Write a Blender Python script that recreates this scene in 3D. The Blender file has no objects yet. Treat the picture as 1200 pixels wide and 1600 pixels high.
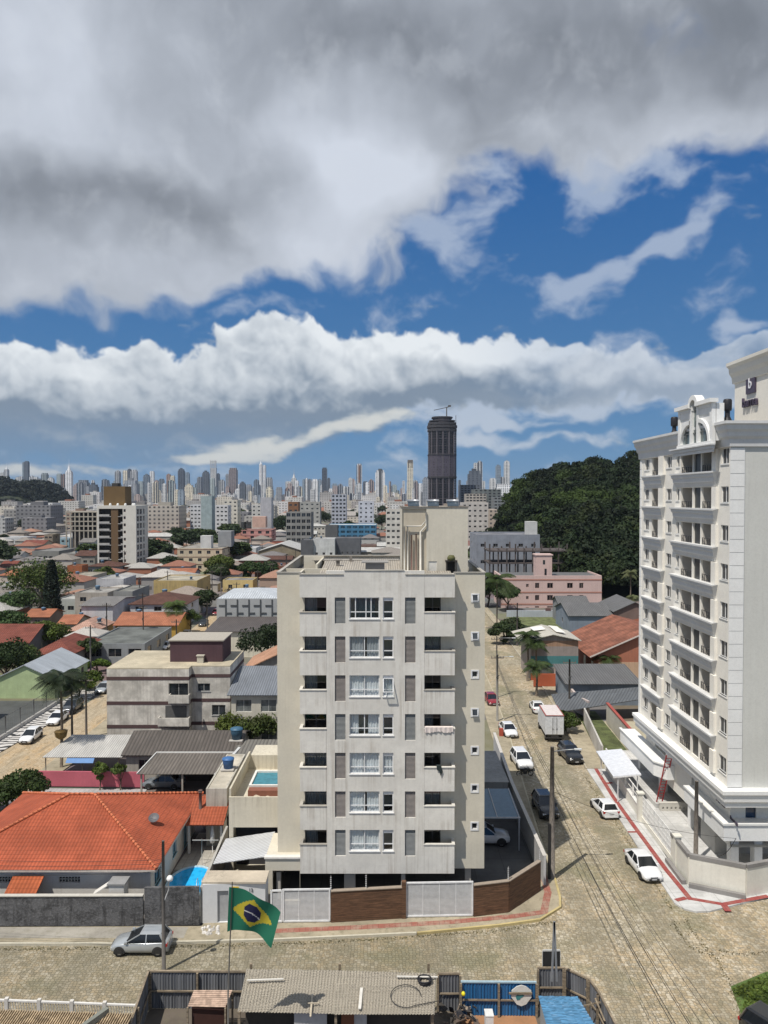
import bpy,bmesh,math,random
from math import radians as rad,sin,cos,tan,pi,sqrt,atan,atan2,hypot
from mathutils import Vector,Matrix,noise as mnoise
random.seed(7)
SC=bpy.context.scene
COL=SC.collection
# ---------------------------------------------------------------- camera
F=1200.0;PITCH=rad(1.2);EYE=31.0
cam=bpy.data.cameras.new('camera');camo=bpy.data.objects.new('camera',cam);COL.objects.link(camo)
camo.location=(0,0,EYE);camo.rotation_euler=(pi/2-PITCH,0,0)
cam.sensor_fit='VERTICAL';cam.sensor_height=36;cam.lens=36*F/1600
cam.clip_start=0.3;cam.clip_end=40000
SC.camera=camo
# ---------------------------------------------------------------- exposure
SC.view_settings.view_transform='Standard';SC.view_settings.look='None'
SC.view_settings.exposure=0.30;SC.view_settings.gamma=1.0
SC.view_settings.use_curve_mapping=False
# ---------------------------------------------------------------- sun
SUN_EL,SUN_TX,SUN_TY=rad(61.5),0.67,0.742
sd=bpy.data.lights.new('sun','SUN');so=bpy.data.objects.new('sun',sd);COL.objects.link(so)
sd.energy=3.6;sd.angle=rad(0.5);sd.color=(1.0,0.94,0.85)
sv=Vector((SUN_TX*cos(SUN_EL),SUN_TY*cos(SUN_EL),-sin(SUN_EL)))
so.rotation_euler=sv.to_track_quat('-Z','Y').to_euler();so.location=(-50,-60,120)
# ---------------------------------------------------------------- world: Nishita sky with procedurally computed clouds
DECK=[(250,60,900,430,1.3),(1000,-60,900,400,1.35),(120,345,420,180,.95),(60,425,300,95,.58,3),(560,290,190,170,.62,20),(440,350,190,80,.5,0),(1130,150,200,60,-.25),
        (1120,190,300,100,.45),(350,-900,3000,900,1.2),(930,400,300,180,-1.5,8),(1200,420,300,150,-1.2),(770,255,90,60,-.8),(420,510,220,70,-.7),(230,545,260,50,-.5),(700,400,80,60,-.2),(800,380,160,120,-.6)]
DECK_SH=[(550,270,210,150,.75,20),(500,370,200,70,.25),(660,300,90,60,.25),(150,130,420,160,.22),(20,30,200,200,.3),(300,440,480,80,.30,3),(1050,225,300,70,.34),(60,220,260,60,.12),
           (640,60,700,140,-.14),(900,100,520,130,-.18),(130,318,430,70,-.30,-2),(420,290,120,70,-.14),(1150,60,250,200,-.15)]
BANK=[(-150,645,420,115,1.35),(140,640,330,115,1.35,-2),(380,625,260,140,1.4),(540,590,230,120,1.35,0),(750,580,220,85,1.25,-4),(930,590,240,60,.95,-3),(1060,600,140,45,.5),
        (1160,560,110,50,.8),(1500,600,400,120,1.2)]
BANK_SH=[(790,540,190,34,.8),(560,535,260,40,.25),(100,570,240,40,.2),(330,668,420,40,-.3),(100,660,300,50,-.22),(640,630,240,50,-.15),(760,620,160,50,-.1),(350,620,300,30,-.1)]
WISP=[(1010,405,125,42,1.15,20),(880,445,110,52,1.1,5),(1060,382,80,30,.7,12),(900,335,60,30,.75,50),(700,385,130,60,.9,8),(770,428,90,34,.75,-22),(960,275,120,45,.8,10),(1060,290,70,40,.6),
        (1185,497,60,26,1.1),(760,300,120,60,.7,-5),(980,280,160,50,.6),(620,475,130,40,.7),(370,490,140,32,.7,12),(1000,615,240,40,1.,4),(850,688,260,16,1.,1),(1080,600,130,32,1.,5),(980,605,420,80,.75,3),
        (960,565,260,36,.8),(790,661,110,12,.9),(300,680,520,90,.6),(720,640,300,60,.6),(900,740,500,30,.5)]
BAND=[(430,694,200,24,1.0,9),(570,668,130,16,.85,9),(330,714,130,14,.8,3),(60,736,200,18,.8),(160,725,80,14,.6),(600,650,80,14,.5,10)]
def make_clouds(W=1536,H=900,AZ=1.0472,EL0=-0.03,EL1=1.19):
    """cloud colour + cover on an azimuth/elevation grid (mirrored round the horizon)"""
    import numpy as np
    F_=1200.0
    u1=(np.linspace(-AZ,AZ,W)*F_).astype(np.float32);v1=(np.linspace(EL0,EL1,H)*F_).astype(np.float32)
    U,V=np.meshgrid(u1,v1)
    rng=np.random.RandomState(11)
    perm=rng.permutation(256);perm=np.concatenate([perm,perm]);ang=rng.rand(256)*2*np.pi
    gx,gy=np.cos(ang).astype(np.float32),np.sin(ang).astype(np.float32)
    def perlin(x,y):
        xi=np.floor(x);yi=np.floor(y);fx=x-xi;fy=y-yi
        xi=xi.astype(np.int32)&255;yi=yi.astype(np.int32)&255
        a=fx*fx*fx*(fx*(fx*6-15)+10);b=fy*fy*fy*(fy*(fy*6-15)+10)
        def gr(i,j,dx,dy):
            h=perm[(perm[(xi+i)&255]+yi+j)&511]
            return gx[h]*dx+gy[h]*dy
        n00=gr(0,0,fx,fy);n10=gr(1,0,fx-1,fy);n01=gr(0,1,fx,fy-1);n11=gr(1,1,fx-1,fy-1)
        x0=n00+a*(n10-n00);x1=n01+a*(n11-n01)
        return(x0+b*(x1-x0))*1.5
    def fbm(x,y,sc,octs,rough=.5,ox=0.,oy=0.,sx=1.,sy=1.,kind=0):
        t=0;amp=1.;f=sc;s=0
        for o in range(octs):
            n=perlin(x*f*sx+ox+17.3*o,y*f*sy+oy+9.1*o)
            if kind==1:n=1-2*np.abs(n)*1.4
            elif kind==2:n=np.abs(n)*2.4-.6
            t=t+amp*n;s+=amp;amp*=rough;f*=2.03
        return t/s
    def P(px,py):
        az=math.atan((px-600)/F_);el=math.atan((775-py)/F_*math.cos(az));return az*F_,el*F_
    def blobs(x,y,lst):
        t=0
        for e in lst:
            px,py,a,b,w=e[:5];r=math.radians(e[5])if len(e)>5 else 0.
            cu,cv=P(px,py);du=x-cu;dv=y-cv
            p=(du*math.cos(r)+dv*math.sin(r))/a;q=(-du*math.sin(r)+dv*math.cos(r))/b
            t=t+w*np.clip(1-np.sqrt(p*p+q*q),0,1)
        return t
    def ss(x,a,b):
        t=np.clip((x-a)/(b-a),0,1);return t*t*(3-2*t)
    def mix(f,a,b):
        f=f[...,None];return a*(1-f)+b*f
    C=lambda*c:np.array(c,np.float32)
    wx=fbm(U,V,.006,4,.5,1,2);wy=fbm(U,V,.006,4,.5,31,12)
    Ua,Va=U+70*wx,V+70*wy
    # --- high deck
    def deck(dx,dy):
        b=blobs(Ua+dx,Va+dy,DECK)
        n=fbm(U+dx+50*wx,V+dy+50*wy,.0058,8,.52,3.1,4.4)
        n2=fbm(U+dx,V+dy,.0022,3,.5,8,1)
        return np.minimum(b,1.3)-.42+.66*n+.25*n2
    a0=deck(0,0);a1=deck(22,44)
    fr=fbm(U+60*wx,V+60*wy,.016,7,.62,31,4)
    aA=ss(a0+.42*fr*(1-ss(a0,.3,.9)),-.12,.62)
    thin=1-ss(a0,.1,.85)
    relA=(a0-a1)
    soft=fbm(U,V,.0032,6,.5,5,9)
    fine=fbm(U+30*wx,V+30*wy,.014,6,.6,15,9)
    shA=.46+.20*thin+.34*np.clip(relA,-.3,.35)+.16*soft+.05*fine+blobs(Ua,Va,DECK_SH)
    shA=np.clip(shA,0,1)
    cA=mix(shA,C(.160,.180,.210),C(.66,.71,.80))
    # --- cumulus bank
    w2x=fbm(U,V,.02,3,.5,4,4);w2y=fbm(U,V,.02,3,.5,14,24)
    def bank(dx,dy):
        b=blobs(U+dx+30*wx+14*w2x,V+dy+30*wy+14*w2y,BANK)
        n=fbm(U+dx+12*w2x,V+dy+12*w2y,.0085,5,.5,2,2,kind=1)
        n2=fbm(U+dx+10*w2x,V+dy+10*w2y,.026,4,.5,7,2,sy=1.1,kind=1)
        return b-.58+.40*n+.13*n2
    b0=bank(0,0);b1=bank(7,15)
    # edge sharp above, soft below
    cut=V+30*wx
    edge=.16+.45*(1-ss(cut,60,190))
    aB=ss(b0/edge,0,1)*(1-.45*ss(U,60,420))*(1-.6*(1-ss(V,45,135)))
    relB=b0-b1
    high=ss(V+55*fbm(U,V,.012,5,.5,9,9),60,225)
    shB=.12+.10*fbm(U+20*w2x,V+20*w2y,.028,5,.55,3,8)+.85*np.clip(relB,-.3,.4)+.30*high+.22*(1-ss(b0,.0,.45))*high+.34*fbm(U,V,.008,6,.55,2,19)+blobs(U+20*wx,V+20*wy,BANK_SH)
    shB=np.clip(shB,0,1)
    cB=mix(shB,C(.22,.285,.37),C(.86,.90,.93))
    # --- wisps
    c0=blobs(U+75*wx,V+65*wy,WISP)-.30+1.3*fbm(U+40*wx,V+40*wy,.010,8,.62,6,6,sx=.7,sy=1.3)
    aC=ss(c0,0,.75)*.78
    cC=mix(ss(V,60,300),C(.60,.66,.74),C(.44,.52,.66))
    d0=blobs(U+45*wx,V+30*wy,BAND)-.26+.95*fbm(U+20*wx,V,.014,8,.62,16,6,sx=.6,sy=1.4)
    aD=ss(d0,0,.45)*.9
    cD=mix(ss(d0,.0,.7),C(.42,.48,.53),C(.72,.73,.70))
    # --- haze low on the horizon
    aH=np.clip(1-V/210,0,1)**1.6*.62
    cA=mix(.16*ss(fine,.0,.5),cA,np.ones(3,np.float32)*C(.7,.74,.8))
    rgb=np.zeros((H,W,3),np.float32);al=np.zeros((H,W),np.float32)
    def over(c,a):
        nonlocal rgb,al
        na=a+al*(1-a)
        rgb=(c*a[...,None]+rgb*(al*(1-a))[...,None])/np.maximum(na,1e-4)[...,None];al=na
    over(mix(np.clip(V/520,0,1)**.7,C(.115,.285,.50),C(.016,.110,.345)),np.full((H,W),0.98,np.float32))
    over(np.broadcast_to(C(.20,.36,.56),rgb.shape),aH*.8)
    over(cC,aC);over(cB,aB*.97);over(cD,aD);over(cA,aA*.985)
    return np.concatenate([rgb,al[...,None]],-1).astype(np.float32)

SKY_S=0.10
world=bpy.data.worlds.new('World');SC.world=world;world.use_nodes=True
def build_world():
    W,H,AZ,EL0,EL1=1536,900,1.0472,-0.03,1.19
    px=make_clouds(W,H,AZ,EL0,EL1)
    im=bpy.data.images.new('clouds',W,H,alpha=True,float_buffer=True)
    im.colorspace_settings.name='Non-Color';im.alpha_mode='CHANNEL_PACKED'
    im.pixels.foreach_set(px.ravel());im.update()
    nt=world.node_tree;N=nt.nodes;L=nt.links;N.clear()
    def mth(op,a,b=None,clamp=False):
        n=N.new('ShaderNodeMath');n.operation=op;n.use_clamp=clamp
        for i,v in enumerate((a,b)):
            if v is None:continue
            if isinstance(v,(int,float)):n.inputs[i].default_value=v
            else:L.new(v,n.inputs[i])
        return n.outputs[0]
    tc=N.new('ShaderNodeTexCoord');sp=N.new('ShaderNodeSeparateXYZ');L.new(tc.outputs['Generated'],sp.inputs[0])
    az=mth('ARCTAN2',sp.outputs[0],sp.outputs[1]);el=mth('ARCSINE',sp.outputs[2])
    u=mth('ADD',mth('MULTIPLY',az,1/(2*AZ)),.5);v=mth('MULTIPLY',mth('ADD',mth('MAXIMUM',el,-.02),-EL0),1/(EL1-EL0))
    cb=N.new('ShaderNodeCombineXYZ');L.new(u,cb.inputs[0]);L.new(v,cb.inputs[1])
    t=N.new('ShaderNodeTexImage');t.image=im;t.extension='MIRROR';t.interpolation='Cubic';L.new(cb.outputs[0],t.inputs[0])
    sky=N.new('ShaderNodeTexSky');sky.sky_type='NISHITA';sky.sun_disc=False
    sky.sun_elevation=SUN_EL;sky.sun_rotation=atan2(-SUN_TX,-SUN_TY)
    sky.altitude=0;sky.air_density=1.0;sky.dust_density=0.2;sky.ozone_density=3.0
    k=N.new('ShaderNodeVectorMath');k.operation='SCALE';L.new(t.outputs['Color'],k.inputs[0]);k.inputs['Scale'].default_value=.80/SKY_S
    m=N.new('ShaderNodeMix');m.data_type='RGBA';L.new(t.outputs['Alpha'],m.inputs[0]);L.new(sky.outputs[0],m.inputs[6]);L.new(k.outputs[0],m.inputs[7])
    bg=N.new('ShaderNodeBackground');L.new(m.outputs[2],bg.inputs[0]);bg.inputs[1].default_value=SKY_S
    out=N.new('ShaderNodeOutputWorld');L.new(bg.outputs[0],out.inputs[0])
build_world()
# ================================================================ pixel rays -> world points (used once, to find where things stand)
_c,_s=cos(PITCH),sin(PITCH)
def ray(px,py):
    x=(px-600)/F;y=-(py-800)/F
    return x,_c+y*_s,y*_c-_s
def G(px,py,z=0.0):
    x,y,zz=ray(px,py);t=(z-EYE)/zz
    return Vector((x*t,y*t,z))
def W(px,py,Y):
    x,y,zz=ray(px,py);t=Y/y
    return Vector((x*t,Y,EYE+zz*t))
def WX(px,py,X):
    x,y,zz=ray(px,py);t=X/x
    return Vector((X,y*t,EYE+zz*t))
# ================================================================ materials
MATS={}
class NT:
    def __init__(s,name):
        s.m=bpy.data.materials.new(name);s.m.use_nodes=True
        s.t=s.m.node_tree;s.N=s.t.nodes;s.L=s.t.links;s.N.clear()
        s.out=s.N.new('ShaderNodeOutputMaterial');s.p=s.N.new('ShaderNodeBsdfPrincipled')
        s.L.new(s.p.outputs[0],s.out.inputs[0]);s._pos=None
    def setv(s,sock,v):
        if isinstance(v,bpy.types.NodeSocket):s.L.new(v,sock)
        elif isinstance(v,tuple)and len(v)==3 and sock.type=='RGBA':sock.default_value=(*v,1)
        else:sock.default_value=v
    def P(s,**k):
        for a,v in k.items():s.setv(s.p.inputs[a.replace('_',' ')],v)
        return s
    def pos(s,sc=(1,1,1),rot=(0,0,0),uv=False,obj=False,loc=(0,0,0)):
        if uv:n=s.N.new('ShaderNodeUVMap').outputs[0]
        elif obj:n=s.N.new('ShaderNodeTexCoord').outputs['Object']
        else:n=s.N.new('ShaderNodeNewGeometry').outputs['Position']
        m=s.N.new('ShaderNodeMapping');s.L.new(n,m.inputs[0]);m.inputs['Scale'].default_value=sc;m.inputs['Rotation'].default_value=rot;m.inputs['Location'].default_value=loc
        return m.outputs[0]
    def noise(s,vec,scale=1,detail=4,rough=.55,dist=0,col=False):
        n=s.N.new('ShaderNodeTexNoise');s.L.new(vec,n.inputs['Vector']);n.inputs['Scale'].default_value=scale
        n.inputs['Detail'].default_value=detail;n.inputs['Roughness'].default_value=rough;n.inputs['Distortion'].default_value=dist
        return n.outputs['Color' if col else 'Fac']
    def vor(s,vec,scale=1,feat='F1',out='Distance',rnd=1):
        n=s.N.new('ShaderNodeTexVoronoi');s.L.new(vec,n.inputs['Vector']);n.feature=feat;n.inputs['Scale'].default_value=scale;n.inputs['Randomness'].default_value=rnd
        return n.outputs[out]
    def wave(s,vec,scale=1,dist=0,prof='SIN',dirn='X',detail=1):
        n=s.N.new('ShaderNodeTexWave');s.L.new(vec,n.inputs['Vector']);n.wave_profile=prof;n.bands_direction=dirn
        n.inputs['Scale'].default_value=scale;n.inputs['Distortion'].default_value=dist;n.inputs['Detail'].default_value=detail
        return n.outputs['Fac']
    def brick(s,vec,w,h,mortar=.02,c1=(1,1,1),c2=(.5,.5,.5),cm=(0,0,0),off=.5):
        n=s.N.new('ShaderNodeTexBrick');s.L.new(vec,n.inputs['Vector']);n.inputs['Scale'].default_value=1
        n.inputs['Brick Width'].default_value=w;n.inputs['Row Height'].default_value=h;n.inputs['Mortar Size'].default_value=mortar;n.offset=off
        for k,c in zip(('Color1','Color2','Mortar'),(c1,c2,cm)):s.setv(n.inputs[k],c)
        return n
    def mr(s,x,a,b,lo=0.,hi=1.,smooth=True):
        n=s.N.new('ShaderNodeMapRange');n.interpolation_type='SMOOTHSTEP' if smooth else 'LINEAR'
        for i,v in enumerate((x,a,b,lo,hi)):s.setv(n.inputs[i],v)
        return n.outputs[0]
    def math(s,op,a,b=0.):
        n=s.N.new('ShaderNodeMath');n.operation=op;s.setv(n.inputs[0],a);s.setv(n.inputs[1],b);return n.outputs[0]
    def mix(s,f,a,b,mode='MIX'):
        n=s.N.new('ShaderNodeMix');n.data_type='RGBA';n.blend_type=mode
        s.setv(n.inputs[0],f);s.setv(n.inputs[6],a);s.setv(n.inputs[7],b);return n.outputs[2]
    def bump(s,h,strength=.3,dist=.02):
        n=s.N.new('ShaderNodeBump');n.inputs['Strength'].default_value=strength;n.inputs['Distance'].default_value=dist
        s.setv(n.inputs['Height'],h);s.L.new(n.outputs[0],s.p.inputs['Normal']);return n
def k(c,f):return tuple(max(0.,min(1.,v*f))for v in c)
def memo(fn):
    def w(*a,**kw):
        key=(fn.__name__,a,tuple(sorted(kw.items())))
        if key not in MATS:MATS[key]=fn(*a,**kw)
        return MATS[key]
    return w
@memo
def plaster(col,var=.16,streak=.0,stain=(.10,.09,.075),rough=.85,sc=.35,bump=.15):
    """painted render: blotches, optional vertical dirt streaks"""
    n=NT('plaster')
    a=n.noise(n.pos(),sc,6,.62)
    c=n.mix(n.mr(a,.3,.72),k(col,1-var),k(col,1+var*.45))
    f=n.noise(n.pos(),5,4,.6)
    c=n.mix(n.mr(f,.35,.7,0,.22),c,k(col,.72))
    if streak:
        st=n.noise(n.pos((4.2,4.2,.13)),1,6,.65)
        pt=n.noise(n.pos((.22,.22,.5)),1,4,.55)
        fac=n.math('MULTIPLY',n.mr(st,.44,.70),n.mr(pt,.34,.60,0,streak))
        c=n.mix(fac,c,stain)
    n.P(Base_Color=c,Roughness=rough);n.p.inputs['Specular IOR Level'].default_value=.25
    if bump:n.bump(n.noise(n.pos(),9,4,.6),bump,.02)
    return n.m
@memo
def flat(col,rough=.6,metal=0.,var=.08,spec=.4):
    n=NT('paint');a=n.noise(n.pos(obj=True),3,4,.6)
    n.P(Base_Color=n.mix(n.mr(a,.3,.7),k(col,1-var),k(col,1+var)),Roughness=rough,Metallic=metal)
    n.p.inputs['Specular IOR Level'].default_value=spec
    return n.m
@memo
def carpaint(col,metal=.0):
    n=NT('car_paint');a=n.noise(n.pos(obj=True),2.2,4,.6)
    n.P(Base_Color=n.mix(n.mr(a,.35,.7,0,.35),col,k(col,.82)),Roughness=.22,Metallic=metal,Coat_Weight=.6,Coat_Roughness=.08)
    return n.m
@memo
def glass(col=(.02,.025,.03),rough=.06):
    """window glass backed by a dim room"""
    n=NT('window_glass');a=n.noise(n.pos((.9,.9,.5)),1,3,.5)
    n.P(Base_Color=n.mix(n.mr(a,.3,.7),k(col,.5),k(col,1.8)),Roughness=rough);n.p.inputs['Specular IOR Level'].default_value=.6
    n.bump(n.noise(n.pos(),.8,2,.5),.08,.05)
    return n.m
@memo
def clear_glass():
    n=NT('clear_glass');t=n.N.new('ShaderNodeBsdfTransparent');g=n.N.new('ShaderNodeBsdfGlossy');g.inputs['Roughness'].default_value=.03
    t.inputs[0].default_value=(.86,.89,.89,1)
    f=n.N.new('ShaderNodeLayerWeight');f.inputs[0].default_value=.25
    m=n.N.new('ShaderNodeMixShader');n.L.new(n.math('ADD',n.math('MULTIPLY',f.outputs['Facing'],.5),.05),m.inputs[0]);n.L.new(t.outputs[0],m.inputs[1]);n.L.new(g.outputs[0],m.inputs[2])
    n.L.new(m.outputs[0],n.out.inputs[0]);return n.m
@memo
def tiles(col,uv=True,pitch=.28,row=.38,var=.3,moss=.25,relief=1.0,fade=(.30,.17,.12)):
    """clay roof tiles, u along the eave and v up the slope (metres)"""
    n=NT('roof_tiles');v=n.pos(uv=uv)
    wv=n.wave(v,.31416/pitch,0,'SIN','X')
    rw=n.wave(v,.31416/row,0,'SAW','Y')
    br=n.brick(v,pitch,row,.0,c1=(0,0,0),c2=(1,1,1),off=0)
    a=n.noise(n.pos(),.5,6,.6);b=n.noise(n.pos(),3.1,5,.6)
    c=n.mix(n.mr(a,.3,.7),k(col,1-var),k(col,1+var*.35))
    c=n.mix(n.math('MULTIPLY',br.outputs['Color'],.28),c,k(col,.62))
    c=n.mix(n.mr(b,.52,.78,0,moss),c,k(fade,.5))
    c=n.mix(n.mr(wv,.0,.22,.45,0),c,k(col,.38))
    c=n.mix(n.mr(rw,.0,.18,.55,0),c,k(col,.33))
    n.P(Base_Color=c,Roughness=.8);n.p.inputs['Specular IOR Level'].default_value=.25
    h=n.math('ADD',n.math('MULTIPLY',wv,1.0),n.math('MULTIPLY',rw,-.7))
    n.bump(h,.8*relief,.06)
    return n.m
@memo
def sheet(col,pitch=.18,axis='X',var=.22,dirt=(.10,.09,.08),dirtamt=.4,rough=.6,metal=0.,relief=1.,seam=1.1,spec=.4):
    """corrugated sheets, ribs run up the slope (v)"""
    n=NT('corrugated_sheet');v=n.pos(uv=True)
    wv=n.wave(v,.31416/pitch,0,'SIN',axis)
    a=n.noise(n.pos(uv=True,sc=(1,.3,1)),.7,6,.65);b=n.noise(n.pos(uv=True,sc=(3,.35,1)),1,6,.7)
    c=n.mix(n.mr(a,.3,.72),k(col,1-var),k(col,1+var*.5))
    c=n.mix(n.mr(b,.45,.8,0,dirtamt),c,dirt)
    br=n.brick(v,seam,2.4,.02,c1=(0,0,0),c2=(1,1,1),cm=(.5,.5,.5),off=0)
    c=n.mix(n.math('MULTIPLY',br.outputs['Color'],.25),c,k(col,.6))
    c=n.mix(n.mr(wv,.0,.45,.7,0),c,k(col,.38))  # rib troughs darkened in the colour, standing in for shade the bump loses
    n.P(Base_Color=c,Roughness=rough,Metallic=metal);n.p.inputs['Specular IOR Level'].default_value=spec
    n.bump(wv,.9*relief,.04)
    return n.m
@memo
def leaf(col,var=.5):
    n=NT('foliage')
    a=n.noise(n.pos(),.55,3,.6);r=n.noise(n.pos(),7,2,.5)
    c=n.mix(n.mr(a,.35,.66),k(col,1-var),k(col,1+var))
    c=n.mix(n.mr(r,.4,.66,0,.5),c,(col[0]*1.9,col[1]*1.5,col[2]*.7))
    n.P(Base_Color=c,Roughness=.65);n.p.inputs['Specular IOR Level'].default_value=.3
    tr=n.N.new('ShaderNodeBsdfTranslucent');n.L.new(c,tr.inputs[0])
    m=n.N.new('ShaderNodeMixShader');m.inputs[0].default_value=.22;n.L.new(n.p.outputs[0],m.inputs[1]);n.L.new(tr.outputs[0],m.inputs[2]);n.L.new(m.outputs[0],n.out.inputs[0])
    return n.m
@memo
def bark(col=(.10,.075,.055)):
    n=NT('bark');a=n.noise(n.pos((4,4,1)),3,5,.6)
    n.P(Base_Color=n.mix(n.mr(a,.3,.7),k(col,.6),k(col,1.4)),Roughness=.9);n.bump(a,.5,.03);return n.m
@memo
def towerskin(wall,win,fw=3.2,fh=3.0,wf=.55,hf=.5,vert=0,lines=0.):
    """far tower cladding: storeys and bays of windows"""
    n=NT('tower_cladding');g=n.N.new('ShaderNodeNewGeometry')
    sp=n.N.new('ShaderNodeSeparateXYZ');n.L.new(g.outputs['Position'],sp.inputs[0])
    sn=n.N.new('ShaderNodeSeparateXYZ');n.L.new(g.outputs['Normal'],sn.inputs[0])
    side=n.math('GREATER_THAN',n.math('ABSOLUTE',sn.outputs[0]),.7)
    u=n.math('ADD',n.math('MULTIPLY',sp.outputs[1],side),n.math('MULTIPLY',sp.outputs[0],n.math('SUBTRACT',1.,side)))
    fu=n.math('FRACT',n.math('MULTIPLY',u,1/fw));fv=n.math('FRACT',n.math('MULTIPLY',sp.outputs[2],1/fh))
    iu=n.math('LESS_THAN',n.math('ABSOLUTE',n.math('SUBTRACT',fu,.5)),wf/2)
    iv=n.math('LESS_THAN',n.math('ABSOLUTE',n.math('SUBTRACT',fv,.5)),hf/2)
    w=iu if vert else n.math('MULTIPLY',iu,iv)
    up=n.math('LESS_THAN',n.math('ABSOLUTE',sn.outputs[2]),.5)
    w=n.math('MULTIPLY',w,up)
    a=n.noise(n.pos((.03,.03,.12)),1,4,.6)
    c=n.mix(n.mr(a,.3,.7),k(wall,.86),k(wall,1.1))
    if lines:c=n.mix(n.math('MULTIPLY',n.math('LESS_THAN',fv,.18),lines),c,k(wall,.55))
    b=n.noise(n.pos((.4,.4,.33)),1,1,.5)
    wc=n.mix(n.mr(b,.35,.65),k(win,.6),k(win,1.9))
    n.P(Base_Color=n.mix(n.math('MULTIPLY',w,.9),c,wc),Roughness=n.mr(w,0.,1.,.85,.3));n.p.inputs['Specular IOR Level'].default_value=.3
    return n.m
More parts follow.
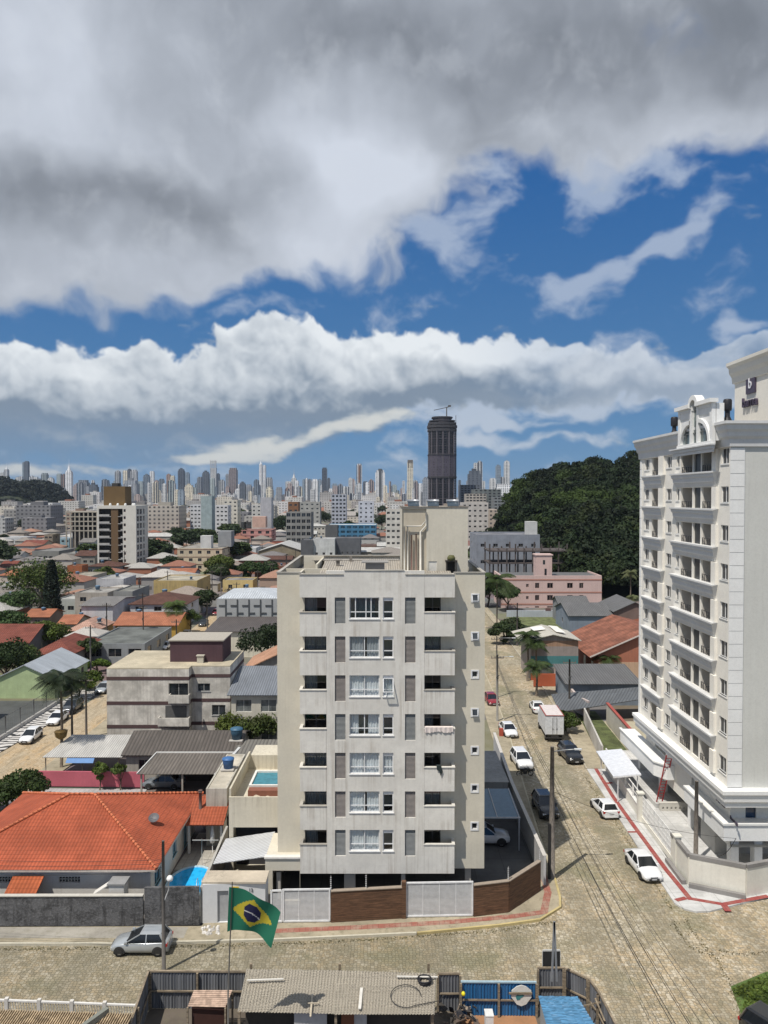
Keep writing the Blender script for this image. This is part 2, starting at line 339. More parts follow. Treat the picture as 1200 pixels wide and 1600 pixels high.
# ================================================================ mesh builder
class MB:
    def __init__(s):s.v=[];s.f=[];s.mi=[];s.uv=None;s.sm=[]
    def add(s,vs,fs,mi=0,smooth=False):
        o=len(s.v);s.v+=[tuple(p)for p in vs]
        for f in fs:s.f.append([o+i for i in f]);s.mi.append(mi);s.sm.append(smooth)
        return s
    def box(s,x0,x1,y0,y1,z0,z1,mi=0):
        if x0>x1:x0,x1=x1,x0
        if y0>y1:y0,y1=y1,y0
        if z0>z1:z0,z1=z1,z0
        return s.add([(x0,y0,z0),(x1,y0,z0),(x1,y1,z0),(x0,y1,z0),(x0,y0,z1),(x1,y0,z1),(x1,y1,z1),(x0,y1,z1)],
              [(0,3,2,1),(4,5,6,7),(0,1,5,4),(1,2,6,5),(2,3,7,6),(3,0,4,7)],mi)
    def beam(s,p,q,w,h=None,mi=0,up=(0,0,1)):
        """square bar from p to q"""
        p=Vector(p);q=Vector(q);d=q-p;L_=d.length
        if L_<1e-6:return s
        d/=L_;u=Vector(up)
        if abs(d.dot(u))>.98:u=Vector((0,1,0))
        sx=d.cross(u).normalized();sy=sx.cross(d).normalized();h=h or w
        vs=[]
        for e in(p,q):
            for a,b in((-1,-1),(1,-1),(1,1),(-1,1)):vs.append(e+sx*(a*w/2)+sy*(b*h/2))
        return s.add(vs,[(0,1,2,3),(7,6,5,4),(0,4,5,1),(1,5,6,2),(2,6,7,3),(3,7,4,0)],mi)
    def tube(s,pts,r,n=8,mi=0,caps=True):
        """round tube through pts; r a number or a list"""
        pts=[Vector(p)for p in pts];R=r if isinstance(r,(list,tuple))else[r]*len(pts);o=len(s.v);prev=None
        for i,p in enumerate(pts):
            d=(pts[min(i+1,len(pts)-1)]-pts[max(i-1,0)]).normalized()
            u=Vector((0,0,1))if abs(d.z)<.95 else Vector((1,0,0))
            a=d.cross(u).normalized();b=d.cross(a).normalized()
            if prev is not None and a.dot(prev)<0:a=-a;b=-b
            prev=a
            for j in range(n):
                t=2*pi*j/n;s.v.append(tuple(p+(a*cos(t)+b*sin(t))*R[i]))
        for i in range(len(pts)-1):
            for j in range(n):
                j2=(j+1)%n;s.f.append([o+i*n+j,o+i*n+j2,o+(i+1)*n+j2,o+(i+1)*n+j]);s.mi.append(mi);s.sm.append(True)
        if caps:
            s.f.append([o+j for j in range(n)]);s.mi.append(mi);s.sm.append(False)
            e=o+(len(pts)-1)*n;s.f.append([e+n-1-j for j in range(n)]);s.mi.append(mi);s.sm.append(False)
        return s
    def prism(s,poly,z0,z1,mi=0):
        """upright prism on an xy outline; z0/z1 numbers or lists per corner"""
        n=len(poly);Z0=z0 if isinstance(z0,(list,tuple))else[z0]*n;Z1=z1 if isinstance(z1,(list,tuple))else[z1]*n
        A=sum(poly[i][0]*poly[(i+1)%n][1]-poly[(i+1)%n][0]*poly[i][1]for i in range(n))
        if A<0:poly=poly[::-1];Z0=Z0[::-1];Z1=Z1[::-1]
        vs=[(p[0],p[1],z)for p,z in zip(poly,Z0)]+[(p[0],p[1],z)for p,z in zip(poly,Z1)]
        fs=[tuple(range(n-1,-1,-1)),tuple(range(n,2*n))]+[(i,(i+1)%n,n+(i+1)%n,n+i)for i in range(n)]
        return s.add(vs,fs,mi)
    def slab(s,pts,t,mi=0):
        """thick sheet: 3-D outline pushed down by t"""
        pts=[Vector(p)for p in pts];nrm=(pts[1]-pts[0]).cross(pts[2]-pts[0]).normalized()
        if nrm.z<0:pts=pts[::-1];nrm=-nrm
        n=len(pts);vs=pts+[p-nrm*t for p in pts]
        return s.add(vs,[tuple(range(n)),tuple(range(2*n-1,n-1,-1))]+[(i,n+i,n+(i+1)%n,(i+1)%n)for i in range(n)],mi)
    def quad(s,a,b,c,d,mi=0):return s.add([a,b,c,d],[(0,1,2,3)],mi)
    def lathe(s,prof,c=(0,0,0),n=16,mi=0,smooth=True):
        o=len(s.v)
        for r,z in prof:
            for j in range(n):t=2*pi*j/n;s.v.append((c[0]+r*cos(t),c[1]+r*sin(t),c[2]+z))
        for i in range(len(prof)-1):
            for j in range(n):
                j2=(j+1)%n;s.f.append([o+i*n+j,o+i*n+j2,o+(i+1)*n+j2,o+(i+1)*n+j]);s.mi.append(mi);s.sm.append(smooth)
        return s
    def build(s,name,mat,parent=None,uv=None,bevel=0,recalc=False):
        me=bpy.data.meshes.new(name);org=Vector((0,0,0))
        if parent is not None:org=Vector(parent.get('_o',(0,0,0)))
        me.from_pydata([(v[0]-org.x,v[1]-org.y,v[2]-org.z)for v in s.v],[],s.f);me.validate(clean_customdata=False)
        mats=mat if isinstance(mat,(list,tuple))else[mat]
        for m in mats:me.materials.append(m)
        if len(me.polygons)==len(s.f):
            me.polygons.foreach_set('material_index',s.mi);me.polygons.foreach_set('use_smooth',s.sm)
        if uv is not False:slope_uv(me)
        o=bpy.data.objects.new(name,me);COL.objects.link(o)
        if recalc:
            bm=bmesh.new();bm.from_mesh(me);bmesh.ops.recalc_face_normals(bm,faces=bm.faces);bm.to_mesh(me);bm.free()
        if parent is not None:o.parent=parent;o['_o']=tuple(org)
        if bevel:
            b=o.modifiers.new('bevel','BEVEL');b.width=bevel;b.segments=2;b.limit_method='ANGLE'
        return o
def slope_uv(me):
    """u along the eave, v up the slope, in metres"""
    if len(me.polygons)>20000:return
    l=me.uv_layers.new(name='UVMap')
    for p in me.polygons:
        n=p.normal
        if abs(n.z)>.999 or(n.x**2+n.y**2)<1e-8:u=Vector((1,0,0));v=Vector((0,1,0))
        else:
            u=Vector((-n.y,n.x,0)).normalized();v=n.cross(u)
            if v.z<0:v=-v
        for li in p.loop_indices:
            c=me.vertices[me.loops[li].vertex_index].co;l.data[li].uv=(c.dot(u),c.dot(v))
# ================================================================ things
def tag(o,label=None,cat=None,group=None,kind=None):
    if label:o['label']=label
    if cat:o['category']=cat
    if group:o['group']=group
    if kind:o['kind']=kind
    return o
def thing(name,label,cat,loc=(0,0,0),group=None,rotz=0):
    o=bpy.data.objects.new(name,None);COL.objects.link(o);o.location=loc;o.rotation_euler=(0,0,rotz);o.empty_display_size=.3
    if rotz==0:o['_o']=tuple(loc)
    return tag(o,label,cat,group)
def dup(root,loc,rotz=0,label=None,group=None,scale=None):
    r=root.copy();COL.objects.link(r);r.location=loc;r.rotation_euler=(0,0,rotz)
    if scale:r.scale=(scale,)*3
    if label:r['label']=label
    if group:r['group']=group
    for ch in list(root.children):
        c=ch.copy();COL.objects.link(c);c.parent=r
        for g in list(ch.children):
            d=g.copy();COL.objects.link(d);d.parent=c
    return r
def loosen(root):
    return root
# ---- walls with real openings --------------------------------------------------------------
def wall_face(mb,p0,p1,z0,z1,ops,depth=.18,mi=0,top=True):
    """vertical wall face from p0 to p1 (outside on the right hand), ops = [(u0,u1,z0,z1)] recessed by depth.
    returns for every opening its frame (origin, u-dir, inward normal, width, z0, z1)"""
    p0=Vector((p0[0],p0[1],0));p1=Vector((p1[0],p1[1],0));L_=(p1-p0).length;d=(p1-p0)/L_;nin=Vector((-d.y,d.x,0))
    ops=[(max(.02,a),min(L_-.02,b),max(z0+.02,c),min(z1-.02,e))for a,b,c,e in ops]
    us=sorted({0.,L_,*[round(o[0],4)for o in ops],*[round(o[1],4)for o in ops]});zs=sorted({z0,z1,*[round(o[2],4)for o in ops],*[round(o[3],4)for o in ops]})
    def pt(u,z,i=0.):q=p0+d*u+nin*i;return(q.x,q.y,z)
    for i in range(len(zs)-1):
        run=None
        for j in range(len(us)-1):
            cu=(us[j]+us[j+1])/2;cz=(zs[i]+zs[i+1])/2
            inside=any(o[0]-1e-3<cu<o[1]+1e-3 and o[2]-1e-3<cz<o[3]+1e-3 for o in ops)
            if not inside and run is None:run=us[j]
            if inside and run is not None:mb.quad(pt(run,zs[i]),pt(us[j],zs[i]),pt(us[j],zs[i+1]),pt(run,zs[i+1]),mi);run=None
        if run is not None:mb.quad(pt(run,zs[i]),pt(L_,zs[i]),pt(L_,zs[i+1]),pt(run,zs[i+1]),mi)
    out=[]
    for a,b,c,e in ops:
        mb.quad(pt(a,c),pt(a,e),pt(a,e,depth),pt(a,c,depth),mi);mb.quad(pt(b,c),pt(b,c,depth),pt(b,e,depth),pt(b,e),mi)
        mb.quad(pt(a,c),pt(a,c,depth),pt(b,c,depth),pt(b,c),mi);mb.quad(pt(a,e),pt(b,e),pt(b,e,depth),pt(a,e,depth),mi)
        out.append((p0+d*a+nin*depth,d,nin,b-a,c,e))
    return out
def fill(op,parent,frame_mat,pane_mat,fw=.06,cols=2,rows=1,inset=0.0,name='window',sill=None,panes=True):
    """window in an opening: frame bars + pane as sub-part"""
    o,d,nin,w,z0,z1=op;fr=MB()
    def P(u,z,i=0.):q=o+d*u-nin*i;return Vector((q.x,q.y,z))
    t=fw
    def bar(u0,u1,a,b):
        q=[P(u0,a,.0),P(u1,a,.0),P(u1,a,t*.8),P(u0,a,t*.8)]
        q+=[Vector((v.x,v.y,b))for v in q]
        fr.add(q,[(0,3,2,1)[::-1],(4,5,6,7)[::-1],(0,1,5,4)[::-1],(1,2,6,5)[::-1],(2,3,7,6)[::-1],(3,0,4,7)[::-1]])
    bar(0,w,z0,z0+t);bar(0,w,z1-t,z1);bar(0,t,z0+t,z1-t);bar(w-t,w,z0+t,z1-t)
    for i in range(1,cols):u=w*i/cols;bar(u-t/2,u+t/2,z0+t,z1-t)
    for i in range(1,rows):z=z0+(z1-z0)*i/rows;bar(t,w-t,z-t/2,z+t/2)
    if sill:
        q=[P(-sill,z0-.07,-.001),P(w+sill,z0-.07,-.001),P(w+sill,z0-.07,.22),P(-sill,z0-.07,.22)]
        q+=[Vector((v.x,v.y,z0))for v in q]
        fr.add(q,[(0,1,2,3),(7,6,5,4),(4,5,1,0),(5,6,2,1),(6,7,3,2),(7,4,0,3)])
    f=fr.build(name,frame_mat,parent)
    p=MB();p.quad(P(0,z0,.012),P(w,z0,.012),P(w,z1,.012),P(0,z1,.012))
    org=Vector(parent.get('_o',(0,0,0)))
    pm=bpy.data.meshes.new('pane');pm.from_pydata([tuple(Vector(v)-org)for v in p.v],[],p.f);pm.materials.append(pane_mat)
    po=bpy.data.objects.new('pane',pm);COL.objects.link(po);po.parent=f
    return f
# ---- roofs ----------------------------------------------------------------------------------
def gable_roof(mb,x0,x1,y0,y1,z,rise,axis='x',over=.4,t=.12):
    """ridge along axis"""
    if axis=='x':
        ym=(y0+y1)/2;s_=rise/((y1-y0)/2);a=z-over*s_
        mb.slab([(x0-over,y0-over,a),(x1+over,y0-over,a),(x1+over,ym,z+rise),(x0-over,ym,z+rise)],t)
        mb.slab([(x1+over,y1+over,a),(x0-over,y1+over,a),(x0-over,ym,z+rise),(x1+over,ym,z+rise)],t)
    else:
        xm=(x0+x1)/2;s_=rise/((x1-x0)/2);a=z-over*s_
        mb.slab([(x0-over,y1+over,a),(x0-over,y0-over,a),(xm,y0-over,z+rise),(xm,y1+over,z+rise)],t)
        mb.slab([(x1+over,y0-over,a),(x1+over,y1+over,a),(xm,y1+over,z+rise),(xm,y0-over,z+rise)],t)
def hip_roof(mb,x0,x1,y0,y1,z,rise,over=.5,t=.12):
    a0,a1,b0,b1=x0-over,x1+over,y0-over,y1+over
    w=a1-a0;d=b1-b0
    if w>=d:r0=(a0+d/2,(b0+b1)/2);r1=(a1-d/2,(b0+b1)/2)
    else:r0=((a0+a1)/2,b0+w/2);r1=((a0+a1)/2,b1-w/2)
    R0=(*r0,z+rise);R1=(*r1,z+rise);c=[(a0,b0,z),(a1,b0,z),(a1,b1,z),(a0,b1,z)]
    if w>=d:
        fs=[[c[0],c[1],R1,R0],[c[1],c[2],R1],[c[2],c[3],R0,R1],[c[3],c[0],R0]]
    else:
        fs=[[c[0],c[1],R0],[c[1],c[2],R1,R0],[c[2],c[3],R1],[c[3],c[0],R0,R1]]
    for f in fs:mb.add(f,[tuple(range(len(f)))])
    mb.add([(*p[:2],z-t)for p in c],[(3,2,1,0)])
    for i in range(4):
        j=(i+1)%4;mb.add([c[j],c[i],(*c[i][:2],z-t),(*c[j][:2],z-t)],[(0,1,2,3)])
    return R0,R1
def shed_roof(mb,x0,x1,y0,y1,zf,zb,over=.3,t=.1):
    s_=(zb-zf)/max(.01,y1-y0);mb.slab([(x0-over,y0-over,zf-over*s_),(x1+over,y0-over,zf-over*s_),(x1+over,y1+over,zb+over*s_),(x0-over,y1+over,zb+over*s_)],t)
WHITE=(.78,.78,.76);GLASSC=(.02,.024,.03)
def house(name,label,cat,x0,x1,y0,y1,h,roof='flat',rise=1.4,wall=(.55,.52,.47),rcol=(.32,.12,.07),storeys=1,win=(2,1),ww=1.3,wh=1.1,axis='x',
          z0=0.,streak=.25,group=None,roofmat=None,over=.45,frame=(.35,.33,.3),parapet=.35,wallmat=None,band=None,sides=(1,1),glassc=GLASSC,extra=None,cols=2):
    """a building: wall with window openings on front / left / right / back, and a roof"""
    cx=(x0+x1)/2;r=thing(name,label,cat,(cx,y0,z0),group)
    wm=wallmat or plaster(wall,.18,streak);mb=MB();zt=z0+h;fh=h/storeys
    corners=[(x0,y0),(x1,y0),(x1,y1),(x0,y1)];n=[win[0],win[1]*sides[1],win[0],win[1]*sides[0]];ops_all=[]
    for i in range(4):
        p,q=corners[i],corners[(i+1)%4];L_=hypot(q[0]-p[0],q[1]-p[1]);ops=[];n[i]=min(int(n[i]),int(L_/(ww+.6)))
        for s_ in range(storeys):
            for j in range(n[i]):
                u=L_*(j+.5)/n[i];zb=z0+fh*s_+fh*.36
                ops.append((u-ww/2,u+ww/2,zb,min(zb+wh,z0+fh*(s_+1)-.25)))
        got=wall_face(mb,p,q,z0,zt,ops,.14)
        if i!=2:ops_all+=got
        else:ops_all+=got
    mb.quad((x0,y0,zt),(x1,y0,zt),(x1,y1,zt),(x0,y1,zt))
    if roof=='gable':
        if axis=='x':
            ym=(y0+y1)/2
            for x in(x0,x1):mb.add([(x,y0,zt),(x,y1,zt),(x,ym,zt+rise-.02)],[(0,1,2)if x==x1 else(2,1,0)])
        else:
            xm=(x0+x1)/2
            for y in(y0,y1):mb.add([(x0,y,zt),(x1,y,zt),(xm,y,zt+rise-.02)],[(0,1,2)if y==y0 else(2,1,0)])
    if roof=='flat' and parapet:
        t=.15
        for a in((x0,x1,y0,y0+t),(x0,x1,y1-t,y1),(x0,x0+t,y0+t,y1-t),(x1-t,x1,y0+t,y1-t)):mb.box(*a,zt+.002,zt+parapet)
    mb.build('wall',wm,r)
    if band:
        b=MB()
        for s_ in range(1,storeys+1):
            z=z0+fh*s_-.2
            for i in range(4):
                p,q=corners[i],corners[(i+1)%4];d=Vector((q[0]-p[0],q[1]-p[1])).normalized();no=Vector((d.y,-d.x))*.02
                b.beam((p[0]+no.x,p[1]+no.y,z),(q[0]+no.x,q[1]+no.y,z),.05,.28)
        b.build('trim_band',flat(band,.8),r)
    fm=flat(frame,.5);gm=glass(glassc)
    for op in ops_all:fill(op,r,fm,gm,.05,cols,1)
    rb=MB()
    if roof=='flat':rb.box(x0+.16,x1-.16,y0+.16,y1-.16,zt+.004,zt+.06)
    elif roof=='gable':gable_roof(rb,x0,x1,y0,y1,zt+.03,rise,axis,over)
    elif roof=='hip':hip_roof(rb,x0,x1,y0,y1,zt+.03,rise,over)
    elif roof=='shed':shed_roof(rb,x0,x1,y0,y1,zt+.06,zt+rise,over)
    if roof!='none':rb.build('roof',roofmat or(plaster(rcol,.45,.0001,sc=.25,bump=.4)if roof=='flat' else tiles(rcol)),r)
    if roof=='shed':
        sb=MB();sb.add([(x0,y0,zt),(x0,y1,zt),(x0,y1,zt+rise)],[(2,1,0)]);sb.add([(x1,y0,zt),(x1,y1,zt),(x1,y1,zt+rise)],[(0,1,2)])
        sb.quad((x1,y1,zt),(x0,y1,zt),(x0,y1,zt+rise-.05),(x1,y1,zt+rise-.05));sb.build('gable_wall',wm,r)
    return r
def hpx(name,label,cat,px0,px1,py,h,depth,ybase=False,**kw):
    """house whose front eave (or front foot when ybase) is seen at row py"""
    z0=kw.get('z0',0.)
    Y=G(px0,py,z0 if ybase else z0+h).y
    x0=W(px0,py,Y).x;x1=W(px1,py,Y).x
    return house(name,label,cat,x0,x1,Y,Y+depth,h,**kw)
# ================================================================ ground, streets, pavements
def struct(name,mb,mat,label=None):
    o=mb.build(name,mat);o['kind']='structure'
    if label:o['label']=label
    return o
def mat_ground():
    n=NT('city_ground');a=n.noise(n.pos(),.02,8,.65);b=n.noise(n.pos(),.12,6,.65);d=n.vor(n.pos((1,1,.01)),.06,'F1','Color')
    c=n.mix(n.mr(a,.35,.65),(.15,.13,.105),(.10,.105,.06));c=n.mix(n.mr(b,.4,.7),c,(.20,.19,.17))
    c=n.mix(.3,c,n.mix(.85,d,(.14,.13,.12)))
    n.P(Base_Color=c,Roughness=.95);n.p.inputs['Specular IOR Level'].default_value=.1;n.bump(b,.4,.1);return n.m
def mat_cobble():
    """hexagonal concrete setts with sand and grass in the joints, tan and grey"""
    n=NT('stone_setts');p=n.pos()
    w=n.N.new('ShaderNodeVectorMath');w.operation='ADD';n.L.new(p,w.inputs[0])
    q=n.noise(p,.6,3,.5,col=True);sc_=n.N.new('ShaderNodeVectorMath');sc_.operation='SCALE';n.L.new(q,sc_.inputs[0]);sc_.inputs['Scale'].default_value=.25;n.L.new(sc_.outputs[0],w.inputs[1])
    v=w.outputs[0]
    cell=n.vor(v,4.3,'F1','Color',.5);ed=n.vor(v,4.3,'DISTANCE_TO_EDGE','Distance',.5)
    sp=n.N.new('ShaderNodeSeparateColor');n.L.new(cell,sp.inputs[0])
    big=n.noise(n.pos(),.09,6,.6);mid=n.noise(n.pos(),.5,6,.68);fine=n.noise(n.pos(),6,4,.6);b2=n.noise(n.pos(loc=(40,9,0)),.16,5,.6,.6);spx=n.N.new('ShaderNodeSeparateXYZ');n.L.new(n.pos(),spx.inputs[0]);wide=n.noise(n.pos((.3,1,1),loc=(3,7,0)),.05,3,.5)
    c=n.mix(n.mr(big,.38,.62),(.38,.33,.235),(.50,.39,.25))
    c=n.mix(n.mr(sp.outputs[0],.2,1.,0.,.7),c,(.58,.53,.43))
    c=n.mix(n.mr(sp.outputs[1],.5,1.,0.,.6),c,(.19,.17,.13))
    c=n.mix(n.mr(mid,.42,.72,0.,.7),c,(.24,.205,.135))
    c=n.mix(n.mr(b2,.50,.68,0.,.65),c,(.21,.205,.125))
    c=n.mix(n.mr(fine,.5,.8,0.,.5),c,(.17,.145,.10))
    c=n.mix(n.mr(ed,.0,.05,.6,0.),c,(.15,.14,.09))
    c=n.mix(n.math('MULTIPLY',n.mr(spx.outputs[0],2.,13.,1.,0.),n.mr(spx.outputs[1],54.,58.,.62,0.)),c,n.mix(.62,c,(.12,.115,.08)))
    tr_=n.wave(n.pos((1,.02,1),rot=(0,0,.12)),.055,2.5,'SIN','X',3);c=n.mix(n.mr(tr_,.62,.95,0,.4),c,(.20,.18,.13))
    n.P(Base_Color=c,Roughness=.9);n.p.inputs['Specular IOR Level'].default_value=.15
    n.bump(n.mr(ed,0.,.10),.8,.04);return n.m
def mat_dirtstreet():
    n=NT('sandy_street');p=n.pos();cell=n.vor(p,3.0,'F1','Color',.6);ed=n.vor(p,3.0,'DISTANCE_TO_EDGE','Distance',.6)
    sp=n.N.new('ShaderNodeSeparateColor');n.L.new(cell,sp.inputs[0])
    big=n.noise(n.pos((1,.25,1)),.25,6,.6);mid=n.noise(n.pos((1.5,.3,1)),.9,6,.65)
    c=n.mix(n.mr(big,.38,.62),(.40,.33,.23),(.48,.34,.19));c=n.mix(n.mr(sp.outputs[0],0.,1.,0.,.4),c,(.56,.48,.36))
    c=n.mix(n.mr(mid,.45,.7,0.,.8),c,(.27,.22,.15));c=n.mix(n.mr(ed,.0,.05,.6,0.),c,(.12,.10,.065))
    n.P(Base_Color=c,Roughness=.92);n.p.inputs['Specular IOR Level'].default_value=.12;n.bump(n.mr(ed,0.,.1),.7,.04);return n.m
def mat_concrete(col=(.36,.34,.30),joints=1.5,moss=.5,name='concrete'):
    n=NT(name);a=n.noise(n.pos(),.35,7,.65);b=n.noise(n.pos(),2.2,6,.7)
    c=n.mix(n.mr(a,.3,.7),k(col,.78),k(col,1.15));c=n.mix(n.mr(b,.45,.75,0,moss),c,(.15,.14,.09))
    if joints:
        br=n.brick(n.pos(),joints,joints,.02,c1=(0,0,0),c2=(.4,.4,.4),cm=(1,1,1),off=0)
        c=n.mix(n.math('MULTIPLY',br.outputs['Fac'],.6),c,k(col,.35))
    n.P(Base_Color=c,Roughness=.9);n.p.inputs['Specular IOR Level'].default_value=.2;n.bump(b,.25,.02);return n.m
def mat_grass(col=(.07,.12,.025)):
    n=NT('grass_ground');a=n.noise(n.pos(),.6,6,.65);b=n.noise(n.pos(),9,4,.7)
    c=n.mix(n.mr(a,.35,.65),k(col,.6),k(col,1.4));c=n.mix(n.mr(b,.5,.75,0,.7),c,(.20,.19,.08))
    n.P(Base_Color=c,Roughness=.95);n.bump(b,.8,.06);return n.m
COBBLE=mat_cobble();DIRTST=mat_dirtstreet();CONC=mat_concrete();CONCW=mat_concrete((.52,.52,.51),1.6,.22);SANDWALK=mat_concrete((.36,.315,.23),0,.65)
def sheet_poly(name,pts,z,mat,kind='structure',label=None):
    mb=MB();A=sum(pts[i][0]*pts[(i+1)%len(pts)][1]-pts[(i+1)%len(pts)][0]*pts[i][1]for i in range(len(pts)))
    if A<0:pts=pts[::-1]
    mb.add([(p[0],p[1],z)for p in pts],[tuple(range(len(pts)))]);o=mb.build(name,mat)
    if kind:o['kind']=kind
    return o
def pavement(name,pts,mat,h=.13):
    mb=MB();mb.prism(pts,0.0,h);o=mb.build(name,mat);o['kind']='structure';return o
def kerbline(name,pts,mat,w=.16,z=.17):
    mb=MB()
    for a,b in zip(pts[:-1],pts[1:]):mb.beam((a[0],a[1],z/2+.004),(b[0],b[1],z/2+.004),w,z)
    o=mb.build(name,mat);o['kind']='structure';return o
g=MB();g.quad((-9000,-300,0),(9000,-300,0),(9000,16000,0),(-9000,16000,0));struct('ground',g,mat_ground())
# cross street in front of everything and the side street that climbs away on the right
sheet_poly('cross_street',[(-60,44.2),(-15,44.2),(14,40),(14,24),(24,24),(21.9,44),(22.3,47.5),(27,49),(60,50),(60,62),(30,59.3),(24,57.3),(23,57.5),(22.4,58.5),(13,58.5),(11,56.2),(8.3,55.5),(2.3,54.5),(-7.6,53.7),(-18.5,53.2),(-60,53.1)],.004,COBBLE)
sheet_poly('side_street',[(13.2,57.4),(22.6,57.4),(23,72),(23.3,88),(24.5,104),(25.7,125),(26.4,158),(27,230),(19.5,230),(18,160),(16.8,118),(15.6,96),(14.4,81),(13.6,69)],.008,COBBLE)
sheet_poly('left_street',[(-39.6,52.2),(-47.6,52.2),(-47.6,95),(-44.6,106),(-44.2,121),(-44.6,170),(-47,260),(-40,260),(-38.6,170),(-38.6,99),(-38.9,80)],.008,DIRTST)
# pavements
pavement('pavement',[(-38.9,52.4),(-18.5,52.4),(-7.6,52.9),(2.3,53.7),(8.3,54.7),(11.4,55.5),(13.3,57.2),(13.6,58.5),(13.85,61.4),(14.1,69),(14.9,81),(16,96),(17.1,117),(18.4,160),(16.4,160),(13.7,94),(13,70),(12.6,61),(9.3,56.9),(6.5,56.3),(-3.8,55.5),(-13,55.0),(-13.1,54.5),(-38.9,54.3)],SANDWALK)
pavement('pavement',[(22.95,86.3),(22.4,69),(22.05,57.6),(22.5,56.8),(23.2,56.45),(24.2,56.5),(29.4,58.5),(40,61.5),(40,64),(30.15,59.9),(28,59.1),(24.4,60.8),(24.1,64),(25,79.4),(25.1,86.3)],CONCW)
pavement('pavement',[(22.95,86.4),(25.1,86.4),(27,104),(28,125),(28.4,158),(28.8,230),(27.1,230),(26.5,158),(25.85,125),(24.6,104)],SANDWALK)
kerbline('kerb',[(-38.9,52.35),(-18.5,52.35),(-7.6,52.85),(2.3,53.65)],flat((.50,.47,.38),.9))
kerbline('kerb',[(2.35,53.65),(8.3,54.65),(11.4,55.4),(13.25,57.1),(13.55,58.5),(13.8,61.4)],plaster((.50,.41,.20),.3))
kerbline('kerb',[(13.8,61.6),(14.1,69),(14.9,81),(16,96),(17.1,117),(18.4,160)],flat((.42,.38,.28),.9))
kerbline('kerb',[(28.5,230),(26.5,158),(25.8,125),(24.55,104),(22.95,86.4)],flat((.40,.36,.28),.9))
# red tactile paving strips
def strip(name,pts,w,z,mat):
    for i,(a,b)in enumerate(zip(pts[:-1],pts[1:])):
        d=Vector((b[0]-a[0],b[1]-a[1])).normalized();n=Vector((-d.y,d.x))*w/2;e=d*w*.5*(1 if i<len(pts)-2 else 0)
        q=[(a[0]+n.x,a[1]+n.y),(a[0]-n.x,a[1]-n.y),(b[0]-n.x+e.x,b[1]-n.y+e.y),(b[0]+n.x+e.x,b[1]+n.y+e.y)]
        sheet_poly(name,q,z+.001*i,mat)
def mat_red(col,wear):
    n=NT('red_paving');b=n.noise(n.pos(),1.2,6,.7);br=n.brick(n.pos(),.4,.4,.02,c1=(0,0,0),c2=(.6,.6,.6),cm=(1,1,1),off=0)
    c=n.mix(n.mr(b,.4,.7,0,wear),col,(.36,.29,.22));c=n.mix(n.math('MULTIPLY',br.outputs['Fac'],.5),c,k(col,.4));n.P(Base_Color=c,Roughness=.9);return n.m
REDA=mat_red((.29,.055,.05),.3);REDB=mat_red((.30,.11,.08),.75)
def gp(px,py,z=.13):v=G(px,py,z);return(v.x,v.y)
strip('tactile_strip',[gp(931,1201),gp(958,1245),gp(990,1290),(gp(1040,1358)),gp(1078,1404),gp(1130,1413),gp(1200,1400)],.42,.136,REDA)
strip('tactile_strip',[gp(1056,1407),gp(1072,1403)],.42,.145,REDA);strip('tactile_strip',[gp(1131,1414),gp(1138,1424)],.5,.145,REDA);strip('tactile_strip',[gp(981,1300),gp(996,1300)],.3,.145,REDA);strip('tactile_strip',[gp(948,1224),gp(957,1223)],.4,.146,REDA)
strip('tactile_strip',[gp(420,1455),gp(560,1449),gp(700,1441),gp(800,1432),gp(850,1425),gp(856,1395),gp(848,1365)],.55,.136,REDB)
# grass corner bottom right, yards
sheet_poly('grass_verge',[(21.9,47.9),(24.9,49.4),(34,50.5),(34,38),(21.6,38),(21.2,44.5)],.012,mat_grass())
sheet_poly('grass_lot',[(-60,60),(-35,60),(-35,75),(-60,75)],.012,mat_grass((.10,.15,.03)))
sheet_poly('gravel_strip',[(-38.9,53.0),(-14,53.0),(-14,54.35),(-38.9,54.35)],.136,mat_concrete((.34,.32,.28),0,.4))
sheet_poly('building_plot',[(26,61),(60,61),(60,87),(25.5,87),(25.1,79),(24.4,64)],.02,CONCW)
sheet_poly('yard',[(-13,55),(12.4,57),(12.8,62),(13.5,92),(-15,92)],.014,mat_concrete((.13,.13,.13),2.5,.2))
sheet_poly('site_ground',[(-22,30),(12.3,30),(12,45.6),(-14,45.8)],.012,mat_concrete((.13,.11,.09),0,.5))
sheet_poly('site_earth',[(3.2,30),(9.2,30),(9.0,45.2),(4.6,45.2)],.018,mat_concrete((.36,.19,.10),0,.35))
